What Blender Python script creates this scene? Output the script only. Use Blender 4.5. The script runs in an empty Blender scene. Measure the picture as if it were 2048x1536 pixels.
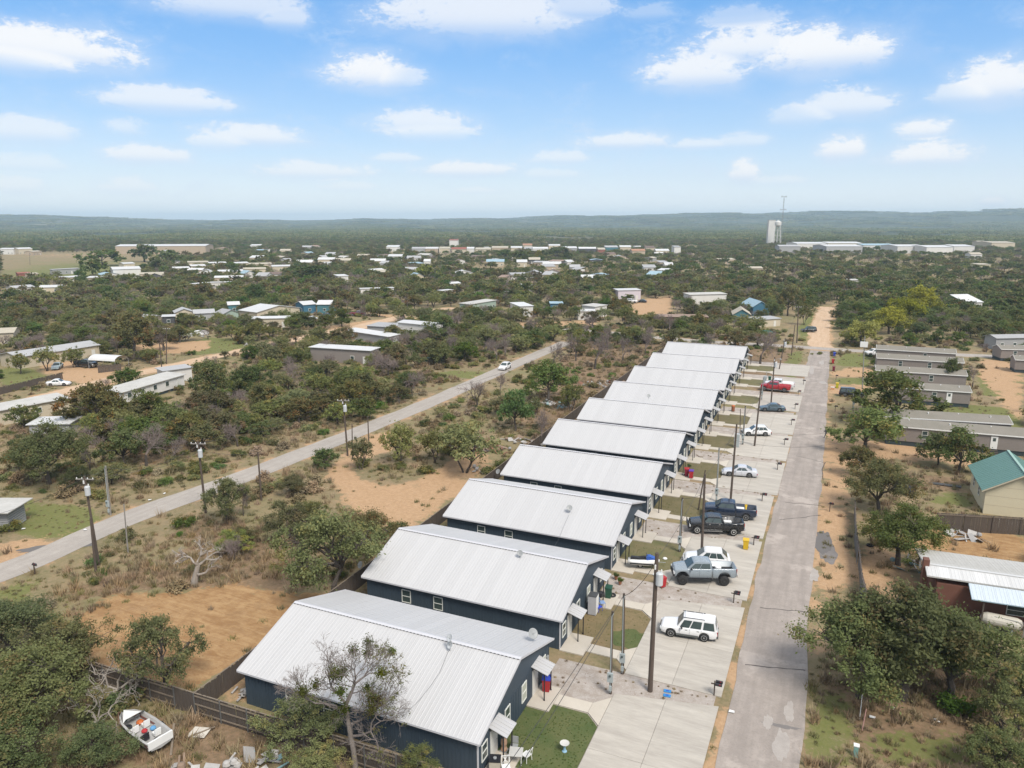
import bpy, bmesh, math, random
import numpy as np
from mathutils import Vector, Matrix
R = math.radians
rng = np.random.default_rng(7)
random.seed(7)
scene = bpy.context.scene
col = scene.collection

# ------------------------------------------------------------------ camera
FOC, PIT, YAW, CAMH = 1492., .2149, .4127, 35.
cam_data = bpy.data.cameras.new('camera')
cam = bpy.data.objects.new('camera', cam_data); col.objects.link(cam)
cam_data.sensor_width = 36.; cam_data.lens = FOC / 2048 * 36.
cam_data.clip_start = .5; cam_data.clip_end = 40000
cam.location = (0, 0, CAMH); cam.rotation_euler = (math.pi / 2 - PIT, 0, YAW)
scene.camera = cam

# ------------------------------------------------------------------ exposure / render
scene.view_settings.view_transform = 'Standard'; scene.view_settings.look = 'None'
scene.view_settings.exposure = EXPOSURE = 0.76
scene.view_settings.gamma = 1; scene.view_settings.use_curve_mapping = False
scene.render.engine = 'CYCLES'
cy = scene.cycles
cy.use_denoising = True; cy.max_bounces = 5; cy.diffuse_bounces = 3; cy.glossy_bounces = 2
cy.transmission_bounces = 2; cy.transparent_max_bounces = 6; cy.volume_bounces = 0
cy.volume_max_steps = 8; cy.caustics_reflective = False; cy.caustics_refractive = False

# ------------------------------------------------------------------ maths of the view
_c, _s = math.cos(YAW), math.sin(YAW)
_fw = np.array([-_s * math.cos(PIT), _c * math.cos(PIT), -math.sin(PIT)])
_rt = np.array([_c, _s, 0.]); _up = np.cross(_rt, _fw)
def gz(y):
    """ground height: the street falls very slightly away"""
    return -.0028 * (np.clip(y, -100, 400) - 20)
def ray(px, py): return _fw + _rt * (px - 1024) / FOC - _up * (py - 768) / FOC
def G(px, py, z=0.):
    """ground point seen at a pixel of the 2048 x 1536 photograph"""
    d = ray(px, py); zz = z
    for _ in range(6):
        t = (zz - CAMH) / d[2]; y = t * d[1]; zz = float(gz(y)) + z
    return np.array([t * d[0], y, zz])
def proj(x, y, z):
    P = np.stack([x, y, z - CAMH], -1)
    zc = P @ _fw; ok = zc > 1
    zc = np.where(ok, zc, 1)
    return np.where(ok, 1024 + FOC * (P @ _rt) / zc, -9e5), np.where(ok, 768 - FOC * (P @ _up) / zc, -9e5)

# ------------------------------------------------------------------ sun and sky
SUN_EL, SUN_AZ = 52, 128            # azimuth clockwise from +Y
sun = bpy.data.lights.new('sun', 'SUN'); sun.energy = 2.6; sun.angle = R(20); sun.color = (1, .94, .86)
so = bpy.data.objects.new('sun', sun); col.objects.link(so)
so.rotation_euler = (R(90 - SUN_EL), 0, R(180 - SUN_AZ))
world = bpy.data.worlds.new('World'); scene.world = world; world.use_nodes = True

class NT:
    def __init__(s, tree): s.t = tree; s.n = tree.nodes; s.l = tree.links
    def add(s, typ, **kw):
        nd = s.n.new(typ)
        for k, v in kw.items(): setattr(nd, k, v)
        return nd
    def put(s, sock, v):
        if isinstance(v, bpy.types.NodeSocket): s.l.new(v, sock)
        elif v is not None:
            if sock.type == 'RGBA' and len(v) == 3: v = (*v, 1)
            sock.default_value = v
    def math(s, op, a, b=None, c=None, clamp=False):
        nd = s.add('ShaderNodeMath', operation=op, use_clamp=clamp)
        for i, v in enumerate((a, b, c)): s.put(nd.inputs[i], v)
        return nd.outputs[0]
    def mix(s, f, a, b, blend='MIX'):
        nd = s.add('ShaderNodeMix', data_type='RGBA', blend_type=blend)
        s.put(nd.inputs[0], f); s.put(nd.inputs[6], a); s.put(nd.inputs[7], b)
        return nd.outputs[2]
    def noise(s, vec, scale, detail=3, rough=.55, dist=0., out=0):
        nd = s.add('ShaderNodeTexNoise'); s.put(nd.inputs['Vector'], vec)
        nd.inputs['Scale'].default_value = scale; nd.inputs['Detail'].default_value = detail
        nd.inputs['Roughness'].default_value = rough; nd.inputs['Distortion'].default_value = dist
        return nd.outputs[out]
    def ramp(s, v, a, b, smooth=True, lo=0., hi=1.):
        nd = s.add('ShaderNodeMapRange', interpolation_type='SMOOTHSTEP' if smooth else 'LINEAR')
        s.put(nd.inputs[0], v); s.put(nd.inputs[1], a); s.put(nd.inputs[2], b)
        nd.inputs[3].default_value = lo; nd.inputs[4].default_value = hi
        return nd.outputs[0]
    def comb(s, x, y, z):
        nd = s.add('ShaderNodeCombineXYZ')
        for i, v in enumerate((x, y, z)): s.put(nd.inputs[i], v)
        return nd.outputs[0]

def build_world():
    w = NT(world.node_tree); w.n.clear()
    tc = w.add('ShaderNodeTexCoord'); d = tc.outputs['Generated']
    sx = w.add('ShaderNodeSeparateXYZ'); w.l.new(d, sx.inputs[0])
    X, Y, Z = sx.outputs
    sky = w.add('ShaderNodeTexSky', sky_type='NISHITA'); sky.sun_disc = False
    sky.sun_elevation = R(SUN_EL); sky.sun_rotation = R(SUN_AZ)
    sky.air_density = 1.0; sky.dust_density = 1.2; sky.ozone_density = 2.0
    # direction as azimuth / elevation in degrees
    az = w.math('MULTIPLY', w.math('ARCTAN2', X, Y), 57.29578)
    el = w.math('MULTIPLY', w.math('ARCSINE', Z), 57.29578)
    # billow: wobble the lookup so that outlines are puffy
    v = w.comb(az, w.math('MULTIPLY', el, 2.0), 0.)
    n1 = w.noise(v, .22, 6, .62, .4); n2 = w.noise(v, .75, 7, .70, .3)
    nf = w.noise(v, 2.4, 6, .7)
    clouds = [(120,105,175,44,1.),(60,128,130,26,.6),(735,150,88,46,1.1),(790,160,60,30,.6),(1480,100,120,48,.9),(1640,110,170,52,1.),(1390,150,120,44,.9),(960,40,250,56,.8),
      (1150,20,90,34,.6),(450,15,170,34,.65),(565,40,60,22,.6),(340,205,150,28,.75),(500,275,130,26,.8),(440,285,70,24,.6),(290,312,95,24,.8),(845,250,125,30,.75),(860,270,100,24,.4),(935,342,105,20,.85),
      (620,345,140,22,.7),(1250,285,105,22,.75),(1110,318,66,18,.6),(1490,348,38,28,.95),(1685,302,56,30,1.05),(1850,315,110,26,.95),(1845,262,62,24,.9),(2010,172,140,44,.95),(1930,190,90,26,.5),
      (1690,215,130,32,.75),(60,265,115,30,.65),(30,375,80,20,.5),(1988,405,34,11,.85),(250,258,56,20,.5),(1400,290,70,14,.6),(1480,285,60,18,.5),(1600,235,80,26,.45),
      (250,375,66,20,.5),(800,318,60,14,.55),(1110,350,70,14,.4),(60,330,90,20,.4),(700,375,60,14,.4),(960,382,50,10,.4),(1560,362,60,14,.4),(1480,40,90,24,.35),(1300,28,60,18,.3)]
    acc = acct = acco = None
    for i, (cx, cyy, hw, hh, st) in enumerate(clouds):
        q = ray(cx, cyy); q = q / np.linalg.norm(q)
        a0 = math.degrees(math.atan2(q[0], q[1])); e0 = math.degrees(math.asin(q[2]))
        q2 = ray(cx + hw, cyy); a1 = math.degrees(math.atan2(q2[0], q2[1])); sa = max(.6, abs(a1 - a0))
        se = hh / 1492 * 57.3 * 1.05; st = min(1., st * 1.02)
        da = w.math('MULTIPLY', w.math('SUBTRACT', az, a0), 1 / sa)
        de = w.math('MULTIPLY', w.math('SUBTRACT', el, e0), 1 / se)
        de = w.math('MULTIPLY', de, w.math('MULTIPLY_ADD', w.math('LESS_THAN', de, 0.), .5, 1.))   # flatter bases
        r2 = w.math('ADD', w.math('MULTIPLY', da, da), w.math('MULTIPLY', de, de))
        g = w.math('POWER', 2.718, w.math('MULTIPLY', w.math('POWER', r2, 1.25), -.75))
        tp = w.math('MULTIPLY', g, w.math('MULTIPLY_ADD', de, .42, .55, clamp=True)); go = w.math('MULTIPLY', g, st)
        acc = g if acc is None else w.math('MAXIMUM', acc, g); acct = tp if acct is None else w.math('MAXIMUM', acct, tp); acco = go if acco is None else w.math('MAXIMUM', acco, go)
    # outside the view: unseen cloud cover, thickened to make the sky light less blue
    inview = w.math('MULTIPLY', w.ramp(w.math('ABSOLUTE', w.math('SUBTRACT', az, -YAW * 57.3)), 36., 46., lo=1., hi=0.), w.ramp(el, 17., 24., lo=1., hi=0.))
    pv = w.math('MAXIMUM', Z, .06)
    plane = w.comb(w.math('DIVIDE', X, pv), w.math('DIVIDE', Y, pv), 0.)
    gen = w.ramp(w.noise(plane, .9, 5, .6, .4), .30, .52)
    gen = w.math('MULTIPLY', gen, w.math('SUBTRACT', 1., inview))
    gsafe = w.math('MAXIMUM', acc, .001); top = w.math('DIVIDE', acct, gsafe); opac = w.math('DIVIDE', acco, gsafe, clamp=True)
    det = w.math('ADD', w.math('MULTIPLY', w.math('SUBTRACT', n1, .5), 1.3), w.math('MULTIPLY', w.math('SUBTRACT', n2, .5), 1.15))
    det = w.math('ADD', det, w.math('MULTIPLY', w.math('SUBTRACT', nf, .5), .45))
    dens = w.math('ADD', acc, w.math('MULTIPLY', det, w.ramp(acc, .02, .3, lo=.0, hi=1.0)))
    body = w.math('MULTIPLY', w.ramp(dens, .34, .84), w.math('MULTIPLY_ADD', w.ramp(top, .15, .62), .55, .42))
    mask = w.math('MULTIPLY', body, opac)
    soft = w.math('MULTIPLY', w.math('MULTIPLY', w.ramp(w.math('ADD', acc, w.math('MULTIPLY', w.math('SUBTRACT', n1, .5), 1.1)), .05, .75), opac), .40)
    veil = w.math('MULTIPLY', w.math('MULTIPLY', w.ramp(w.noise(v, .13, 7, .68, .6), .46, .74), w.ramp(w.noise(v, .9, 6, .7, .5), .3, .65)), .42)
    veil = w.math('MULTIPLY', veil, w.ramp(el, 0., 3.))
    mask = w.math('MAXIMUM', w.math('MAXIMUM', mask, soft), w.math('MAXIMUM', veil, w.math('MULTIPLY', gen, .9)))
    core = w.math('MULTIPLY', w.ramp(top, .2, .7), w.ramp(dens, .35, .8))
    core = w.math('MAXIMUM', core, gen)
    # colours
    hs = w.add('ShaderNodeHueSaturation'); hs.inputs['Saturation'].default_value = SKY_SAT; hs.inputs['Value'].default_value = SKY_VAL
    w.l.new(sky.outputs[0], hs.inputs['Color'])
    hz = w.math('POWER', 2.718, w.math('MULTIPLY', w.math('MAXIMUM', el, 0.), -.115))
    cr = w.add('ShaderNodeValToRGB'); w.l.new(w.math('DIVIDE', w.math('MAXIMUM', el, 0.), 40.), cr.inputs[0]); e_ = cr.color_ramp.elements
    stops = [(0., (.66, .69, .72)), (.0825, (.43, .50, .60)), (.17, (.290, .405, .575)), (.27, (.190, .330, .555)), (.375, (.118, .270, .525)), (.7, (.055, .175, .42)), (1., (.045, .15, .38))]
    for k_, (p_, c_) in enumerate(stops):
        q_ = e_[k_] if k_ < 2 else e_.new(p_)
        q_.position = p_; q_.color = (*c_, 1)
    skyc = w.mix(1., cr.outputs[0], (10., 10., 10.), 'MULTIPLY'); skyc = w.mix(.78, hs.outputs[0], skyc)
    skyc = w.mix(w.ramp(Z, -.06, -.002, lo=1., hi=0.), skyc, (1.2, 1.2, 1.0))
    cc = w.mix(core, (4.35, 4.85, 5.75), (5.75, 5.85, 6.0))
    bg = w.add('ShaderNodeBackground'); bg.inputs['Strength'].default_value = .1
    w.l.new(w.mix(mask, skyc, cc), bg.inputs['Color'])
    out = w.add('ShaderNodeOutputWorld'); w.l.new(bg.outputs[0], out.inputs[0])
SKY_SAT, SKY_VAL = 1.55, 1.16
build_world()
world.cycles.sampling_method = 'MANUAL'; world.cycles.sample_map_resolution = 512

# ------------------------------------------------------------------ materials
MATS = {}
def mat(name, c, rough=.7, c2=None, scale=1., amt=.5, bump=0., bscale=None, metal=0., spec=.5, rnd=0., stretch=None, coat=0., emit=None):
    """procedural material: two colours broken by noise, optional relief, optional per-object shift"""
    if name in MATS: return MATS[name]
    m = bpy.data.materials.new(name); m.use_nodes = True; t = NT(m.node_tree)
    bs = t.n['Principled BSDF']; tc = t.add('ShaderNodeTexCoord'); v = tc.outputs['Object']
    if stretch:
        mp = t.add('ShaderNodeMapping'); mp.inputs['Scale'].default_value = stretch; t.l.new(v, mp.inputs[0]); v = mp.outputs[0]
    if c2 is None: c2 = tuple(x * .72 for x in c)
    n = t.noise(v, scale, 5, .6); n2 = t.noise(v, scale * 7.3, 3, .6)
    f = t.ramp(t.math('MULTIPLY_ADD', n2, .35, t.math('MULTIPLY', n, .75)), .5 - .28, .5 + .32)
    cc = t.mix(t.math('MULTIPLY', f, amt), c, c2)
    if rnd:
        oi = t.add('ShaderNodeObjectInfo'); hsn = t.add('ShaderNodeHueSaturation')
        t.l.new(cc, hsn.inputs['Color']); t.l.new(t.ramp(oi.outputs['Random'], 0., 1., False, 1 - rnd, 1 + rnd), hsn.inputs['Value']); cc = hsn.outputs[0]
    t.l.new(cc, bs.inputs['Base Color'])
    t.l.new(t.math('MULTIPLY_ADD', n2, .16, rough - .08), bs.inputs['Roughness'])
    bs.inputs['Metallic'].default_value = metal; bs.inputs['Specular IOR Level'].default_value = spec; bs.inputs['Coat Weight'].default_value = coat
    if bump:
        b = t.add('ShaderNodeBump'); b.inputs['Strength'].default_value = min(1, bump); b.inputs['Distance'].default_value = .05
        t.l.new(t.noise(v, bscale or scale * 12, 3, .6), b.inputs['Height']); t.l.new(b.outputs[0], bs.inputs['Normal'])
    MATS[name] = m; return m

def lin(r, g, b):
    f = lambda u: (u / 255 / 12.92) if u < 10.3 else ((u / 255 + .055) / 1.055) ** 2.4
    return (f(r), f(g), f(b))

# ------------------------------------------------------------------ mesh helpers
class MB:
    """collects simple solids; build() links them as one mesh object"""
    def __init__(s): s.v = []; s.f = []; s.mi = []; s.cur = 0; s.sm = []; s.smooth = False
    def verts(s, vs):
        b = len(s.v); s.v.extend([tuple(map(float, q)) for q in vs]); return b
    def face(s, idx): s.f.append(tuple(int(i) for i in idx)); s.mi.append(s.cur); s.sm.append(s.smooth)
    def box(s, cx, cyy, cz, sx, sy, sz, rot=0., M=None):
        pts = []
        for k in range(8):
            p = Vector(((-.5, .5)[k & 1] * sx, (-.5, .5)[k >> 1 & 1] * sy, (-.5, .5)[k >> 2 & 1] * sz))
            if rot: p = Matrix.Rotation(rot, 3, 'Z') @ p
            if M is not None: p = M @ p
            pts.append(p + Vector((cx, cyy, cz)))
        b = s.verts(pts)
        for q in ((0, 2, 3, 1), (4, 5, 7, 6), (0, 1, 5, 4), (2, 6, 7, 3), (0, 4, 6, 2), (1, 3, 7, 5)): s.face([b + i for i in q])
        return s
    def prism(s, poly, z0, z1):
        """poly: list of (x,y) ; vertical prism"""
        n = len(poly); b = s.verts([(x, y, z0) for x, y in poly] + [(x, y, z1) for x, y in poly])
        s.face(range(b + n - 1, b - 1, -1)); s.face(range(b + n, b + 2 * n))
        for i in range(n): j = (i + 1) % n; s.face((b + i, b + j, b + n + j, b + n + i))
        return s
    def extr(s, poly, vec):
        """poly: list of 3-D points, extruded by vec"""
        n = len(poly); b = s.verts(list(poly) + [tuple(np.array(p) + np.array(vec)) for p in poly])
        s.face(range(b + n - 1, b - 1, -1)); s.face(range(b + n, b + 2 * n))
        for i in range(n): j = (i + 1) % n; s.face((b + i, b + j, b + n + j, b + n + i))
        return s
    def tube(s, pts, rad, n=6, caps=True):
        pts = [np.array(p, float) for p in pts]
        if np.isscalar(rad): rad = [rad] * len(pts)
        rings = []
        for i, p in enumerate(pts):
            d = pts[min(i + 1, len(pts) - 1)] - pts[max(i - 1, 0)]; d = d / (np.linalg.norm(d) + 1e-9)
            a = np.array([0, 0, 1.]) if abs(d[2]) < .9 else np.array([1., 0, 0])
            u = np.cross(a, d); u /= np.linalg.norm(u); w = np.cross(d, u)
            rings.append(s.verts([p + rad[i] * (math.cos(2 * math.pi * k / n) * u + math.sin(2 * math.pi * k / n) * w) for k in range(n)]))
        for a, b in zip(rings, rings[1:]):
            for k in range(n): j = (k + 1) % n; s.face((a + k, a + j, b + j, b + k))
        if caps: s.face([rings[0] + k for k in range(n - 1, -1, -1)]); s.face([rings[-1] + k for k in range(n)])
        return s
    def lathe(s, prof, n=12, c=(0, 0, 0), M=None):
        rings = []
        for r_, z in prof:
            ps = [Vector((r_ * math.cos(2 * math.pi * k / n), r_ * math.sin(2 * math.pi * k / n), z)) for k in range(n)]
            if M is not None: ps = [M @ p for p in ps]
            rings.append(s.verts([p + Vector(c) for p in ps]))
        for a, b in zip(rings, rings[1:]):
            for k in range(n): j = (k + 1) % n; s.face((a + k, a + j, b + j, b + k))
        s.face([rings[0] + k for k in range(n - 1, -1, -1)]); s.face([rings[-1] + k for k in range(n)])
        return s
    def quad(s, *p): b = s.verts(p); s.face(range(b, b + len(p))); return s
    def mesh(s, name, mats):
        me = bpy.data.meshes.new(name); me.from_pydata(s.v, [], s.f)
        for m in (mats if isinstance(mats, (list, tuple)) else [mats]): me.materials.append(m)
        me.polygons.foreach_set('material_index', s.mi); me.polygons.foreach_set('use_smooth', s.sm); me.update(); return me
    def build(s, name, mats, parent=None, loc=None, rotz=0.):
        return link(name, s.mesh(name, mats), parent, loc, rotz)
def link(name, me, parent=None, loc=None, rotz=0.):
    o = bpy.data.objects.new(name, me); col.objects.link(o)
    if parent is not None: o.parent = parent
    if loc is not None: o.location = loc
    if rotz: o.rotation_euler = (0, 0, rotz)
    return o
def tag(o, label=None, cat=None, group=None, kind=None):
    if label: o['label'] = label
    if cat: o['category'] = cat
    if group: o['group'] = group
    if kind: o['kind'] = kind
    return o
def thing(name, label, cat, loc=(0, 0, 0), rotz=0., group=None):
    o = bpy.data.objects.new(name, None); col.objects.link(o); o.empty_display_size = .3
    o.location = tuple(float(v) for v in loc); o.rotation_euler = (0, 0, rotz)
    return tag(o, label, cat, group)
def dup(root, loc, rotz=0., label=None, group=None, scale=None, parent=None):
    """copy a thing with its parts and sub-parts, mesh data shared"""
    r = root.copy(); col.objects.link(r); r.parent = parent
    if parent is None: r.location = tuple(float(v) for v in loc); r.rotation_euler = (0, 0, rotz)
    if scale: r.scale = scale if hasattr(scale, '__len__') else (scale,) * 3
    if label: r['label'] = label
    if group: r['group'] = group
    for ch in list(root.children): dup(ch, None, parent=r)
    return r
def at(px, py, z=0.): return tuple(float(v) for v in G(px, py, z))
# ================================================================== GROUND
def inpoly(px, py, poly):
    poly = np.array(poly, float); x0, y0 = poly[-1]; c = np.zeros(px.shape, bool)
    for x1, y1 in poly:
        k = (y0 > py) != (y1 > py)
        if y1 != y0: c ^= k & (px < (x1 - x0) * (py - y0) / (y1 - y0) + x0)
        x0, y0 = x1, y1
    return c
def growing(lo, hi, step, far):
    c = list(np.arange(lo, hi + .1, step))
    a, s = hi, step
    while a < far: s *= 1.13; a += s; c.append(a)
    a, s = lo, step
    while a > -far: s *= 1.13; a -= s; c.insert(0, a)
    return np.array(c)
gxs = growing(-230, 70, 1., 10000); gys = growing(0, 300, 1., 10000)
GX, GY = np.meshgrid(gxs, gys, indexing='ij')
rad = np.hypot(GX, GY)
# far relief: low ridges at the horizon
AZ = np.degrees(np.arctan2(GX, GY))
def fbm1(x, seed, oct=5):
    g = np.random.default_rng(seed); r_ = np.zeros_like(x)
    for o in range(oct): r_ += np.sin(x * 2 ** o + g.uniform(0, 6.3)) * .6 ** o + .5 * np.sin(x * 1.7 * 2 ** o + g.uniform(0, 6.3)) * .6 ** o
    return r_
def ridge(x, y):
    """height of the distant ridges; (azimuth, pixel height above horizon line)"""
    az = np.degrees(np.arctan2(x, y)); d = np.hypot(x, y)
    prof = np.interp(az, [-100, -62, -57, -54, -51, -48, -40, -33, -25, -18, -12, -6, 0, 4, 8, 12, 30, 100],
                         [60, 66, 70, 64, 54, 38, 36, 42, 56, 74, 88, 96, 104, 90, 112, 134, 140, 90])
    prof = prof + 2.5 * fbm1(az * .55, 3) + 1.2 * fbm1(az * 2.1, 5)
    s = np.clip((d - 3600) / 3000, 0, 1); s = s * s * (3 - 2 * s)
    f = 1.
    h = prof * s * f
    roll = 6 * np.sin(x / 420 + 1.3) * np.sin(y / 510 + .4) + 5 * np.sin(x / 170 + y / 230)
    return h + roll * np.clip((d - 2500) / 2500, 0, 1)
GZ = gz(GY) + ridge(GX, GY)
PX, PY = proj(GX, GY, GZ)

STREET = [(-2.1, -60), (-2.1, 20), (-2.2, 45), (-2.7, 70), (-2.6, 95), (-2.6, 121), (-3.0, 150), (-3.4, 190), (-3.7, 224)]
P_ = lambda L: [tuple(G(*p)[:2]) for p in L]
LEFTROAD = [(-106, 24), (-75.8, 44.3)] and P_([(-60, 1168), (60, 1128), (200, 1058), (330, 1008), (430, 975), (560, 925), (680, 878), (800, 830), (900, 787), (1000, 742), (1060, 716), (1110, 694), (1135, 684)])
CROSS = P_([(1040, 655), (1120, 657), (1200, 663), (1300, 674), (1420, 684), (1520, 689), (1600, 694), (1640, 697), (1700, 701), (1800, 706), (1950, 711), (2100, 718)])
DIRTR = P_([(1644, 700), (1640, 680), (1641, 655), (1650, 630), (1655, 614)])
FARROAD = P_([(-20, 822), (100, 792), (250, 752), (330, 735), (420, 715), (540, 690), (640, 668), (760, 645), (815, 630), (900, 616), (990, 628)])
FAR2 = P_([(690, 668), (730, 650), (780, 640), (820, 632)])
FAR3 = P_([(820, 632), (720, 618), (600, 600)])
def dist_line(px, py, L):
    d = np.full(px.shape, 1e9)
    for (x0, y0), (x1, y1) in zip(L, L[1:]):
        t = np.clip(((px - x0) * (x1 - x0) + (py - y0) * (y1 - y0)) / ((x1 - x0) ** 2 + (y1 - y0) ** 2), 0, 1)
        d = np.minimum(d, np.hypot(px - x0 - t * (x1 - x0), py - y0 - t * (y1 - y0)))
    return d

SAND = [  # polygons in photo pixels
 [(655,965),(700,930),(770,905),(830,880),(790,862),(740,872),(700,900),(650,940)], # loop west arm
 [(655,960),(690,1010),(740,1045),(800,1075),(850,1045),(900,1000),(960,955),(985,925),(965,895),(930,905),(880,935),(820,965),(770,975),(730,960),(715,935),(690,935)],
 [(0,1080),(60,1075),(130,1085),(110,1110),(40,1130),(0,1140)],
 [(1660,905),(1700,905),(1705,1010),(1705,1180),(1640,1180),(1632,1100),(1650,960)],
 [(1730,1090),(1800,1100),(1840,1200),(1760,1190),(1715,1150)],
 [(1860,1065),(2048,1110),(2048,1070),(1980,1060)],
 [(1690,880),(1760,905),(1860,915),(1700,925),(1655,895)],
 [(1640,885),(1760,915),(1960,935),(1960,915),(1760,880)],
 [(1690,735),(1760,735),(1750,755),(1665,752)],
 [(1670,770),(1760,770),(1740,790),(1670,790)],
 [(60,715),(250,735),(230,770),(100,760)],
 [(700,625),(820,640),(900,655),(820,632)],[(640,655),(740,640),(790,640),(760,665),(700,668)],
 [(1270,600),(1350,590),(1340,640),(1240,640)],
 [(1636,614),(1678,610),(1668,640),(1658,695),(1626,695),(1630,650)],
 [(1960,715),(2048,730),(2048,860),(2000,800),(1960,760)],
 [(1030,645),(1200,640),(1190,655),(1040,655)],
 [(250,690),(420,680),(420,700),(280,715)],
 [(0,505),(120,508),(260,500),(240,512),(0,520)],
 [(1440,840),(1590,840),(1580,1200),(1400,1210)] and [(1446,1415),(1500,1215),(1470,1536),(1415,1536)],
]
ORANGE = [[(190,1345),(330,1370),(400,1385),(460,1330),(540,1278),(700,1175),(640,1190),(560,1190),(480,1165),(430,1175),(380,1185),(300,1180),(200,1195),(150,1240),(170,1300)],
 [(1730,1100),(1850,1110),(2048,1125),(2048,1060),(1870,1055),(1800,1090)]]
GREEN = [[(0,985),(70,1000),(170,1015),(215,1045),(190,1075),(100,1080),(0,1060)],[(0,1170),(80,1165),(60,1220),(0,1230)],
 [(1610,700),(1600,745),(1580,770),(1560,760),(1575,705)],[(1680,705),(1745,708),(1740,735),(1670,732)],[(1668,755),(1760,757),(1750,772),(1665,768)],
 [(1620,700),(1590,660),(1625,620),(1640,640)],[(1950,740),(2048,745),(2048,800),(1960,790)],[(1860,800),(2048,820),(2048,860),(1900,850)],
 [(1655,945),(1700,955),(1720,985),(1690,985)],[(1860,985),(1960,985),(1950,1015),(1860,1012)],
 [(1610,1360),(1700,1380),(1720,1536),(1595,1536)],[(1750,1460),(1900,1460),(2048,1520),(2048,1536),(1750,1536)],[(1980,1260),(2048,1250),(2048,1370),(1990,1350)],
 [(340,690),(420,675),(520,680),(500,700),(380,712)],[(0,540),(200,512),(300,520),(330,560),(100,560),(0,580)],[(0,735),(60,735),(120,760),(0,775)],
 [(960,760),(1000,745),(900,740),(860,750)]]
BROWN = [[(60,1210),(280,1130),(470,1060),(560,1090),(640,1190),(420,1175),(200,1190)],[(250,850),(330,830),(400,900),(300,930),(240,900)],
 [(1150,680),(1590,700),(1600,760),(1540,790),(1480,730),(1320,718),(1200,800),(1080,900),(1040,850),(1100,760)],[(280,1420),(520,1440),(560,1536),(250,1536)],
 [(330,1080),(480,1070),(440,1040),(360,1050)],[(1480,740),(1620,740),(1590,790),(1520,790)],[(1720,930),(1930,960),(1930,985),(1750,970)],[(1650,1370),(1960,1300),(1980,1536),(1700,1536)]]
GRAVEL = []
ground_w = {}
for nm, L in (('sand', SAND), ('orange', ORANGE), ('green', GREEN), ('brown', BROWN)):
    w_ = np.zeros(GX.shape)
    for p in L: w_ = np.maximum(w_, inpoly(PX, PY, p) & (rad < 1500))
    ground_w[nm] = w_.astype(float)
# verges in metres: bare strips along the roads
ds = dist_line(GX, GY, STREET); dl = dist_line(GX, GY, LEFTROAD); df = np.minimum(dist_line(GX, GY, FARROAD), dist_line(GX, GY, DIRTR)); dcx = dist_line(GX, GY, CROSS)
ground_w['sand'] = np.maximum(ground_w['sand'], (ds < 3.6) * .62 * (GX < -2) * (GY < 205) * (1 - (GX < -5.6) * (GY > 215)))
ground_w['sand'] = np.maximum(ground_w['sand'], ((ds < 4.2) & (GX > -2) & (GY < 200) & (GY > 60)) * .6)
ground_w['sand'] = np.maximum(ground_w['sand'], np.clip(1 - (df - 3.) / 2, 0, 1) * .8)
ground_w['sand'] = np.maximum(ground_w['sand'], (dl < 3.3) * .6); ground_w['sand'] = np.maximum(ground_w['sand'], (dcx < 3.5) * .5)
ground_w['green'] = np.maximum(ground_w['green'], ((dl > 3.1) & (dl < 6)) * .45)
# back yards between houses and fence, side strips
ground_w['sand'] = np.maximum(ground_w['sand'], ((GX > -42) & (GX < -37) & (GY > 35) & (GY < 200)) * .55)
def blur(a, n=2):
    for _ in range(n):
        a = (a + np.roll(a, 1, 0) + np.roll(a, -1, 0) + np.roll(a, 1, 1) + np.roll(a, -1, 1)) / 5
    return a
ground_w['brown'] = np.maximum(ground_w['brown'], .38 * inpoly(PX, PY, [(130,870),(260,850),(390,800),(560,730),(800,680),(1000,660),(1120,670),(1080,695),(960,740),(760,825),(560,905),(380,960),(250,960),(150,920)]))
for k in ground_w: ground_w[k] = blur(ground_w[k], 3)

def grid_mesh(name, X, Y, Z):
    nx, ny = X.shape; v = np.stack([X, Y, Z], -1).reshape(-1, 3)
    i = np.arange(nx * ny).reshape(nx, ny)
    f = np.stack([i[:-1, :-1], i[1:, :-1], i[1:, 1:], i[:-1, 1:]], -1).reshape(-1, 4)
    return raw_mesh(name, v, f)
def raw_mesh(name, v, f, smooth=False):
    me = bpy.data.meshes.new(name); me.vertices.add(len(v)); me.vertices.foreach_set('co', np.ascontiguousarray(v, np.float32).ravel())
    k = f.shape[1]; me.loops.add(f.size); me.loops.foreach_set('vertex_index', np.ascontiguousarray(f, np.int32).ravel())
    me.polygons.add(len(f)); me.polygons.foreach_set('loop_start', np.arange(0, f.size, k, dtype=np.int32))
    try: me.polygons.foreach_set('loop_total', np.full(len(f), k, np.int32))
    except Exception: pass
    if smooth: me.polygons.foreach_set('use_smooth', np.ones(len(f), bool))
    me.update(calc_edges=True); return me
gm = grid_mesh('ground', GX, GY, GZ)
att = gm.color_attributes.new('cover', 'FLOAT_COLOR', 'POINT')
att.data.foreach_set('color', np.stack([ground_w['sand'], ground_w['green'], ground_w['brown'], ground_w['orange']], -1).astype(np.float32).ravel())
gm.polygons.foreach_set('use_smooth', np.ones(len(gm.polygons), bool))

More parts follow.
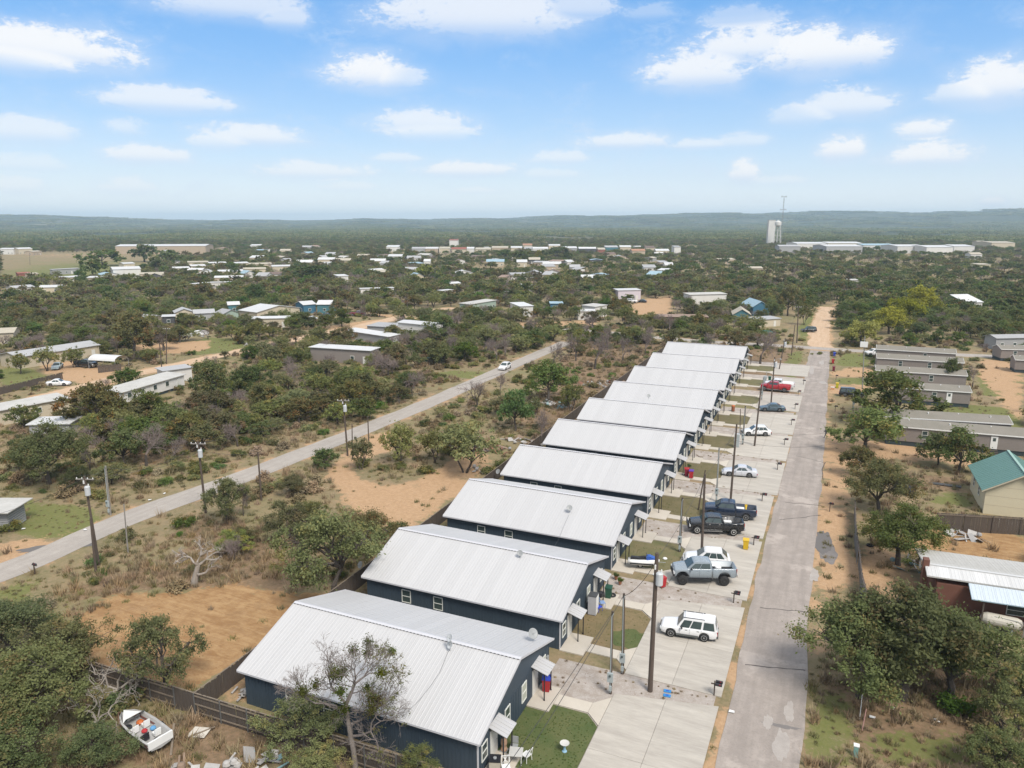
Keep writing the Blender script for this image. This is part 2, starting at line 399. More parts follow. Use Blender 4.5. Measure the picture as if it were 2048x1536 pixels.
def ground_material():
    m = bpy.data.materials.new('ground_cover'); m.use_nodes = True; t = NT(m.node_tree); bs = t.n['Principled BSDF']
    v = t.add('ShaderNodeTexCoord').outputs['Object']
    a = t.add('ShaderNodeAttribute', attribute_name='cover'); sep = t.add('ShaderNodeSeparateColor'); t.l.new(a.outputs['Color'], sep.inputs[0])
    S, Gn, B = sep.outputs[:3]; O = a.outputs['Alpha']
    S = t.math('SUBTRACT', S, t.math('MULTIPLY', t.ramp(t.noise(v, .16, 6, .7, .5), .48, .66), .42))
    nb = t.noise(v, .045, 6, .65); nm = t.noise(v, .35, 5, .65); nf = t.noise(v, 2.6, 5, .7); nff = t.noise(v, 11., 3, .7)
    jit = t.math('ADD', t.math('MULTIPLY', t.math('SUBTRACT', nm, .5), 1.5), t.math('MULTIPLY', t.math('SUBTRACT', nf, .5), 1.0))
    def w(x, bias=0.): return t.ramp(t.math('ADD', x, t.math('MULTIPLY', jit, 1.0)), .38 + bias, .62 + bias)
    scrub = t.mix(t.ramp(nf, .3, .72), (.250, .195, .115), (.140, .128, .064))
    scrub = t.mix(t.ramp(nm, .35, .7), scrub, (.285, .205, .125))
    scrub = t.mix(t.math('MULTIPLY', t.ramp(nb, .42, .65), .6), scrub, (.185, .175, .080))
    sand = t.mix(t.ramp(nf, .3, .7), (.445, .295, .175), (.35, .225, .125))
    sand = t.mix(t.ramp(nff, .62, .78), sand, (.55, .42, .30))
    # wheel marks in the cleared lot
    mp = t.add('ShaderNodeMapping'); mp.inputs['Rotation'].default_value = (0, 0, R(38)); mp.inputs['Scale'].default_value = (.22, 1.1, 1); t.l.new(v, mp.inputs[0])
    trk = t.math('ADD', t.math('MULTIPLY', t.noise(mp.outputs[0], 1.3, 6, .75, .9), .55), t.math('MULTIPLY', t.noise(v, .9, 6, .75), .45))
    orange = t.mix(t.ramp(trk, .38, .64), (.255, .145, .066), (.385, .25, .125))
    orange = t.mix(t.ramp(nm, .5, .8), orange, (.25, .155, .08))
    green = t.mix(t.ramp(nf, .3, .7), (.105, .135, .032), (.165, .165, .060))
    brown = t.mix(t.ramp(nf, .3, .7), (.240, .160, .100), (.150, .110, .064)); brown = t.mix(t.ramp(nm, .5, .75), brown, (.30, .21, .13))
    c = t.mix(w(B), scrub, brown); c = t.mix(t.math('MULTIPLY', w(Gn, .10), .85), c, green); c = t.mix(w(S), c, sand); c = t.mix(w(O, -.05), c, orange)
    # random bare and grassy spots everywhere in the scrub
    spot = t.math('MULTIPLY', t.ramp(t.math('ADD', t.math('MULTIPLY', nm, .6), t.math('MULTIPLY', nb, .5)), .66, .74), .65)
    c = t.mix(spot, c, sand)
    # distance: woodland floor and pasture seen from far away
    pos = t.add('ShaderNodeSeparateXYZ'); t.l.new(v, pos.inputs[0])
    dist = t.math('SQRT', t.math('ADD', t.math('MULTIPLY', pos.outputs[0], pos.outputs[0]), t.math('MULTIPLY', pos.outputs[1], pos.outputs[1])))
    fb = t.noise(v, .004, 6, .7); fc = t.noise(v, .03, 4, .75)
    wood = t.mix(t.ramp(fc, .35, .65), (.030, .042, .018), (.070, .080, .036))
    wood = t.mix(t.ramp(fb, .58, .66), wood, (.24, .21, .13))
    c = t.mix(t.ramp(dist, 900., 2200.), c, wood)
    t.l.new(c, bs.inputs['Base Color']); bs.inputs['Roughness'].default_value = .95; bs.inputs['Specular IOR Level'].default_value = .15
    b = t.add('ShaderNodeBump'); b.inputs['Strength'].default_value = .7; b.inputs['Distance'].default_value = .12
    t.l.new(t.math('ADD', nf, t.math('MULTIPLY', nff, .4)), b.inputs['Height']); t.l.new(b.outputs[0], bs.inputs['Normal'])
    return m
gm.materials.append(ground_material())
ground = link('ground', gm); tag(ground, kind='structure')

# ------------------------------------------------------------------ roads
def ribbon(name, L, w, z, m, step=2., ragged=.25, ncross=2, seed=1):
    g = np.random.default_rng(seed); L = np.array(L, float); seg = np.hypot(*(L[1:] - L[:-1]).T); cum = np.r_[0, np.cumsum(seg)]
    n = max(3, int(cum[-1] / step)); t_ = np.linspace(0, cum[-1], n)
    P = np.stack([np.interp(t_, cum, L[:, 0]), np.interp(t_, cum, L[:, 1])], -1)
    for _ in range(6): P[1:-1] = (P[:-2] + 2 * P[1:-1] + P[2:]) / 4
    T = np.gradient(P, axis=0); T /= np.linalg.norm(T, axis=1)[:, None]; N = np.stack([-T[:, 1], T[:, 0]], -1)
    e = lambda: np.convolve(g.normal(0, ragged, n), [.25, .5, .25], 'same')
    l = P + N * (w / 2 + e())[:, None]; r_ = P - N * (w / 2 + e())[:, None]
    rows = [l * (1 - k / (ncross - 1)) + r_ * k / (ncross - 1) for k in range(ncross)]
    XY = np.stack(rows, 1); X = XY[..., 0]; Y = XY[..., 1]; Z = gz(Y) + z
    u = np.stack([X, Y, Z], -1).reshape(-1, 3); i = np.arange(n * ncross).reshape(n, ncross)
    f = np.stack([i[:-1, :-1], i[:-1, 1:], i[1:, 1:], i[1:, :-1]], -1).reshape(-1, 4)
    # skirt so that the edge has thickness
    me = raw_mesh(name, u, f[:, ::-1]); me.materials.append(m)
    if me.polygons[0].normal.z < 0: me.flip_normals()
    return tag(link(name, me), kind='structure')
def road_material(name, c1, c2, c3, patch=True, stretchdir=90):
    m = bpy.data.materials.new(name); m.use_nodes = True; t = NT(m.node_tree); bs = t.n['Principled BSDF']
    v = t.add('ShaderNodeTexCoord').outputs['Object']
    nb = t.noise(v, .16, 7, .7); nm = t.noise(v, .7, 7, .72); nf = t.noise(v, 7., 4, .75)
    mp = t.add('ShaderNodeMapping'); mp.inputs['Scale'].default_value = (1.3, .08, 1); mp.inputs['Rotation'].default_value = (0, 0, R(stretchdir)); t.l.new(v, mp.inputs[0])
    ns = t.noise(mp.outputs[0], .9, 3, .6)
    c = t.mix(t.ramp(nm, .3, .7), c1, c2); c = t.mix(t.math('MULTIPLY', t.ramp(ns, .4, .65), .45), c, c3)
    c = t.mix(t.math('MULTIPLY', t.ramp(nf, .45, .75), .35), c, tuple(x * .55 for x in c1))
    if patch:   # darker wheel tracks along the middle of each lane
        c = t.mix(t.math('MULTIPLY', t.ramp(t.math('MULTIPLY_ADD', nf, .12, nb), .60, .69), .45), c, tuple(min(.6, x * 1.4) for x in c2))
    t.l.new(c, bs.inputs['Base Color']); bs.inputs['Roughness'].default_value = .92; bs.inputs['Specular IOR Level'].default_value = .2
    b = t.add('ShaderNodeBump'); b.inputs['Strength'].default_value = .4; b.inputs['Distance'].default_value = .03; t.l.new(nf, b.inputs['Height']); t.l.new(b.outputs[0], bs.inputs['Normal'])
    return m
M_asph = road_material('worn_asphalt', (.275, .240, .212), (.345, .303, .268), (.225, .197, .175), stretchdir=0)
M_chip = road_material('chip_seal', (.325, .292, .258), (.38, .345, .305), (.285, .255, .225), patch=False, stretchdir=40)
M_dirt = road_material('dirt_track', (.47, .33, .215), (.54, .40, .275), (.40, .27, .165), patch=False, stretchdir=20)
M_tar = mat('fresh_asphalt_patch', (.13, .12, .115), .9, (.13, .12, .11), 1.2, .8, .4, 8)
ribbon('street', STREET, 5.2, .03, M_asph, ragged=.17, ncross=3, seed=3)
ribbon('left_road', LEFTROAD, 4.5, .03, M_chip, ragged=.15, seed=4)
ribbon('cross_road', CROSS, 5.2, .022, M_chip, ragged=.15, seed=5)
ribbon('dirt_road', DIRTR, 6., .014, M_dirt, ragged=.7, seed=6)
ribbon('far_road', FARROAD, 5.5, .03, M_dirt, ragged=.4, seed=7)
ribbon('far_lane', FAR2, 6., .04, M_dirt, ragged=.4, seed=8)
def blob(name, px, py, rx, ry, z, m, rot=0., seed=0, n=64, rag=.16):
    g = np.random.default_rng(seed); c = G(px, py); a = np.linspace(0, 2 * math.pi, n, endpoint=False); q = np.ones(n)
    for o in range(1, 14): q += rag * 1.3 / o ** .8 * np.sin(o * a + g.uniform(0, 6.3)) * g.uniform(.3, 1)
    x = rx * q * np.cos(a); y = ry * q * np.sin(a); ca, sa = math.cos(rot), math.sin(rot)
    mb = MB(); mb.quad(*[(c[0] + x[i] * ca - y[i] * sa, c[1] + x[i] * sa + y[i] * ca, float(gz(c[1] + x[i] * sa + y[i] * ca)) + z) for i in range(n)])
    return tag(mb.build(name, m), kind='structure')
M_pale = mat('pale_repair_patch', (.385, .35, .315), .9, (.29, .26, .235), 1.5, .9, .3, 9)
M_tarl = mat('old_tar_patch', (.20, .185, .175), .9, (.15, .135, .125), 1.5, .9, .3, 9)
blob('road_patch', 1647, 1080, .8, 3.6, .016, M_tar, .05, 1); blob('road_patch', 1655, 1105, .9, 2.8, .012, M_tarl, .05, 2)
blob('road_patch', 110, 1096, 4.2, 1.0, .02, M_tar, R(38), 3)
for i, (px, py, rx, ry) in enumerate([(1560,1490,.5,1.7),(1580,1425,.35,1.2),(1628,1150,.4,1.6),(1624,740,.5,6.),(1645,765,.8,1.6),(1535,1445,.3,.9),(1643,725,.6,3.)]):
    blob('road_patch', px, py, rx, ry, .036, M_pale, .04, 20 + i, rag=.2)
for i, (px, py, rx, ry) in enumerate([(1560,1452,1.1,.22)]):
    blob('road_patch', px, py, rx, ry, .033, M_tarl, .04, 60 + i, rag=.25)
M_crack = mat('tar_seam', (.085, .075, .068), .9)
def seam(px0, py0, px1, py1, k):
    a, b = G(px0, py0), G(px1, py1); g = np.random.default_rng(k); n = 14; mb = MB()
    P = [a + (b - a) * t for t in np.linspace(0, 1, n)]; d = (b - a)[:2] / np.linalg.norm((b - a)[:2]); nn = np.array([-d[1], d[0]])
    off = np.cumsum(g.normal(0, .05, n)); w_ = .035 + g.uniform(0, .03, n)
    for i in range(n - 1):
        q = []
        for j, sg in ((i, 1), (i + 1, 1), (i + 1, -1), (i, -1)):
            xy = P[j][:2] + nn * (off[j] + sg * w_[j]); q.append((xy[0], xy[1], float(gz(xy[1])) + .041))
        mb.quad(*(q if np.cross(np.array(q[1]) - q[0], np.array(q[2]) - q[0])[2] > 0 else q[::-1]))
    return tag(mb.build('road_crack', M_crack), kind='structure')
for k, s_ in enumerate([(1592,912,1650,926),(1601,820,1655,828),(1570,1005,1645,1012),(1560,1040,1640,1030),(1598,870,1650,868),(1520,1215,1620,1225),(1607,780,1657,784),(1490,1330,1610,1340),(1652,925,1648,960)]): seam(*s_, k)

# ------------------------------------------------------------------ lots along the street
HY = [43.4, 59.5, 75.5, 91., 106.2, 121.9, 137.4, 154.5, 172.6, 190.7]
HX = [-18.3, -18.6, -18.8, -18.8, -18.8, -18.8, -18.8, -19.1, -19.4, -19.8]
M_conc = mat('broomed_concrete', (.48, .445, .385), .85, (.33, .30, .26), .55, 1., .25, 18, rnd=.05, stretch=(.35, 2.2, 1))
M_conc2 = mat('walkway_concrete', (.50, .455, .385), .88, (.42, .375, .31), .6, .6, .2, 16, rnd=.04)
M_gravel = mat('gravel_bed', (.47, .43, .395), .95, (.24, .19, .145), 1.1, .85, 1., 22)
M_lawn = [mat('dry_lawn', (.165, .130, .065), .95, (.105, .095, .038), .7, 1., .9, 14), mat('green_lawn', (.045, .080, .016), .95, (.110, .115, .040), .55, 1., .9, 14),
          mat('tan_lawn', (.235, .165, .085), .95, (.125, .105, .045), .45, .95, .8, 12), mat('olive_lawn', (.090, .105, .034), .95, (.175, .140, .070), .7, 1., .9, 14)]
def flat_obj(name, poly, z, h, m, parent=None, kind='structure'):
    mb = MB(); mb.prism(poly, 0, h); zc = float(gz(np.mean([p[1] for p in poly])))
    o = mb.build(name, m, parent, None if parent is not None else (0, 0, zc + z))
    if parent is None: tag(o, kind=kind)
    return o
stone_gravel = []
for i, yc in enumerate(HY):
    xe = HX[i]; x0 = -13.05; x1 = -5.55; zc = float(gz(yc))
    if i >= 4: x1 = -5.2
    dv = bpy.data.objects.new('driveway', None); col.objects.link(dv); dv.location = (0, yc, zc + .02); tag(dv, kind='structure')
    ys = [-7.5, -1.1, 5.4]; xs = [x0, (x0 + x1) / 2, x1]
    if i == 0: ys = [-7.5, -.8, 5.7]
    for a in range(2):
        for b in range(2):
            e0 = .8 * (1 if a == 1 else 0)
            p = [(xs[b] + .012, ys[a] + .012), (xs[b + 1] - .012, ys[a] + .012), (xs[b + 1] - .012, ys[a + 1] - .012 + e0 * (b + 1) * (a == 1)), (xs[b] + .012, ys[a + 1] - .012 + e0 * b * (a == 1))]
            flat_obj('concrete_slab', p, 0, .09, M_conc, dv)
    wk = bpy.data.objects.new('walkway', None); col.objects.link(wk); wk.location = (0, yc, zc + .02); tag(wk, kind='structure')
    for s_ in (1, -1):
        q = lambda L: [(x, s_ * y) for x, y in (L if s_ > 0 else L[::-1])]
        y_off = 0 if s_ > 0 else 1.8
        f = (lambda L: [(x, s_ * (y + (1.75 if s_ < 0 else 0))) for x, y in (L if s_ > 0 else L[::-1])])
        flat_obj('concrete_slab', f([(xe - .3, 1.75), (-16.85, 1.75), (-16.85, 4.7), (xe - .3, 4.7)]), 0, .10, M_conc2, wk)
        flat_obj('concrete_slab', f([(-16.83, 2.75), (-14.2, 2.8), (-14.2, 4.0), (-16.83, 3.95)]), 0, .085, M_conc2, wk)
        flat_obj('concrete_slab', f([(-14.18, 2.8), (-13.07, 1.7), (-13.07, 5.2), (-14.18, 4.0)]), 0, .08, M_conc2, wk)
    # gravel bed and yard
    yn = HY[i + 1] if i < 9 else yc + 17.5
    flat_obj('gravel_bed', [(xe - .3, -7.2), (-5.7, -7.8), (-5.9, 8.6), (xe - .3, 9.6)], .006, .012, M_gravel) if False else None
    grv = flat_obj('gravel_bed', [(xe - .2, yc - 7.4), (-5.75, yc - 7.8), (-5.95, min(yc + 8.7, yn - 7.0)), (xe - .2, min(yc + 8.6, yn - 6.5))], .004 + .0015 * (i % 2), .01, M_gravel)
    ym = M_lawn[[1, 2, 3, 0, 0, 0, 0, 3, 3, 3][i]]
    flat_obj('lawn', [(xe - .3, yc - 3.9), (-16.9, yc - 3.9), (-16.85, yc - 4.4), (-14.2, yc - 4.4), (-13.1, yc - 3.3), (-13.1, yc + 1.6), (-14.2, yc + 2.7), (-16.85, yc + 2.7), (-16.9, yc + 1.7), (xe - .3, yc + 1.7)], .03, .012, ym)
blob('lawn_patch', 1266, 1284, 1.9, 1.6, .045, M_lawn[1], 0, 9, rag=.2)
# ================================================================== THE TEN DUPLEXES
M_navy = mat('navy_siding', (.032, .050, .070), .62, (.042, .062, .083), .9, .6, .12, 14, rnd=.06)
M_roof = mat('galvalume_roofing', (.475, .47, .465), .5, (.385, .385, .385), .14, .25, .06, 9, metal=.1, rnd=.03, stretch=(1.6, .3, 1))
M_trim = mat('pale_metal_trim', (.52, .52, .54), .45, (.42, .42, .44), .6, .6)
M_wframe = mat('window_frame_white', (.70, .71, .66), .5)
M_door = mat('door_white', (.60, .59, .55), .5, (.54, .53, .49), 1., .5)
M_glass = mat('dark_glass', (.035, .05, .052), .12, (.06, .085, .08), .8, .8, spec=.8)
M_blind = mat('window_blind', (.42, .43, .36), .6, (.33, .35, .29), 2., .6)
M_black = mat('black_metal', (.018, .018, .022), .45)
M_dkgrey = mat('dark_grey_metal', (.07, .072, .075), .5)
M_mid = mat('grey_metal', (.30, .31, .31), .5, (.22, .23, .23), 2., .6)
M_white = mat('white_plastic', (.72, .72, .70), .45, (.60, .60, .58), 2., .5)
M_oldwood = mat('weathered_wood', (.105, .082, .064), .9, (.065, .050, .040), 2., .8, .5, 20, stretch=(6, 6, .6))
M_fence = mat('fence_boards', (.095, .075, .060), .9, (.060, .048, .040), 1.5, .8, .4, 20, rnd=.1, stretch=(4, 4, .5))
M_rail = mat('fence_rail', (.23, .185, .14), .85, (.15, .12, .09), 2., .8)
HW, HL, ZE, ZR = 6.68, 19.8, 2.94, 5.11
def siding_run(parent, n0, n1, horiz, zfun, pieces, face='S', holes=()):
    pass
def ribbed_sheet(w, l, th=.02, ribs=3, rh=.017):
    """flat sheet along +Y (length l), width w along X, with trapezoid ribs"""
    mb = MB(); pts = [(-w / 2, 0)]
    for k in range(ribs):
        x = -w / 2 + w * (k + .5) / ribs
        pts += [(x - .045, 0), (x - .02, rh), (x + .02, rh), (x + .045, 0)]
    pts.append((w / 2, 0))
    b0 = mb.verts([(x, 0, z) for x, z in pts]); b1 = mb.verts([(x, l, z) for x, z in pts])
    for i in range(len(pts) - 1): mb.face((b0 + i, b0 + i + 1, b1 + i + 1, b1 + i))
    c0 = mb.verts([(-w / 2, 0, -th), (w / 2, 0, -th), (w / 2, l, -th), (-w / 2, l, -th)])
    mb.face((c0 + 3, c0 + 2, c0 + 1, c0)); n = len(pts) - 1
    mb.face((b0, b0 + n, c0 + 1, c0)[::-1]); mb.face((b1, b1 + n, c0 + 2, c0 + 3))
    return mb.mesh('roof_panel', M_roof)
def window_part(parent, x, y, z, w, h, normal='E', glass=None, open_=True):
    """single-hung window centred at (x,y,z) on a wall facing +x (E), -x (W), +y (N) or -y (S)"""
    mb = MB(); t = .06
    d = .07
    for (a, b, ww, hh) in ((0, h / 2 - t / 2, w, t), (0, -h / 2 + t / 2, w, t), (-w / 2 + t / 2, 0, t, h - 2 * t), (w / 2 - t / 2, 0, t, h - 2 * t), (0, 0, w - 2 * t, .045)):
        mb.box(0, a, b, d, ww, hh)
    fr = mb.build('window', M_wframe, parent, (x, y, z), {'E': 0, 'W': math.pi, 'N': math.pi / 2, 'S': -math.pi / 2}[normal])
    for sg in (1, -1):
        MB().box(-.012, 0, sg * (h / 4 - t / 4), .02, w - 2 * t - .006, h / 2 - t * 1.6).build('pane', glass or M_glass, fr)
    return fr
def gable_wall(parent, x, half, ze, zr, th, m, name='wall'):
    mb = MB(); P = [(x, -half, 0), (x, half, 0), (x, half, ze), (x, 0, zr), (x, -half, ze)]
    mb.extr(P, (th, 0, 0)); return mb.build(name, m, parent)
PANEL = {}
def make_house(label, detail):
    h = thing('duplex_house', label, 'house')
    wx0, wx1, wy = -HL + .35, -.35, HW - .42      # walls
    zw = ZE - .04; sl = (ZR - ZE) / HW; zwall = ZE + .42 * sl - .09
    mb = MB(); mb.extr([(wx0, -wy, 0), (wx0, wy, 0), (wx0, wy, zwall), (wx0, 0, ZR - .1), (wx0, -wy, zwall)], (wx1 - wx0, 0, 0)); mb.build('wall', M_navy, h)
    # siding: board-and-batten, each board its own piece on the walls that show
    pw = .61
    def board(k, w, hh):
        key = ('b', round(w, 3), round(hh, 3))
        if key not in PANEL:
            m_ = MB(); m_.box(0, 0, hh / 2, w - .012, .022, hh); m_.box(-w / 2 + .03, -.02, hh / 2, .055, .022, hh)
            m_.box(w / 2 * .0, -.02, hh / 2, .05, .02, hh)
            PANEL[key] = m_.mesh('siding_board', M_navy)
        return PANEL[key]
    n = int(round((wx1 - wx0) / pw)); w = (wx1 - wx0) / n
    if detail:
        for k in range(n): link('siding_board', board(0, w, zwall - .02), h, (wx0 + w * (k + .5), -wy - .015, .01))
        ne = int(round(2 * wy / pw)); we = 2 * wy / ne
        for k in range(ne): link('siding_board', board(1, we, 2.46), h, (wx1 + .015, -wy + we * (k + .5), .01), math.pi / 2)
        # gable fields above the belt board
        for sg in (-1, 1):
            m_ = MB(); m_.extr([(wx1, 0, 2.56), (wx1, sg * wy, 2.56), (wx1, sg * wy, zwall - .03), (wx1, 0, ZR - .14)], (.028, 0, 0)); m_.build('gable_panel', M_navy, h)
        MB().box(wx1 + .022, 0, 2.515, .05, 2 * wy, .075).build('belt_board', M_navy, h)
    else:
        m_ = MB()
        for k in range(2 * n): m_.box(wx0 + w / 2 * (k + .5), -wy - .015, zwall / 2, .05, .03, zwall - .02)
        for k in range(int(2 * wy / .305)):
            y = -wy + .305 * (k + .5); m_.box(wx1 + .015, y, (zwall + sl * (wy - abs(y))) / 2 - .05, .03, .05, zwall + sl * (wy - abs(y)) - .15)
        tag(m_.build('batten', M_navy, h), kind='stuff')
    for sx, sy in ((wx1 + .02, -wy - .03), (wx1 + .02, wy + .03)):
        MB().box(sx, sy, zwall / 2 - .04, .09, .09, zwall - .1).build('corner_trim', M_navy if sy > 0 else M_trim if detail else M_navy, h)
    # roof: two slopes of ribbed sheets
    roof = MB()
    for sg in (-1, 1):
        P = [(-HL + .02, 0, ZR - .06), (-HL + .02, sg * (HW - .02), ZE - .06), (-HL + .02, sg * (HW - .02), ZE - .12), (-HL + .02, 0, ZR - .12)]
        roof.extr(P if sg > 0 else P[::-1], (HL - .04, 0, 0))
    rf = roof.build('roof', M_trim, h)
    nr = 22; rw = HL / nr; L = math.hypot(HW, ZR - ZE); ang = math.atan2(ZR - ZE, HW)
    if 'sheet' not in PANEL: PANEL['sheet'] = ribbed_sheet(rw - .006, L)
    for sg in (-1, 1):
        for k in range(nr):
            o = link('roof_panel', PANEL['sheet'], rf); o.location = (-HL + rw * (k + .5), sg * HW, ZE - .03)
            o.rotation_euler = (ang, 0, 0 if sg < 0 else math.pi)
    m_ = MB()
    for sg in (-1, 1):
        P = [(-HL - .01, 0, ZR + .035), (-HL - .01, sg * .2, ZR + .035 - .2 * sl), (-HL - .01, sg * .2, ZR + .02 - .2 * sl), (-HL - .01, 0, ZR + .015)]
        m_.extr(P, (HL + .02, 0, 0))
    m_.build('ridge_cap', M_trim, rf)
    m_ = MB()
    for k in range(0, nr * 3):
        x = -HL + HL * (k + .5) / (nr * 3); m_.box(x, -.215, ZR - .03, .15, .02, .035)
    tag(m_.build('ridge_closure', M_dkgrey, rf), kind='stuff')
    for sg in (-1, 1):
        for xx in (-HL - .015, .005):
            P = [(xx, 0, ZR + .03), (xx, sg * HW, ZE + .03), (xx, sg * HW, ZE - .15), (xx, 0, ZR - .15)]
            MB().extr(P, (.018, 0, 0)).build('rake_trim', M_trim, rf)
        MB().box(-HL / 2, sg * (HW + .012), ZE - .09, HL, .02, .14).build('fascia', M_trim, rf)
    # windows / doors on the east gable (y relative to ridge)
    gx = wx1 + .06
    for (y, w_, h_, z) in ((-5.38, .85, 1.25, 1.45), (-1.7, .85, 1.45, 1.52), (1.28, .85, 1.45, 1.52), (5.2, .75, 1.2, 1.5)):
        window_part(h, gx, y, z, w_, h_, 'E', M_blind if y in (1.28, 5.2) else None)
    for y in (-3.95, 3.45):
        fr = MB()
        fr.box(0, -.5, 1.03, .07, .07, 2.1); fr.box(0, .5, 1.03, .07, .07, 2.1); fr.box(0, 0, 2.115, .07, 1.07, .07)
        d = MB().box(0, 0, 1.03, .06, .92, 2.04).build('door', M_door, h, (gx - .01, y, .08))
        fr.build('door_frame', M_door, d)
        m_ = MB(); m_.box(.035, 0, .55, .012, .6, .6); m_.box(.035, 0, 1.45, .012, .6, .8); m_.build('door_inset', M_door, d)
        MB().lathe([(.02, -.03), (.035, 0), (.02, .03)], 8, (.06, .38, 1.0), Matrix.Rotation(math.pi / 2, 3, 'Y')).build('handle', M_mid, d)
        # awning on two posts
        aw = MB(); ax0, ax1, z0, z1 = wx1, 1.0, 2.72, 2.30
        yy0, yy1 = y - .78, y + .85
        aw.extr([(ax0, yy0, z0), (ax1, yy0, z1), (ax1, yy0, z1 - .03), (ax0, yy0, z0 - .03)], (0, yy1 - yy0, 0))
        pa = aw.build('porch_awning', M_roof, h)
        for k in range(6):
            y2 = yy0 + .03 + (yy1 - yy0 - .06) * k / 5
            m_ = MB(); m_.extr([(ax0, y2 - .02, z0 + .035), (ax1, y2 - .02, z1 + .035), (ax1, y2 - .02, z1), (ax0, y2 - .02, z0)], (0, .04, 0)); m_.build('awning_rib', M_roof if k % 2 else M_trim, pa)
        m_ = MB(); m_.box(ax1 - .3, (yy0 + yy1) / 2, z1 + .0, .07, yy1 - yy0 - .1, .09)
        for s2 in (yy0 + .08, yy1 - .08): m_.extr([(ax0, s2 - .03, z0 - .04), (ax1 - .02, s2 - .03, z1 - .04), (ax1 - .02, s2 - .03, z1 - .1), (ax0, s2 - .03, z0 - .12)], (0, .06, 0))
        m_.build('awning_frame', M_black, pa)
        for s2 in (yy0 + .12, yy1 - .12):
            m_ = MB(); m_.box(ax1 - .3, s2, 1.15, .075, .075, 2.3); m_.box(ax1 - .3, s2, .1, .13, .13, .06); m_.build('post', M_black, pa)
    # side windows on the south wall
    for x in (-15.2, -11.9):
        window_part(h, x, -wy - .05, 1.72, .95, 1.25, 'S')
    # meter box and outdoor unit on the north-east corner
    MB().box(wx1 + .09, wy - .35, 1.5, .14, .35, .5).build('meter_box', M_mid, h)
    return h
protoA = make_house('', True); protoB = make_house('', False)
HLAB = ['navy duplex with the bare mistletoe tree over its metal roof, twin dishes on the ridge', 'navy duplex beside the white boxy SUV, small vent dish on its ridge', 'navy duplex beside the lifted grey pickup and the jet ski',
 'navy duplex whose drive holds the black dually and dark blue pickups', 'navy duplex with the red blue-lidded bin at its porch, beside the silver sedan', 'navy duplex facing the empty concrete drive with a tan lawn',
 'navy duplex beside the white crossover with black wheel arches', 'navy duplex beside the blue-grey sedan, orange barrel at its door', 'navy duplex beside the red pickup, second from the field end of the row', 'navy duplex at the field end of the row beside the brown scrub']
for i, yc in enumerate(HY):
    loc = (HX[i], yc, float(gz(yc)))
    if i == 0: o = protoA; o.location = loc; o['label'] = HLAB[0]
    elif i == 4: o = protoB; o.location = loc; o['label'] = HLAB[4]
    else: o = dup(protoA if i < 4 else protoB, loc, 0, HLAB[i])
    o['group'] = 'navy duplexes in a row along the street'
# ================================================================== VEGETATION
def leaf_material(name, a, b, c3, transl=.42):
    """a, b: the two leaf colours mixed by the clump tint, c3: colour of turned leaves"""
    m = bpy.data.materials.new(name); m.use_nodes = True; t = NT(m.node_tree); bs = t.n['Principled BSDF']
    at_ = t.add('ShaderNodeAttribute', attribute_name='tint'); sp = t.add('ShaderNodeSeparateColor'); t.l.new(at_.outputs['Color'], sp.inputs[0])
    oi = t.add('ShaderNodeObjectInfo')
    c = t.mix(sp.outputs[0], a, b)
    c = t.mix(t.ramp(sp.outputs[1], .80, 1., False), c, c3)
    hs = t.add('ShaderNodeHueSaturation'); t.l.new(c, hs.inputs['Color'])
    t.l.new(t.ramp(oi.outputs['Random'], 0., 1., False, .72, 1.25), hs.inputs['Value'])
    t.l.new(t.ramp(t.math('FRACT', t.math('MULTIPLY', oi.outputs['Random'], 7.31)), 0., 1., False, .492, .528), hs.inputs['Hue'])
    t.l.new(t.ramp(t.math('FRACT', t.math('MULTIPLY', oi.outputs['Random'], 13.7)), 0., 1., False, .86, 1.14), hs.inputs['Saturation'])
    t.l.new(hs.outputs[0], bs.inputs['Base Color']); bs.inputs['Roughness'].default_value = .75; bs.inputs['Specular IOR Level'].default_value = .25
    tr = t.add('ShaderNodeBsdfTranslucent'); t.l.new(hs.outputs[0], tr.inputs[0]); mx = t.add('ShaderNodeMixShader'); mx.inputs[0].default_value = transl
    t.l.new(bs.outputs[0], mx.inputs[1]); t.l.new(tr.outputs[0], mx.inputs[2]); t.l.new(mx.outputs[0], t.n['Material Output'].inputs[0])
    return m
M_leaf = dict(oak=leaf_material('oak_leaves', (.078, .106, .030), (.172, .200, .062), (.21, .150, .055)),
    mesquite=leaf_material('mesquite_leaves', (.140, .150, .054), (.270, .268, .105), (.30, .235, .09)),
    olive=leaf_material('olive_oak_leaves', (.095, .118, .040), (.205, .222, .080), (.22, .17, .065)),
    rust=leaf_material('turning_oak_leaves', (.105, .108, .044), (.200, .172, .075), (.26, .145, .065)),
    yellow=leaf_material('yellow_leaves', (.19, .19, .034), (.36, .335, .060), (.12, .13, .03)),
    bright=leaf_material('fresh_green_leaves', (.075, .125, .025), (.165, .220, .058), (.15, .14, .04)),
    dry=leaf_material('dry_stems', (.200, .140, .088), (.34, .25, .155), (.15, .12, .07), .1),
    grass=leaf_material('grass_blades', (.140, .140, .055), (.27, .215, .115), (.32, .24, .14), .2))
M_bark = mat('bark', (.085, .070, .058), .9, (.050, .040, .034), 3., .7, .6, 14)
M_twig = mat('bare_twigs', (.235, .185, .165), .9, (.120, .095, .085), .6, .8, rnd=.18)
M_deadwood = mat('bleached_dead_wood', (.36, .325, .285), .85, (.20, .17, .145), 2., .8)

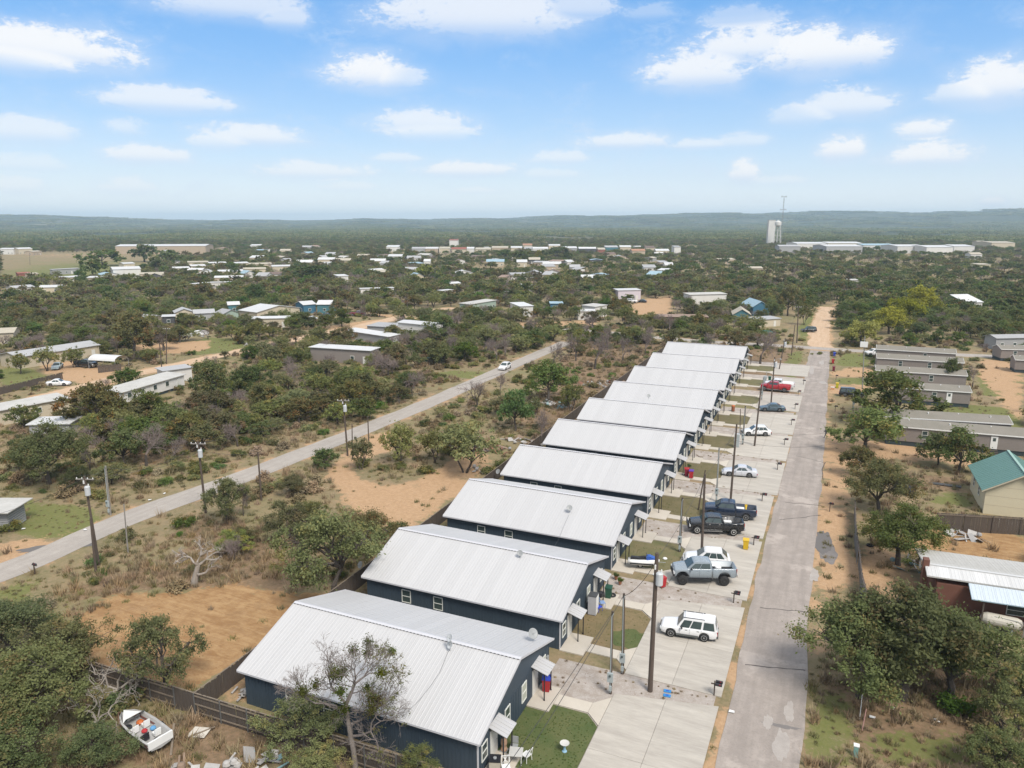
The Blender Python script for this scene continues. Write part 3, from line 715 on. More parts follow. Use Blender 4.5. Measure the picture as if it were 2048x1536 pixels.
def leaf_mesh(name, g, centres, radii, n_per, size, m, flat=.8, tint_bias=0.):
    C = np.repeat(centres, n_per, axis=0); Rr = np.repeat(radii, n_per)
    off = g.normal(0, 1, C.shape); off *= (np.abs(g.normal(0, .55, len(C))) + .15)[:, None] / (np.linalg.norm(off, axis=1)[:, None] + 1e-6)
    off[:, 2] *= flat
    P = C + off * Rr[:, None]
    nn = g.normal(0, 1, P.shape) + off * .8 / (np.linalg.norm(off, axis=1)[:, None] + 1e-6); nn[:, 2] += .9; u = np.cross(nn, g.normal(0, 1, P.shape)); u /= np.linalg.norm(u, axis=1)[:, None] + 1e-9
    v_ = np.cross(u, nn); v_ /= np.linalg.norm(v_, axis=1)[:, None] + 1e-9
    s = size * g.uniform(.6, 1.35, len(P))[:, None]
    V = np.stack([P - u * s * 1.2, P - v_ * s * .6, P + u * s * 1.2, P + v_ * s * .6], 1).reshape(-1, 3)
    F = np.arange(len(V)).reshape(-1, 4)
    me = raw_mesh(name, V, F)
    t0 = np.repeat(np.clip(g.uniform(0, 1, len(centres)) * .9 + tint_bias, 0, 1), n_per); hgt = np.clip((P[:, 2] - P[:, 2].min()) / (np.ptp(P[:, 2]) + 1e-6), 0, 1)
    t1 = np.clip(t0 * .6 + g.uniform(0, .4, len(P)), 0, 1); t2 = np.clip(np.repeat(g.uniform(0, .93, len(centres)), n_per) + g.uniform(-.05, .2, len(P)), 0, 1)
    colr = np.repeat(np.stack([t1, t2, hgt, np.ones_like(t1)], -1), 4, axis=0)
    a_ = me.color_attributes.new('tint', 'FLOAT_COLOR', 'POINT'); a_.data.foreach_set('color', colr.astype(np.float32).ravel())
    me.materials.append(m); return me
def limb(mb, g, a, b, r0, r1, n=4, wob=.12, sides=5):
    a = np.array(a, float); b = np.array(b, float); L = np.linalg.norm(b - a); P = [a]
    for k in range(1, n): P.append(a + (b - a) * k / n + g.normal(0, wob * L / n, 3) + np.array([0, 0, .1 * L * math.sin(math.pi * k / n)]))
    P.append(b); mb.tube(P, list(np.linspace(r0, r1, n + 1)), sides, caps=False); return P
def make_tree(kind, seed, lod):
    g = np.random.default_rng(seed * 17 + 5)
    mes = kind == 'mesquite'; Rr = 4. ; H = 6.6 if not mes else 6.0
    N, ls, tw = {0: (20000, .084, True), 1: (5600, .155, False), 2: (1100, .34, False)}[lod]
    if mes: N = int(N * .62)
    nl = int(g.integers(7, 11)) if not mes else int(g.integers(9, 13))
    ang = np.linspace(0, 2 * math.pi, nl, endpoint=False) + g.uniform(-.4, .4, nl)
    rr = Rr * np.where(np.arange(nl) % 3 == 0, g.uniform(.05, .35, nl), g.uniform(.42, .72, nl))
    lz = H * np.where(np.arange(nl) % 3 == 0, g.uniform(.64, .80, nl), g.uniform(.34 if not mes else .42, .66, nl))
    LC = np.stack([rr * np.cos(ang), rr * np.sin(ang), lz], -1)
    LR = Rr * g.uniform(.32, .48, nl) * (1 if not mes else .85)
    cs, cr = [], []
    ncl = {0: 11 if not mes else 9, 1: 8, 2: 5}[lod]
    for c, r_ in zip(LC, LR):
        d = g.normal(0, 1, (ncl, 3)); d[:, 2] = d[:, 2] * .9 + .25; d /= np.linalg.norm(d, axis=1)[:, None]
        cs.append(c + d * r_ * g.uniform(.65, 1.1, (ncl, 1)) * np.array([1, 1, .75])); cr.append(np.full(ncl, r_ * g.uniform(.36, .60)))
    cs = np.vstack(cs); cr = np.concatenate(cr)
    crown = leaf_mesh('crown', g, cs, cr * (1. if not mes else .95), max(4, N // len(cs)), ls, M_leaf[kind])
    mb = MB(); ns = 6 if lod == 0 else 4
    forks = 1 if not mes else int(g.integers(2, 4)); tops = []
    for k in range(forks):
        a = g.uniform(0, 6.28); b = np.array([math.cos(a) * (.25 if forks == 1 else .9), math.sin(a) * (.25 if forks == 1 else .9), H * g.uniform(.20, .30)])
        limb(mb, g, (math.cos(a) * .12 * (forks > 1), math.sin(a) * .12 * (forks > 1), -.3), b, .26 if forks == 1 else .16, .18 if forks == 1 else .11, 3, .1, ns); tops.append(b)
    for i, c in enumerate(LC):
        if lod == 2 and i % 2: continue
        b = tops[int(np.argmin([np.linalg.norm(c - t) for t in tops]))]
        P = limb(mb, g, b, c, .11, .045, 4, .22, ns - 1 if lod else 5)
        if tw:
            for q in cs[i * ncl:(i + 1) * ncl]: limb(mb, g, P[-1 - int(g.integers(0, 2))], q, .035, .012, 2, .2, 3)
    tr = mb.mesh('trunk', M_bark)
    return tr, crown
def bare_crown(g, mb, base, R_, H, depth, r0=.12, sides=3, spread=.55, kids=(3, 4), up=.35, tips=None):
    def rec(p, d, L, r_, k):
        q = p + d * L; m_ = p + d * L * .5 + g.normal(0, .07 * L, 3)
        mb.tube([p, m_, q], [r_, r_ * .8, r_ * .62], sides if k > 1 else 3, caps=False)
        if k <= 0:
            if tips is not None: tips.append(q)
            return
        for _ in range(int(g.integers(kids[0], kids[1] + 1))):
            e = d + g.normal(0, spread, 3); e[2] += up * .3; e /= np.linalg.norm(e); rec(q if g.random() > .35 else m_, e, L * g.uniform(.62, .85), max(r_ * .58, .011), k - 1)
    b = np.array(base, float)
    for _ in range(4):
        a = g.uniform(0, 6.28); d = np.array([math.cos(a) * .75, math.sin(a) * .75, .9]); d /= np.linalg.norm(d)
        rec(b, d, H * .26, r0, depth)
def make_bare(seed, lod):
    g = np.random.default_rng(seed * 31 + 2); mb = MB(); H = 6.; mb.tube([(0, 0, -.3), (.05, .05, .8), (.1, 0, 1.5)], [.22, .18, .14], 6 if lod == 0 else 4, caps=False)
    mt = mb.mesh('trunk', M_bark); mb = MB(); bare_crown(g, mb, (.1, 0, 1.5), 3.5, H, {0: 5, 1: 4, 2: 3}[lod], r0=.1 if lod < 2 else .12, kids=(3, 4) if lod else (3, 4))
    me = mb.mesh('crown', M_twig); return mt, me
def make_bush(kind, seed, lod=0):
    g = np.random.default_rng(seed * 13 + 9); n = 12; d = g.normal(0, 1, (n, 3)); d[:, 2] = np.abs(d[:, 2]); d /= np.linalg.norm(d, axis=1)[:, None]
    c = d * g.uniform(.35, .85, (n, 1)) * np.array([1, 1, .8]) + np.array([0, 0, .25])
    return leaf_mesh('crown', g, c, np.full(n, .42), 120 if lod == 0 else 32, .085 if lod == 0 else .16, M_leaf[kind])
def make_tuft(kind, seed, n=46, h=.55):
    g = np.random.default_rng(seed * 7 + 1); V = []; F = []; T = []
    for k in range(n):
        a, r_ = g.uniform(0, 6.28), g.uniform(0, .38) ; x, y = r_ * math.cos(a), r_ * math.sin(a); b = g.uniform(0, 6.28); w = g.uniform(.018, .045)
        hh = h * g.uniform(.4, 1.2); dx, dy = g.normal(0, .3, 2) * hh; i = len(V)
        V += [(x - w * math.cos(b), y - w * math.sin(b), -.04), (x + w * math.cos(b), y + w * math.sin(b), -.04), (x + dx, y + dy, hh)]; F.append((i, i + 1, i + 2)); t = g.uniform(0, 1); T += [(t, g.uniform(0, .9), 0, 1)] * 3
    me = raw_mesh('tuft', np.array(V), np.array(F)); a_ = me.color_attributes.new('tint', 'FLOAT_COLOR', 'POINT'); a_.data.foreach_set('color', np.array(T, np.float32).ravel()); me.materials.append(M_leaf[kind]); return me

def scatter(name, pts, idx, rot, scl, meshes, label, cat, mats=None):
    """ONE stuff object: points carrying instances of the given meshes"""
    me = bpy.data.meshes.new(name); me.vertices.add(len(pts)); me.vertices.foreach_set('co', np.asarray(pts, np.float32).ravel())
    for nm, typ, arr in (('idx', 'INT', idx.astype(np.int32)), ('rz', 'FLOAT', rot.astype(np.float32))):
        a_ = me.attributes.new(nm, typ, 'POINT'); a_.data.foreach_set('value', arr)
    a_ = me.attributes.new('scl', 'FLOAT_VECTOR', 'POINT'); a_.data.foreach_set('vector', np.asarray(scl, np.float32).ravel())
    me.update(); o = link(name, me); tag(o, label, cat, kind='stuff')
    ng = bpy.data.node_groups.new(name + '_nodes', 'GeometryNodeTree')
    ng.interface.new_socket('Geometry', in_out='INPUT', socket_type='NodeSocketGeometry'); ng.interface.new_socket('Geometry', in_out='OUTPUT', socket_type='NodeSocketGeometry')
    N = ng.nodes; L = ng.links; gi = N.new('NodeGroupInput'); go = N.new('NodeGroupOutput'); ip = N.new('GeometryNodeInstanceOnPoints'); mp = N.new('GeometryNodeMeshToPoints')
    jn = N.new('GeometryNodeJoinGeometry')
    for k, ms in enumerate(reversed(meshes)):
        ms = ms if isinstance(ms, (list, tuple)) else [ms]
        j2 = N.new('GeometryNodeJoinGeometry')
        for mm in ms:
            src = bpy.data.objects.new(name + '_source', mm); oi = N.new('GeometryNodeObjectInfo'); oi.inputs[0].default_value = src; L.new(oi.outputs['Geometry'], j2.inputs[0])
        gti = N.new('GeometryNodeGeometryToInstance'); L.new(j2.outputs[0], gti.inputs[0]); L.new(gti.outputs[0], jn.inputs[0])
    def attr(nm, dt):
        a = N.new('GeometryNodeInputNamedAttribute'); a.data_type = dt; a.inputs[0].default_value = nm; return [s for s in a.outputs if s.enabled and s.name == 'Attribute'][0]
    L.new(gi.outputs[0], mp.inputs['Mesh']); L.new(mp.outputs[0], ip.inputs['Points']); L.new(jn.outputs[0], ip.inputs['Instance']); ip.inputs['Pick Instance'].default_value = True
    L.new(attr('idx', 'INT'), ip.inputs['Instance Index']); L.new(attr('scl', 'FLOAT_VECTOR'), ip.inputs['Scale'])
    cx = N.new('ShaderNodeCombineXYZ'); L.new(attr('rz', 'FLOAT'), cx.inputs[2]); L.new(cx.outputs[0], ip.inputs['Rotation'])
    L.new(ip.outputs[0], go.inputs[0]); md = o.modifiers.new('scatter', 'NODES'); md.node_group = ng
    return o

TREES = {}
for kd in ('oak', 'mesquite', 'olive', 'rust', 'yellow', 'bright'):
    for lod in (0, 1, 2):
        TREES[kd, lod] = [make_tree(kd, s_ + 10 * lod + hash(kd[0]) % 1 + {'oak': 0, 'olive': 500, 'mesquite': 100, 'rust': 200, 'yellow': 300, 'bright': 400}[kd], lod) for s_ in range(3 if kd in ('oak', 'mesquite', 'olive') else (2 if lod else 1))]
for lod in (0, 1, 2): TREES['bare', lod] = [make_bare(s_ + lod * 5, lod) for s_ in range(2)]
BUSH = [make_bush(k, i) for i, k in enumerate(('mesquite', 'rust', 'bright', 'dry', 'oak'))]
BUSHF = [make_bush(k, i + 20, 1) for i, k in enumerate(('mesquite', 'rust', 'dry'))]
NAMES = dict(oak='oak_tree', olive='oak_tree', mesquite='mesquite_tree', rust='oak_tree', yellow='yellow_tree', bright='green_tree', bare='bare_tree')
tree_xy = []
def depth_of(P): return float((np.array(P) - [0, 0, CAMH]) @ _fw)
def add_tree(kind, x, y, R_, H, label, group=None, lod=None, rz=None, var=None):
    z = float(gz(y)); d = depth_of((x, y, 0))
    if lod is None: lod = 0 if d < 105 else 1 if d < 330 else 2
    g = rng; L = TREES[kind, lod]; tr, cr = L[int(g.integers(0, len(L))) if var is None else var % len(L)]
    r = thing(NAMES[kind], label, 'tree', (x, y, z), g.uniform(0, 6.28) if rz is None else rz, group)
    r.scale = (R_ / 4, R_ / 4, H / 7.1) if kind != 'bare' else (R_ / 4., R_ / 4., H / 6.2)
    link('trunk', tr, r); link('crown', cr, r); tree_xy.append((x, y, R_)); return r
# --- trees placed one by one: base pixel, crown width in px, kind, height / width, label
HAND = [
 (1715,1395,250,'olive',.74,'street side part of the big dark oak clump beside the road edge'),(1805,1400,310,'olive',.78,'broad central oak of the big clump below the white metal roof'),(1900,1395,262,'olive',.76,'oak of the big clump nearest the black tank and brown shed'),
 (1797,1130,168,'olive',.72,'speckled oak shading junk behind the leaning board fence'),(1757,1025,135,'rust',.78,'rust tinged oak beside the black bin bag in the tan yard'),(1712,952,80,'rust',.8,'small rusty oak at the verge beside the slim grey meter pole'),
 (1732,908,146,'olive',.62,'yellow green oak overhanging the walking person'),(1916,944,105,'oak',.85,'oak with visible trunk before the grey mobile home, near the green roof'),(1875,930,70,'oak',1.,'oak touching the left side of its larger twin by the tan sand bank'),
 (1788,848,172,'olive',.60,'wide rounded oak standing over the grey mobile homes'),(1897,772,56,'oak',1.0,'dense round dark tree between two grey mobile homes'),(1945,775,45,'bare',1.,'bare bush tree beside the round dark tree at the mobile homes'),
 (1722,694,72,'yellow',.8,'bright yellow tree beside the cross road'),(1778,668,78,'yellow',.7,'yellow green tree, lowest of the yellow cluster'),(1805,650,76,'yellow',.75,'yellow tree in the middle of the yellow cluster'),(1838,632,76,'yellow',.8,'topmost yellow tree of the yellow cluster'),(1752,655,45,'yellow',.8,'small yellow tree at the near side of the yellow cluster'),
 (1575,632,56,'rust',1.1,'orange brown oak beside the blue house'),(1607,650,36,'mesquite',1.3,'slim green tree at the dirt road bend beside utility poles'),
 (1520,728,88,'bare',.8,'large round leafless tree behind the last duplex'),(1423,712,46,'bare',1.1,'leafless tree beside the cross road, near the olive pair'),(1470,708,46,'rust',1.1,'olive brown tree beside the large round leafless tree'),(1388,722,40,'bare',1.2,'thin leafless tree in the brown scrub behind the roofs'),
 (1190,738,92,'bare',.8,'tangled leafless grey tree at the end of the pale road'),(1245,726,62,'bare',.9,'leafless tree in scrub between pale road and roofs'),(1152,722,60,'bare',1.,'leafless tree beside the bend of the pale road'),
 (1098,803,102,'oak',.8,'dark oak beside the pale road and the white junk heaps'),(1031,862,82,'bright',1.05,'neat round green tree on a dark trunk'),(955,818,86,'bare',.75,'leafless spreading tree at the edge of the pale road'),(1142,822,58,'mesquite',1.1,'green tipped mesquite among white junk heaps'),
 (930,945,140,'mesquite',.82,'three trunked mesquite inside the sandy loop'),(805,930,85,'mesquite',1.1,'twisted mesquite on the near side of the sandy loop'),(722,940,62,'mesquite',1.2,'leaning sparse mesquite at the loop edge by the poles'),(915,912,90,'mesquite',.8,'mesquite at the back of the sandy loop by the brush pile'),(868,925,80,'mesquite',.95,'middle mesquite of the group inside the sandy loop'),
 (1082,892,62,'bare',1.2,'crooked half bare tree beside the roof edge debris'),
 (660,1190,228,'mesquite',.88,'large olive tree in front of the sandy loop, beside the second roof'),(735,1118,115,'rust',.9,'brown leaved tree touching the sandy loop bank'),(585,1085,125,'mesquite',.75,'olive tree beside the large one above the cleared lot'),
 (327,1390,178,'mesquite',1.06,'lone leafy tree at the fence of the cleared orange lot'),(130,1372,205,'mesquite',.8,'leafy tree leaning over the board fence corner'),(25,1310,190,'olive',.65,'full olive tree at the frame edge above the board fence'),
 (60,1470,250,'olive',.7,'broad mesquite beside the old boat'),(195,1536,150,'olive',.6,'low oak branches at the bow of the old boat'),(10,1560,210,'oak',.6,'dark oak at the bottom corner below the broad mesquite'),
 (600,1500,180,'mesquite',.62,'feathery green bush tree against the board fence'),(640,1560,140,'mesquite',.6,'olive bush at the foot of the mistletoe tree'),(835,1575,120,'mesquite',.75,'yellow olive bush beside the navy wall'),
 (452,1047,98,'mesquite',1.1,'crooked tree standing at the near edge of the pale road'),(487,1032,38,'bare',1.8,'small thin tree beside the crooked roadside tree'),(470,1122,62,'bare',.8,'brown leafless bush beside the white dead tree'),
 (650,938,62,'bright',.7,'round green bush beside the pale road'),(256,782,72,'bright',.65,'bright green bush beside the white mobile home'),(195,856,125,'rust',.75,'brown green tree between two pale mobile homes'),(100,968,160,'olive',.75,'wide green mesquite above the grassy bank'),
 (268,712,108,'rust',.85,'large brown oak behind the white canopy'),(40,748,50,'mesquite',.95,'small mesquite beside the parked white cars'),(2045,1400,110,'olive',.8,'green bush tree at the frame edge below the tank'),(1990,1560,170,'olive',.6,'pale green bush tree in the bottom corner of the weedy field'),(2012,1478,150,'mesquite',.75,'olive shrub tree at the frame edge on the weedy field'),
 (430,802,100,'olive',.8,'green tree behind the white mobile home end'),(345,868,90,'mesquite',.8,'olive tree below the white mobile home'),(505,792,80,'oak',.8,'dark tree in the thicket beside the white mobile home'),
 (885,682,66,'oak',.85,'dark green oak beside the white house with sheds'),(512,612,56,'bright',.8,'bright green tree beside the teal shed'),(206,532,80,'oak',.42,'wide dark oak, first in front of the long warehouse'),(290,524,62,'oak',.6,'dark oak in front of the warehouse wall'),(340,532,60,'oak',.6,'dark oak right of the warehouse pair beside cabins'),(188,556,58,'oak',.7,'dark oak beside the white barn'),(312,545,42,'oak',.8,'small oak in front of the cabins'),
 (625,566,80,'oak',.5,'broad dark oak beside the long cabins'),(1252,652,52,'mesquite',.9,'mesquite in the sandy yard beside the purple trimmed trailer'),(805,648,50,'mesquite',.8,'mesquite beside the junction of dirt lanes'),(1040,524,50,'oak',.5,'dark oak in the town below the orange roof'),(1115,520,56,'oak',.5,'pair of dark oaks in front of the town shops'),(1012,520,40,'oak',.55,'dark round oak beside the town houses'),(850,560,46,'yellow',.6,'yellowish tree beside the small town houses'),(1078,520,24,'yellow',.8,'small yellow tree in the town centre'),
 (1215,700,48,'bare',1.1,'leafless tree at the cross road beside the far thicket'),(1290,712,54,'bare',1.,'leafless tree in scrub above the last roofs'),(1345,700,40,'rust',1.1,'brown tree by the cross road above the last roofs'),(1105,740,60,'bare',1.,'leafless tree beside the pale road before the dark oak'),(1270,690,40,'oak',.9,'dark small oak at the cross road edge'),(1000,790,50,'bare',.9,'low leafless tree beside the pale road and the neat green tree'),(1070,830,40,'mesquite',1.,'small mesquite between the junk heaps and the neat tree'),
 (95,742,60,'mesquite',.9,'mesquite in front of the cream house wall'),(150,735,50,'mesquite',.9,'mesquite at the end of the cream house'),(50,858,70,'mesquite',.8,'mesquite in front of the long pale roofed home'),(300,830,60,'mesquite',.6,'low mesquite before the long white mobile home'),
 (1535,620,30,'oak',.8,'dark tree behind the blue house')]
for i, (bx, by, w_, kd, asp, lab) in enumerate(HAND):
    P = G(bx, by); d = depth_of(P); D = w_ * d / FOC
    add_tree(kd, P[0], P[1], D / 2 * 1.02, max(2.2, D * asp * 1.12), lab, var=i)
# ================================================================== OTHER BUILDINGS
MATW = dict(white=mat('white_cladding', (.62, .61, .58), .6, (.50, .48, .45), .4, .6, rnd=.08), cream=mat('cream_cladding', (.50, .44, .33), .7, (.42, .36, .27), .4, .6, rnd=.08),
    tan=mat('tan_cladding', (.42, .34, .25), .7, (.34, .27, .20), .4, .6, rnd=.08), grey=mat('grey_cladding', (.33, .33, .33), .7, (.26, .26, .26), .4, .6, rnd=.1), taupe=mat('taupe_lap_siding', (.235, .205, .185), .7, (.20, .175, .158), .5, .6),
    teal=mat('teal_cladding', (.06, .17, .20), .7), blue=mat('blue_cladding', (.045, .145, .225), .65), brown=mat('red_brown_wall', (.16, .065, .042), .75, (.11, .05, .035), .6, .7), red=mat('brick_red_wall', (.26, .10, .07), .8), dark=mat('dark_cladding', (.07, .07, .075), .6), palegreen=mat('pale_green_cladding', (.30, .38, .32), .7), purple=mat('white_wall_purple_trim', (.55, .50, .54), .6), beige=mat('beige_stucco', (.56, .50, .355), .8, (.50, .445, .315), .3, .6))
MATR = dict(white=mat('white_metal_roof', (.56, .56, .55), .5, (.44, .44, .43), .25, .6, rnd=.06, stretch=(1.5, .3, 1)), grey=mat('grey_roof', (.36, .36, .36), .7, (.28, .28, .28), .5, .6, rnd=.1), taupe=mat('weathered_shingle', (.215, .195, .165), .9, (.165, .155, .125), .6, .8, .3, 12),
    green=mat('green_metal_roof', (.115, .225, .195), .5, (.10, .195, .17), .4, .5), brown=mat('brown_roof', (.16, .11, .085), .8), rust=mat('rusty_roof', (.30, .22, .17), .8, (.20, .13, .10), .5, .8), blue=mat('blue_roof', (.30, .42, .48), .6), red=mat('red_roof', (.28, .09, .06), .7), orange=mat('orange_tile_roof', (.38, .20, .12), .8), tan=mat('tan_roof', (.42, .38, .30), .8), dirty=mat('dirty_white_roof', (.50, .49, .46), .7, (.34, .33, .30), .4, .8))
M_skirt = mat('dark_skirting', (.028, .045, .052), .7)
footprints = []
def building(name, x0, y0, x1, y1, D, hw, rise, roof, wall, label, cat='building', style='gable', group=None, windows=True, ov=.35, skirt=None, win_h=1.1, door=True, panels=False):
    A, B = G(x0, y0), G(x1, y1); L = float(np.hypot(*(B - A)[:2])); ang = math.atan2(B[1] - A[1], B[0] - A[0])
    t = thing(name, label, cat, ((A[0] + B[0]) / 2, (A[1] + B[1]) / 2, min(A[2], B[2])), ang, group)
    footprints.append(((A[0] + B[0]) / 2 - math.sin(ang) * D / 2, (A[1] + B[1]) / 2 + math.cos(ang) * D / 2, L, D, ang))
    wm, rm = MATW[wall], MATR[roof]; z0 = .6 if skirt else 0
    if skirt: MB().box(0, D / 2, .3, L - .3, D - .3, .62).build('skirting', M_skirt, t)
    m_ = MB()
    if style == 'gable': m_.extr([(-L / 2, 0, z0), (-L / 2, D, z0), (-L / 2, D, hw), (-L / 2, D / 2, hw + rise - .06), (-L / 2, 0, hw)], (L, 0, 0))
    elif style == 'end': m_.extr([(-L / 2, 0, z0), (L / 2, 0, z0), (L / 2, 0, hw), (0, 0, hw + rise - .06), (-L / 2, 0, hw)], (0, D, 0))
    else: m_.box(0, D / 2, (z0 + hw) / 2, L, D, hw - z0)
    m_.build('wall', wm, t)
    m_ = MB(); th = .12
    if style == 'gable':
        for sg in (0, 1):
            ya, yb, e = (-ov, D / 2, -ov * rise / (D / 2)) if sg == 0 else (D + ov, D / 2, -ov * rise / (D / 2))
            P = [(-L / 2 - ov, ya, hw + e), (-L / 2 - ov, yb, hw + rise), (-L / 2 - ov, yb, hw + rise + th), (-L / 2 - ov, ya, hw + e + th)]
            m_.extr(P, (L + 2 * ov, 0, 0))
    elif style == 'end':
        for sg in (-1, 1):
            P = [(sg * (L / 2 + ov), -ov, hw - ov * rise / (L / 2)), (0, -ov, hw + rise), (0, -ov, hw + rise + th), (sg * (L / 2 + ov), -ov, hw + th - ov * rise / (L / 2))]
            m_.extr(P, (0, D + 2 * ov, 0))
    else: m_.extr([(-L / 2 - ov, -ov, hw + .01), (-L / 2 - ov, D + ov, hw + rise), (-L / 2 - ov, D + ov, hw + rise + th), (-L / 2 - ov, -ov, hw + .01 + th)], (L + 2 * ov, 0, 0))
    r_ = m_.build('roof', rm, t)
    if windows:
        g_ = np.random.default_rng(int(x0 * 7 + y0)); n = max(1, int(L / 3.4)); ks = [k for k in range(n) if g_.random() < .8] or [0]
        zc = min(hw - .85, z0 + 1.5)
        dk = int(g_.integers(0, n)) if door and n > 1 else -1
        for k in ks:
            x = -L / 2 + L * (k + .5) / n
            if k == dk: continue
            f = MB().box(0, 0, 0, 1.1, .08, win_h).build('window', M_wframe, t, (x, -.03, zc)); MB().box(0, -.035, 0, .92, .04, win_h - .2).build('pane', M_glass, f)
        if dk >= 0: MB().box(0, 0, 1., .95, .08, 2.).build('door', M_door, t, (-L / 2 + L * (dk + .5) / n, -.03, z0 * .6))
        if D > 5:
            f = MB().box(0, 0, 0, .08, 1.0, win_h).build('window', M_wframe, t, (-L / 2 - .03, D * .3, zc)); MB().box(-.035, 0, 0, .04, .82, win_h - .2).build('pane', M_glass, f)
            f = MB().box(0, 0, 0, .08, 1.0, win_h).build('window', M_wframe, t, (L / 2 + .03, D * .3, zc)); MB().box(.035, 0, 0, .04, .82, win_h - .2).build('pane', M_glass, f)
    return t, L, D
B_ = building
# mobile homes and sheds left of the pale road
B_('mobile_home', 247, 813, 370, 775, 4.2, 2.8, .35, 'dirty', 'white', 'long white mobile home with stained flat roof above the dirt lane', 'mobile home', 'flat', skirt=True)
B_('mobile_home', 330, 768, 385, 760, 4.0, 2.9, .1, 'grey', 'white', 'short white trailer with dark roof behind the long white mobile home', 'mobile home', 'flat')
B_('mobile_home', -30, 858, 140, 824, 4.4, 2.7, .3, 'dirty', 'cream', 'mobile home with long pale roof cut by the frame edge', 'mobile home', 'flat')
B_('shed', 60, 868, 140, 866, 4., 1.6, .2, 'white', 'grey', 'low shed with bright metal roof under the green mesquite', 'shed', 'flat', windows=False)
B_('house', 40, 738, 200, 712, 8., 3.0, .8, 'grey', 'cream', 'cream house with grey roof behind the parked white cars', 'house')
B_('house', -30, 697, 30, 694, 8., 4.2, .9, 'tan', 'cream', 'beige house at the frame edge above the grass', 'house')
B_('mobile_home', 622, 722, 742, 730, 4.5, 3.6, .1, 'white', 'taupe', 'white roofed trailer half hidden by the thicket', 'mobile home', 'flat')
B_('mobile_home', 797, 671, 862, 678, 6., 4.2, .4, 'white', 'white', 'white metal house with a small window beside the dark green oak', 'house', 'gable')
B_('shed', 735, 668, 797, 672, 7., 2.6, .3, 'grey', 'grey', 'low grey roofed shed attached to the white metal house', 'shed', 'flat', windows=False)
B_('shed', 690, 676, 778, 690, 4., 2.4, .3, 'white', 'grey', 'shiny long roof at the near side of the white metal house', 'shed', 'flat', windows=False)
B_('shed', 1, 1072, 20, 1050, 3.5, 2.5, .3, 'grey', 'grey', 'grey slatted shed with pale roof on the grassy bank', 'shed', 'flat', windows=False) if False else None
B_('shed', 489, 657, 578, 655, 4.5, 3.2, .2, 'white', 'cream', 'pale mobile home in front of the big bright metal roof', 'mobile home', 'flat')
B_('barn', 515, 642, 600, 632, 11., 3.2, 1.6, 'white', 'cream', 'low barn with wide bright metal roof', 'barn', 'end', windows=False)
B_('house', 458, 627, 480, 626, 6., 3.4, .9, 'white', 'teal', 'small teal shed left of the bright green tree', 'shed')
B_('house', 608, 628, 632, 626, 7., 3.6, 1., 'white', 'blue', 'blue walled house left half beside the parked truck', 'house')
B_('house', 635, 627, 664, 627, 8., 3.6, 1.2, 'white', 'teal', 'teal house with pale roof beside the junk yard', 'house')
B_('shed', 302, 652, 330, 648, 7., 2.6, .8, 'grey', 'cream', 'low cream hut leftmost of the four huts behind the boats', 'hut', 'end')
B_('shed', 326, 651, 350, 650, 4., 3., .2, 'white', 'dark', 'white flat topped hut beside the low cream hut', 'hut', 'flat')
B_('house', 352, 643, 388, 641, 7., 3.2, 1.2, 'grey', 'cream', 'hut with grey hipped roof in the middle of the huts', 'hut', 'end')
B_('house', 390, 645, 430, 643, 7., 3.2, 1., 'grey', 'grey', 'grey hut behind the white boats', 'hut')
B_('house', 449, 645, 478, 642, 6., 3.2, 1.1, 'grey', 'palegreen', 'pale hut rightmost of the huts behind the boats', 'hut', 'end')
# long school-like cabins
for k, (a, b, y, lab) in enumerate([(377,417,534,'first cabin of the upper row beside the dark oaks'),(419,453,536,'second cabin of the upper row'),(472,498,536,'short cabin in the middle of the upper row'),(499,543,538,'cabin of the upper row before the broad dark oak'),(545,588,543,'end cabin of the upper row, nearest the town'),(437,486,554,'low cabin with eight windows in the lower row'),(488,532,549,'second low cabin of the lower row'),(383,412,542,'small pale cabin between the two rows'),(348,380,547,'pale block beside the small dark oak'),(280,327,560,'flat tan cabin in front of the white barn'),(248,270,537,'small pale cabin between the dark oaks')]):
    B_('cabin', a, y, b, y - 1, 9., 3.6, .8, 'white' if k % 3 else 'tan', 'cream', 'long pale ' + lab if k < 7 else lab, 'cabin', 'gable', group='pale cabins in rows beside the warehouse')
B_('warehouse', 232, 508, 412, 507, 36., 8.5, 1.6, 'white', 'tan', 'very long white roofed warehouse behind the dark oaks', 'warehouse', windows=False)
B_('barn', 228, 558, 283, 556, 14., 6., 1.2, 'white', 'white', 'white barn with a dark blue door beside the dark oak', 'barn')
B_('house', 203, 561, 240, 559, 8., 3.4, 1.2, 'blue', 'white', 'small white house in front of the white barn', 'house', 'end')
B_('bus', 106, 550, 160, 547, 3.4, 3.6, .2, 'grey', 'grey', 'long silver travel trailer parked on the bare lot', 'trailer', 'flat')
B_('shed', 38, 560, 62, 559, 8., 4., .5, 'red', 'red', 'red brown shed beside the silver travel trailer', 'shed'); B_('shed', 62, 561, 78, 560, 6., 4., .5, 'tan', 'tan', 'tan shed joined to the red brown shed', 'shed')
B_('house', 0, 509, 28, 509, 12., 6., 1., 'white', 'white', 'leftmost white building at the meadow edge', 'house'); B_('house', 38, 509, 66, 508, 12., 6., 1.2, 'white', 'cream', 'white building beside the meadow, second from the frame edge', 'house'); B_('house', 66, 511, 84, 510, 10., 4., .8, 'tan', 'tan', 'tan low building at the meadow edge', 'house')
B_('shed', 125, 566, 168, 563, 7., 3., .3, 'white', 'tan', 'low white roofed shed below the silver trailer', 'shed', 'flat'); B_('house', 30, 588, 70, 585, 8., 3., .8, 'grey', 'white', 'white roofed house among trees by the red shed', 'house'); B_('house', 80, 587, 122, 586, 8., 3., .8, 'white', 'cream', 'white house half hidden by mesquites, frame edge side', 'house')
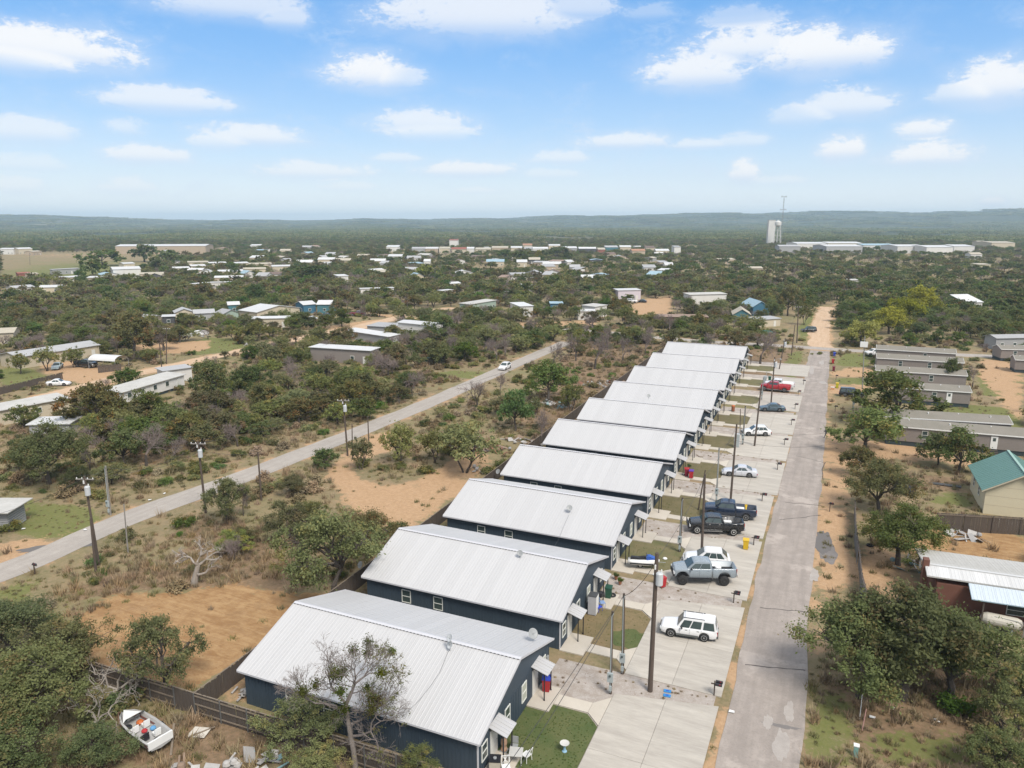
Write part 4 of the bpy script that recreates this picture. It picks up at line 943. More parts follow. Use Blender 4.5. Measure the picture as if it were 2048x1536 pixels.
B_('trailer', 390, 580, 420, 577, 3., 3.2, .1, 'white', 'white', 'white camper nearest the boats and huts', 'camper', 'flat'); B_('trailer', 422, 577, 462, 576, 3.4, 3.2, .1, 'white', 'white', 'long white camper beside the first camper', 'camper', 'flat'); B_('house', 430, 567, 486, 566, 8., 3.4, .8, 'white', 'tan', 'white roofed building behind the campers', 'house')
B_('house', 677, 566, 697, 565, 6., 4., .6, 'white', 'white', 'small white box house beside the trees', 'house', 'flat'); B_('trailer', 722, 590, 788, 588, 4., 3., .1, 'white', 'white', 'long white trailer near the junction', 'mobile home', 'flat')
B_('house', 742, 552, 770, 550, 7., 3.4, 1., 'white', 'tan', 'white roofed tan house left of the yellowish tree', 'house'); B_('trailer', 884, 594, 905, 592, 3., 3., .1, 'white', 'white', 'white camper on the sandy lane', 'camper', 'flat'); B_('house', 901, 580, 921, 579, 6., 3.4, .6, 'white', 'cream', 'cream hut behind the white camper', 'hut')
B_('shed', 1046, 585, 1063, 584, 5., 3.6, .3, 'white', 'white', 'lone white shed in the mesquite', 'shed', 'flat')
B_('mobile_home', 940, 627, 992, 618, 5., 3.6, .2, 'dirty', 'palegreen', 'white and green mobile home with rusty streaked roof', 'mobile home', 'flat')
B_('mobile_home', 1040, 635, 1066, 634, 12., 4.2, .2, 'white', 'white', 'white box trailer with a big dark window facing the street', 'mobile home', 'flat', windows=True)
B_('shed', 1101, 622, 1125, 622, 5., 3., .3, 'blue', 'blue', 'small blue grey shed right of the box trailer', 'shed', 'flat')
B_('mobile_home', 1156, 640, 1190, 640, 5., 3.2, .2, 'white', 'white', 'white trailer with brown porch near the cross road', 'mobile home', 'flat'); B_('mobile_home', 1190, 636, 1213, 632, 6., 4.2, .2, 'dirty', 'white', 'taller white trailer behind the porch trailer', 'mobile home', 'flat')
B_('mobile_home', 1236, 600, 1281, 599, 6., 4.4, .3, 'white', 'purple', 'white two storey look trailer with purple trim', 'mobile home', 'flat')
B_('shed', 1300, 647, 1415, 648, 5., 2.4, .3, 'rust', 'brown', 'long low brown roofed shed in the sandy yard', 'shed', 'flat', windows=False)
B_('mobile_home', 1379, 612, 1452, 610, 6., 4.8, .3, 'dirty', 'white', 'long white trailer with dark underside beside the silver tarp', 'mobile home', 'flat')
B_('house', 1505, 632, 1537, 632, 14., 3.6, 2., 'blue', 'blue', 'bright blue house with grey blue gable roof', 'house', 'end'); B_('house', 1466, 645, 1500, 646, 10., 3.0, 1.8, 'tan', 'teal', 'teal blue house with tan roof in front of the blue house', 'house', 'end')
B_('carport', 1515, 655, 1560, 652, 5., 2.6, .3, 'grey', 'cream', 'low cream carport shed beside the teal blue house', 'shed', 'flat')
# town
TOWN = [(773,797,503,'white','white'),(824,850,507,'grey','grey'),(851,876,507,'white','tan'),(878,899,507,'tan','cream'),(903,932,508,'red','cream'),(934,948,507,'white','white'),(951,981,509,'tan','cream'),(984,1016,505,'tan','tan'),(1022,1044,505,'white','cream'),(1046,1064,499,'orange','cream'),(1066,1096,507,'white','white'),(1098,1120,500,'white','cream'),(1122,1154,506,'white','grey'),(1158,1192,507,'white','dark'),(1196,1210,509,'tan','red'),(1211,1236,504,'grey','teal'),(1240,1262,503,'white','cream'),(1264,1290,512,'orange','tan'),(1292,1310,505,'brown','cream'),(1312,1338,512,'white','cream'),
 (715,739,520,'tan','cream'),(776,803,521,'white','white'),(814,841,524,'grey','white'),(848,860,532,'white','white'),(973,1008,533,'blue','cream'),(1058,1080,528,'tan','dark'),(1086,1122,538,'white','tan'),(1034,1054,534,'white','cream'),(636,668,528,'white','cream'),(592,624,534,'white','cream'),(650,668,516,'grey','white'),(670,700,530,'tan','tan'),(740,770,531,'white','cream'),(760,775,537,'grey','grey'),(1330,1346,540,'white','white'),(1140,1160,545,'grey','grey'),(1288,1312,546,'grey','white'),(560,580,508,'tan','cream'),(604,622,500,'grey','grey'),(500,520,497,'white','white')]
dirs = ['with a plain front', 'set among dark trees', 'with a long low roof', 'close to its neighbour', 'standing slightly apart', 'half behind tree crowns', 'with pale sides']
for k, (a, b, y, rf, wl) in enumerate(TOWN):
    row = 'in the far row of town shops' if k < 20 else 'in the nearer rows of town houses'
    lab = f"{ {'white':'white','grey':'grey','tan':'tan','red':'red','orange':'orange','brown':'brown','blue':'pale blue'}[rf]} roofed {wl if wl != 'palegreen' else 'green'} building {dirs[k % 7]} {row}"
    B_('town_building', a, y, b, y, 14. if k < 20 else 9., 5.5 if k < 20 else 3.8, 1.6, rf, wl, lab, 'building', 'gable' if k % 3 else 'flat', group='low buildings of the small town')
B_('town_building', 899, 497, 916, 497, 16., 11., 1., 'red', 'white', 'taller white town building with a red brown top', 'building', 'flat', group='low buildings of the small town')
g5 = np.random.default_rng(77); n5 = 0
while n5 < 62:
    x_ = g5.uniform(150, 1340); y_ = g5.uniform(497, 572); w_ = g5.uniform(11, 26) * (.6 + (y_ - 490) / 90); c_ = G(x_ + w_ / 2, y_)
    if x_ < 330 and y_ < 560 or any(math.hypot(c_[0] - f[0], c_[1] - f[1]) < 14 for f in footprints): continue
    rf = ['white', 'grey', 'tan', 'dirty', 'grey', 'rust', 'blue', 'brown'][int(g5.integers(0, 8))]; wl = ['white', 'cream', 'tan', 'grey', 'dark'][int(g5.integers(0, 5))]; zn = 'behind the long cabins' if x_ < 620 and y_ < 530 else 'between cabins and campers' if x_ < 620 else 'left of the town centre' if x_ < 800 else 'below the town shops' if y_ < 530 else 'in the trees behind the box trailer'
    B_('small_house', x_, y_, x_ + w_, y_ - g5.uniform(-1, 1), 8., 3.2, g5.uniform(.6, 1.8), rf, wl, f"small { {'dirty': 'stained white', 'rust': 'rusty'}.get(rf, rf)} roofed {wl} house {zn}", 'house', ['gable', 'end', 'flat'][n5 % 3], group='small houses scattered through the town trees'); n5 += 1
IND = [(1594,1652,500,'white','white'),(1655,1724,499,'white','cream'),(1726,1792,500,'blue','white'),(1794,1850,507,'white','white'),(1852,1905,509,'white','white'),(1907,1948,507,'white','white'),(1982,2029,498,'tan','cream'),(1558,1600,507,'grey','grey'),(1652,1724,507,'white','grey'),(1956,1972,496,'tan','cream')]
for k, (a, b, y, rf, wl) in enumerate(IND):
    B_('industrial_hall', a, y, b, y, 40. if k not in (7, 9) else 15., 8. if k not in (2,) else 6., 1.5, rf, wl, ['hall nearest the white silo tower', 'long cream hall right of the first hall', 'hall with pale blue roof in the industrial row', 'white hall in the middle of the industrial row', 'tall plain white hall before the pitched one', 'white hall at the end of the long industrial row', 'tan roofed hall standing apart near the frame edge', 'small grey shed at the foot of the water tower', 'low grey hall in front of the cream hall', 'small cream block between the two last halls'][k], 'hall', 'gable', group='industrial halls beside the tower', windows=False)
B_('house', 1941, 519, 1963, 519, 10., 5., 1.5, 'tan', 'white', 'white house with tan roof below the industrial halls', 'house'); B_('house', 1955, 543, 1980, 543, 9., 5., .5, 'tan', 'beige', 'beige house alone in the dark woods', 'house', 'flat')
B_('house', 1348, 511, 1361, 511, 14., 9., 1., 'grey', 'white', 'white block left of the tower woods', 'building', 'flat'); B_('house', 1693, 571, 1717, 571, 5., 3., .3, 'dirty', 'white', 'tiny white trailer deep in the dark woods', 'mobile home', 'flat'); B_('house', 1929, 622, 1963, 621, 8., 3.4, 2.5, 'white', 'white', 'white metal roof among the yellow and dark trees', 'house', 'flat')
B_('house', 1440, 528, 1470, 527, 10., 3.5, 1., 'tan', 'tan', 'tan roof low in the woods left of the tower', 'house'); B_('house', 1500, 545, 1525, 545, 9., 3., 1., 'tan', 'tan', 'tan roof among woods below the tower', 'house')

# --- taupe mobile homes right of the street
def taupe_home(x0, y0, x1, y1, lab, D=4.7, wins=((.15, 1), (.5, 1), (.8, 0))):
    A, B = G(x0, y0), G(x1, y1); L = float(np.hypot(*(B - A)[:2])); ang = math.atan2(B[1] - A[1], B[0] - A[0])
    t = thing('mobile_home', lab, 'mobile home', A, ang, 'taupe mobile homes across the street'); footprints.append(((A[0] + B[0]) / 2, (A[1] + B[1]) / 2 + D / 2, L, D, ang))
    hw, ri, z0 = 3.15, .75, .75
    MB().box(L / 2, D / 2, .38, L - .2, D - .2, .76).build('skirting', M_skirt, t)
    m_ = MB(); m_.extr([(0, 0, z0), (0, D, z0), (0, D, hw), (0, D / 2, hw + ri - .05), (0, 0, hw)], (L, 0, 0)); m_.build('wall', MATW['taupe'], t)
    m_ = MB()
    for k in range(11): m_.box(L / 2, -.008, z0 + .1 + k * .215, L, .016, .02)
    tag(m_.build('siding_lap', MATW['taupe'], t), kind='stuff')
    m_ = MB()
    for ya, yb in ((-.2, D / 2), (D + .2, D / 2)): m_.extr([(-.15, ya, hw - .06), (-.15, yb, hw + ri), (-.15, yb, hw + ri + .07), (-.15, ya, hw + .01)], (L + .3, 0, 0))
    r_ = m_.build('roof', MATR['taupe'], t)
    MB().box(L / 2, -.23, hw - .05, L + .3, .04, .17).build('fascia', M_white, r_)
    for xx in (-.17, L + .17):
        m_ = MB()
        for ya, yb in ((-.2, D / 2), (D + .2, D / 2)): m_.extr([(xx - .02, ya, hw - .12), (xx - .02, yb, hw + ri - .06), (xx - .02, yb, hw + ri + .09), (xx - .02, ya, hw + .03)], (.04, 0, 0))
        m_.build('rake_trim', M_white, r_)
    for k in range(4): MB().lathe([(.09, 0), (.09, .3), (.12, .32), (.12, .36)], 8).build('roof_vent', M_white, r_, (L * (.14 + .24 * k), D * (.3 if k % 2 else .4), hw + ri * .55))
    for fx, kind in wins:
        if kind == 1: window_part(t, L * fx, -.05, 2.05, .85, 1.35, 'S')
        elif kind == 0:
            d = MB().box(0, 0, 1.0, .95, .07, 2.0).build('door', M_white, t, (L * fx, -.04, .8)); MB().box(0, -.05, 1.5, .4, .03, .5).build('pane', M_glass, d)
            m_ = MB()
            for q in range(3): m_.box(0, -.35 - .3 * q, .62 - .22 * q, 1.1, .32, .08); m_.box(-.5, -.35 - .3 * q, .3 - .11 * q, .07, .07, .6 - .2 * q); m_.box(.5, -.35 - .3 * q, .3 - .11 * q, .07, .07, .6 - .2 * q)
            m_.build('steps', M_oldwood, t, (L * fx, 0, 0))
    return t
taupe_home(1752, 722, 1909, 732, 'rearmost taupe mobile home beside the cross road', wins=((.62, 1), (.75, 2)))
taupe_home(1752, 741, 1924, 752, 'second taupe mobile home from the cross road', wins=((.28, 1), (.62, 1)))
taupe_home(1750, 768, 1930, 780, 'third taupe mobile home, dark round tree at its end', wins=((.28, 1), (.62, 1)))
taupe_home(1790, 806, 1938, 816, 'taupe mobile home with its white door end facing the field', wins=((.52, 1), (.72, 0)))
taupe_home(1760, 868, 2018, 885, 'taupe mobile home behind the wide dark oak', wins=((.25, 1), (.62, 1), (.72, 0)))
taupe_home(1770, 888, 2120, 920, 'nearest taupe mobile home, dark skirt over the sand bank', wins=((.23, 1), (.63, 0)))
taupe_home(2000, 722, 2080, 724, 'taupe mobile home with dark deck at the frame edge', wins=((.35, 1),)); taupe_home(2028, 745, 2110, 750, 'taupe mobile home end below the decked one', wins=((.5, 1),))
B_('mobile_home', 1990, 700, 2090, 698, 4.5, 3.4, .6, 'grey', 'grey', 'grey mobile home with white framed window at the frame edge', 'mobile home')

# --- tan house with green roof
def green_house():
    A = (18.5, 102.6, float(gz(102.6))); t = thing('house', 'tan house with green metal gable roof', 'house', A, R(1)); w_, Ln, hw, ri = 7.6, 9.4, 3.3, 2.3
    footprints.append((A[0] + 5, A[1] + 6, 12, 14, 0))
    m_ = MB(); m_.extr([(0, 0, 0), (w_, 0, 0), (w_, 0, hw), (w_ / 2, 0, hw + ri - .08), (0, 0, hw)], (0, Ln, 0)); m_.build('wall', MATW['beige'], t)
    m_ = MB()
    for z in (1.2, 2.4, 3.6): m_.box(w_ / 2, -.006, z, w_ if z < 3 else w_ * .5, .012, .02)
    m_.build('wall_joint', MATW['tan'], t)
    m_ = MB(); sl = ri / (w_ / 2)
    for sg in (-1, 1):
        P = [(w_ / 2 + sg * (w_ / 2 + .5), -.5, hw - .5 * sl), (w_ / 2, -.5, hw + ri), (w_ / 2, -.5, hw + ri + .09), (w_ / 2 + sg * (w_ / 2 + .5), -.5, hw - .5 * sl + .09)]
        m_.extr(P, (0, Ln + 1, 0))
    r_ = m_.build('roof', MATR['green'], t)
    L = math.hypot(w_ / 2 + .5, ri + .5 * sl)
    for sg in (-1, 1):
        for k in range(18):
            y = -.45 + (Ln + .9) * k / 17
            m_ = MB(); m_.extr([(w_ / 2 + sg * (w_ / 2 + .5), y - .02, hw - .5 * sl + .09), (w_ / 2, y - .02, hw + ri + .09), (w_ / 2, y - .02, hw + ri + .13), (w_ / 2 + sg * (w_ / 2 + .5), y - .02, hw - .5 * sl + .13)], (0, .04, 0)); m_.build('standing_seam', MATR['green'], r_)
        P = [(w_ / 2 + sg * (w_ / 2 + .5), -.54, hw - .5 * sl - .1), (w_ / 2, -.54, hw + ri - .1), (w_ / 2, -.54, hw + ri + .07), (w_ / 2 + sg * (w_ / 2 + .5), -.54, hw - .5 * sl + .07)]
        MB().extr(P, (0, .035, 0)).build('rake_board', MATW['cream'], r_)
    MB().box(w_ / 2, Ln / 2, hw + ri + .13, .3, Ln + 1, .05).build('ridge_cap', mat('pale_green_cap', (.28, .42, .36), .5), r_)
    window_part(t, -.05, 3.5, 1.8, .9, 1.2, 'W'); window_part(t, -.05, 7., 1.8, .9, 1.2, 'W')
green_house()
# --- long white metal roof house, red-brown walls
def metal_house():
    A = G(1868, 1170); B = G(2120, 1236); ang = math.atan2(B[1] - A[1], B[0] - A[0]); t = thing('house', 'red brown house under a long two pitch white metal roof', 'house', (9.9, 71.3, float(gz(71))), R(3)); L = 24.; A = (9.9, 71.3); footprints.append((A[0] + 11, A[1] + 4, 26, 10, 0))
    MB().box(L / 2 + .3, 5.2, 1.45, L - .6, 7.2, 2.9).build('wall', MATW['brown'], t)
    m_ = MB(); m_.extr([(-.3, 3.2, 3.9), (-.3, 9.2, 2.9), (-.3, 9.2, 2.82), (-.3, 3.2, 3.8)], (L + .6, 0, 0)); m_.extr([(-.3, 3.2, 3.9), (-.3, 1.5, 3.5), (-.3, 1.5, 3.4), (-.3, 3.2, 3.8)], (L + .6, 0, 0)); rf = m_.build('roof', MATR['dirty'], t)
    Ls = math.hypot(6., 1.0); a1 = math.atan2(1.0, 6.); L2 = math.hypot(1.7, .4); a2 = math.atan2(.4, 1.7)
    s1 = ribbed_sheet(.93, Ls); s1.materials[0] = MATR['dirty']; s2 = ribbed_sheet(.93, L2); s2.materials[0] = MATR['white']
    for k in range(26):
        o = link('roof_panel', s1, rf); o.location = (.2 + .94 * k, 9.2, 2.93); o.rotation_euler = (a1, 0, math.pi)
        o = link('roof_panel', s2, rf); o.location = (.2 + .94 * k, 1.5, 3.53); o.rotation_euler = (a2, 0, 0)
    MB().box(L / 2, 3.2, 3.96, L + .6, .3, .06).build('ridge_cap', MATR['white'], rf)
    # lower lean-to along the near side
    m_ = MB(); m_.extr([(3., 1.4, 3.4), (3., -.4, 2.75), (3., -.4, 2.68), (3., 1.4, 3.33)], (L - 3, 0, 0)); pr = m_.build('porch_roof', MATR['blue'], t)
    s3 = ribbed_sheet(.93, math.hypot(1.8, .65)); s3.materials[0] = mat('pale_blue_sheet', (.50, .56, .60), .5)
    for k in range(22):
        o = link('roof_panel', s3, pr); o.location = (3.5 + .94 * k, -.4, 2.77); o.rotation_euler = (math.atan2(.65, 1.8), 0, 0)
    for k in range(5): MB().box(4 + 4.6 * k, -.2, 1.35, .12, .12, 2.7).build('post', M_oldwood, t)
    MB().box(-.2, 3.2, 2.1, .5, .7, 4.7).build('chimney', MATW['brown'], t)
    window_part(t, 7., 1.55, 1.4, 1.6, 1., 'S'); window_part(t, 14., 1.55, 1.4, 1.2, 1., 'S')
metal_house()
# --- small grey slatted shed at the left frame edge
t = thing('shed', 'grey slatted shed with pale overhanging roof at the frame edge', 'shed', at(18, 1063), R(25))
MB().box(-2, 1.6, 1.25, 3.9, 3.1, 2.5).build('wall', MATW['grey'], t)
for k in range(9):
    MB().box(.01, 1.6, .2 + .27 * k, .12, 3.25, .2).build('slat', MATW['grey'], t); MB().box(-2, -.0, .2 + .27 * k, 4.05, .1, .2).build('slat', MATW['grey'], t)
MB().extr([(-4.6, -.8, 2.55), (.7, -.8, 2.5), (.7, -.8, 2.6), (-4.6, -.8, 2.65)], (0, 4.8, 0)).build('roof', MATR['dirty'], t)

# --- towers on the skyline
def towers():
    A = G(1540, 490); d = depth_of(A); s = d / FOC
    t = thing('silo_tower', 'tall plain white tower block beside the water tower', 'tower', A, R(20)); t.scale = (.95, .95, .83); MB().box(0, 0, 22.5, 11., 8.5, 45).build('shaft', MATW['white'], t); MB().box(0, 0, 45.4, 11.4, 8.9, .9).build('parapet', MATW['grey'], t); MB().box(-5.6, 0, 22., .3, 1.6, 44.).build('ladder_shaft', MATW['grey'], t)
    W_ = G(1553, 491); t = thing('water_tower', 'white water tank on splayed steel legs', 'water tower', W_); t.scale = (.95, .95, .80)
    MB().lathe([(1., 35.), (4.6, 36.8), (5., 38.), (5., 43.2), (4.6, 43.8), (.6, 46.6), (.2, 47.5)], 20).build('tank', MATW['white'], t)
    MB().tube([(0, 0, 0), (0, 0, 36)], .7, 8).build('riser', MATW['white'], t)
    for k in range(4):
        a = math.pi / 4 + k * math.pi / 2; c_, s_ = math.cos(a), math.sin(a); MB().tube([(8.2 * c_, 8.2 * s_, 0), (4.6 * c_, 4.6 * s_, 37.5)], .38, 6).build('leg', MATW['white'], t)
    m_ = MB()
    for z, r_ in ((10, 7.2), (19, 6.4), (28, 5.5)):
        for k in range(4):
            a, b = math.pi / 4 + k * math.pi / 2, math.pi / 4 + (k + 1) * math.pi / 2; m_.tube([(r_ * math.cos(a), r_ * math.sin(a), z), (r_ * math.cos(b), r_ * math.sin(b), z)], .2, 4)
            r2 = r_ - .9; m_.tube([(r_ * math.cos(a), r_ * math.sin(a), z), (r2 * math.cos(b), r2 * math.sin(b), z + 9)], .12, 4)
    m_.build('brace', MATW['white'], t)
    M_ = G(1561, 491); t = thing('radio_mast', 'thin lattice mast with antenna arms, tallest thing on the skyline', 'mast', M_); t.scale = (1, 1, .90)
    m_ = MB(); H = 80.
    for k in range(3):
        a = k * 2.094; m_.tube([(1.1 * math.cos(a), 1.1 * math.sin(a), 0), (.45 * math.cos(a), .45 * math.sin(a), H)], .16, 4)
    for i in range(26):
        z = i * 3.; r_ = 1.1 - .65 * z / H
        for k in range(3): a, b = k * 2.094, (k + 1) * 2.094; m_.tube([(r_ * math.cos(a), r_ * math.sin(a), z), (r_ * math.cos(b), r_ * math.sin(b), z + 3)], .07, 3)
    m_.build('lattice', M_mid, t)
    for z, w_ in ((59, 8.), (H, 7.)):
        m_ = MB(); m_.tube([(-w_ / 2, 0, z), (w_ / 2, 0, z)], .2, 5); m_.tube([(0, -w_ / 2, z), (0, w_ / 2, z)], .2, 5)
        for q in (-1, -.5, .5, 1): m_.box(q * w_ / 2, 0, z, .5, .5, 2.6)
        m_.build('antenna_arm', M_mid, t)
towers()
# --- where trees may stand at all
EXCL = [  # photo polygons kept clear of scattered trees
 [(190,1345),(330,1390),(400,1400),(470,1330),(700,1175),(640,1185),(480,1160),(150,1200),(100,1300)],
 [(640,905),(870,850),(1000,900),(1000,960),(850,1060),(760,1090),(640,1010)],[(0,960),(130,975),(240,1010),(250,1060),(100,1150),(0,1180)],
 [(1628,612),(1678,608),(1676,700),(1600,700),(1605,640)],[(1600,700),(2048,720),(2048,1160),(1610,1160)],[(1600,1040),(2048,1040),(2048,1536),(1580,1536)],
 [(0,735),(60,730),(250,725),(260,745),(180,800),(0,850)],[(330,690),(440,680),(500,695),(340,735)],[(230,740),(400,740),(400,815),(350,830),(240,830)],[(0,790),(160,790),(160,850),(0,870)],
 [(700,632),(820,640),(800,668),(700,670)],[(1270,600),(1345,595),(1340,645),(1250,645)],[(1030,645),(1200,645),(1200,655),(1030,652)],
 [(1540,640),(1600,620),(1640,700),(1500,672)],[(1750,690),(1960,690),(1960,800),(1750,800)],[(330,655),(440,655),(440,675),(330,680)],[(600,630),(700,630),(690,650),(600,650)],
 [(0,505),(170,505),(330,512),(330,535),(170,560),(0,560)],[(230,506),(420,506),(420,512),(230,512)],
 [(960,755),(1010,735),(870,735),(830,770)],[(300,1130),(520,1130),(480,1200),(300,1180)],
 [(1190,690),(1600,700),(1560,800),(1300,770),(1080,920),(1000,960),(960,900),(1060,800)],[(200,1370),(520,1400),(560,1536),(180,1536)],[(60,1020),(560,870),(640,850),(640,930),(560,1000),(330,1060),(330,1200),(60,1200)]]
DENSE = [[(130,870),(260,850),(390,800),(560,730),(800,680),(1000,660),(1120,670),(1080,695),(960,740),(760,825),(560,905),(380,960),(250,960),(150,920)],
 [(1300,500),(2048,515),(2048,690),(1690,690),(1680,600),(1500,590),(1300,590)],[(0,590),(300,600),(440,600),(460,640),(220,690),(0,660)],[(600,540),(1300,540),(1300,600),(700,600),(440,600)]]
def occupied(x, y, pad=0.):
    px, py = proj(x, y, gz(y)); ex = np.zeros(x.shape, bool)
    for p in EXCL: ex |= inpoly(px, py, p)
    for L, w_ in ((STREET, 4.), (LEFTROAD, 4.), (CROSS, 4.5), (DIRTR, 5.5), (FARROAD, 5.), (FAR2, 5.)): ex |= dist_line(x, y, L) < w_ + pad
    ex |= (x > -44) & (x < 8) & (y > 30) & (y < 210)
    for cx_, cy_, L_, D_, an in footprints:
        dx, dy = x - cx_, y - cy_; u = dx * math.cos(an) + dy * math.sin(an); v = -dx * math.sin(an) + dy * math.cos(an)
        far_ = math.hypot(cx_, cy_) > 380
        ex |= (np.abs(u) < L_ / 2 + 1) & (v < D_ / 2 + 1) & (v > -D_ / 2 - (11 if far_ else 7.5))
    return ex, px, py
def jitter(x0, x1, y0, y1, s, g):
    X, Y = np.meshgrid(np.arange(x0, x1, s), np.arange(y0, y1, s)); X = X.ravel() + g.uniform(-.5, .5, X.size) * s; Y = Y.ravel() + g.uniform(-.5, .5, Y.size) * s
    return X, Y
def inframe(px, py, mx=160, lo=300, hi=1800): return (px > -mx) & (px < 2048 + mx) & (py > lo) & (py < hi)
g = np.random.default_rng(42)
cand = []
X, Y = jitter(-560, 300, 0, 480, 4.9, g); ex, px, py = occupied(X, Y); d = np.hypot(X, Y)
dense = np.zeros(X.shape, bool)
for p in DENSE: dense |= inpoly(px, py, p)
cl = np.sin(X / 31 + 1) * np.sin(Y / 27 + 2) + .5 * np.sin(X / 13) * np.sin(Y / 17 + 1)
p_ = np.where(dense, .92, np.where(d < 200, .20, .74)) * np.where(cl < -.55, .5, 1.)
ok = inframe(px, py, 900, 300, 2600) & ~ex & (g.random(X.size) < p_); seen = inframe(px, py, 20, 300, 1560)
hx = np.array(tree_xy)
for x, y, r_ in tree_xy:
    ok &= np.hypot(X - x, Y - y) > r_ * .8
X, Y, d, dense, seen = X[ok], Y[ok], d[ok], dense[ok], seen[ok]
kinds = g.choice(['mesquite', 'oak', 'bare', 'rust', 'bright'], X.size, p=[.42, .14, .26, .15, .03])
kinds = np.where((X > -20) & (Y > 230) & (g.random(X.size) < .55), 'oak', kinds)
sz = np.where(dense | (d > 220), g.uniform(1.9, 4.0, X.size), g.uniform(1.4, 3.1, X.size)); hh = sz * g.uniform(1.2, 2.0, X.size)
order = np.argsort(d + 1e4 * ~seen); ind = order[:330]; rest = order[330:]
ZL = {'a': 'in the thicket beyond the pale road', 'b': 'scattered on the scrub this side of the pale road', 'c': 'among the trailers and lanes beyond the thicket', 'd': 'in the woods behind the cross road'}
KL = dict(mesquite='olive mesquite', oak='dark green oak', rust='brown oak', bare='leafless tree', bright='fresh green tree')
def zone(x, y):
    if x > -40 and y > 215: return 'd'
    dl_ = dist_line(np.array([x]), np.array([y]), FARROAD)[0]
    lx = np.interp(y, [p[1] for p in LEFTROAD], [p[0] for p in LEFTROAD])
    if x > lx and y < 205: return 'b'
    fx = np.interp(y, [p[1] for p in FARROAD], [p[0] for p in FARROAD])
    return 'a' if x > fx and y < 240 else 'c'
LAND = {n: G(*p)[:2] for n, p in {'the white mobile home on the dirt lane': (310, 800), 'the large brown oak': (268, 712), 'the white canopy': (200, 738), 'the white coupe': (117, 771), 'the roadside transformer pole': (198, 1130), 'the meter pole on the bank': (221, 1030), 'the crooked tree pole': (411, 1026), 'the plain dark pole': (523, 1001), 'the loop transformer pole': (695, 911),
  'the bend of the pale road': (1110, 694), 'the white SUV on the pale road': (1012, 738), 'the white roofed trailer in the thicket': (680, 726), 'the white metal house': (830, 676), 'the dark covered boat': (870, 722), 'the low shed under the mesquite': (100, 868), 'the grey slatted shed': (15, 1060), 'the white dead tree': (388, 1168), 'the round green roadside bush': (650, 938), 'the pale huts': (380, 645),
  'the bright barn roof': (545, 640), 'the teal house': (650, 627), 'the lane junction': (760, 650), 'the white and green mobile home': (965, 622), 'the box trailer': (1055, 635), 'the porch trailer': (1180, 640), 'the purple trimmed trailer': (1258, 600), 'the long white trailer': (1415, 612), 'the blue house': (1520, 632), 'the brown roofed shed': (1355, 648), 'the dirt road end': (1650, 610), 'the yellow cluster': (1790, 655),
  'the yellow roadside tree': (1722, 694), 'the rearmost mobile home': (1830, 727), 'the white roof in the woods': (1945, 622), 'the decked mobile home': (2030, 723), 'the dark round oak by the junk': (1098, 803), 'the large leafless tree': (1520, 728), 'the pale campers': (430, 580), 'the lower cabins': (480, 554), 'the white sheds of the frame edge': (60, 588), 'the cross road pole': (1593, 686), 'the beige house at the frame edge': (10, 697), 'the middle of the thicket': (560, 820), 'the thicket edge above the pale road': (600, 890), 'the far thicket corner': (960, 700)}.items()}
lk = list(LAND); lp = np.array([LAND[k] for k in lk])
for i in ind:
    k_ = KL[kinds[i]]; dd_ = np.hypot(lp[:, 0] - X[i], lp[:, 1] - Y[i]); j = int(np.argmin(dd_)); v = np.array([X[i], Y[i]]) - lp[j]; f = np.array([_fw[0], _fw[1]]); f /= np.linalg.norm(f); r2 = _rt[:2]
    a_, b_ = v @ f, v @ r2; rel = ('behind' if a_ > 0 else 'in front of') if abs(a_) > abs(b_) else ('to the right of' if b_ > 0 else 'to the left of')
    if dd_[j] > 22: rel = 'well ' + rel
    hs_ = hh[i]; sw = 'low' if hs_ < 2.9 else 'small' if hs_ < 3.7 else 'middling' if hs_ < 4.6 else 'tall'
    add_tree(kinds[i], X[i], Y[i], sz[i] * 1.1, hh[i], f'{sw} {k_} {rel} {lk[j]}', group=k_ + 's of the scrub and thickets')
# --- the rest of the woods is one mass, far trees included
def collect(X, Y, sz, hh, kinds, lod, pool):
    pts, idx = [], []
    keys = list(pool); off = {}; n = 0; meshes = []
    for k in keys: off[k] = (n, len(TREES[k, lod])); meshes += [list(t) for t in TREES[k, lod]]; n += len(TREES[k, lod])
    idx = np.array([off[k][0] + int(g.integers(0, off[k][1])) for k in kinds]); return idx, meshes
pool = ['mesquite', 'oak', 'bare', 'rust', 'bright']
xr, yr, kr, sr, hr = X[rest], Y[rest], kinds[rest], sz[rest], hh[rest]
mid = np.hypot(xr, yr) < 330
for nm, sel, lod, lab in (('woodland', mid, 1, 'mixed olive and dark green trees filling the lots past the lanes'), ('woodland', ~mid, 2, 'mass of trees around the trailers up to the town edge')):
    if sel.sum() == 0: continue
    idx, ms = collect(xr[sel], yr[sel], sr[sel], hr[sel], kr[sel], lod, pool)
    scatter(nm, np.stack([xr[sel], yr[sel], gz(yr[sel])], -1), idx, g.uniform(0, 6.28, sel.sum()), np.stack([sr[sel] * 1.1 / 4] * 2 + [hr[sel] / 6.9], -1), ms, lab, 'woodland')
print('scatter trees', len(ind), len(rest))
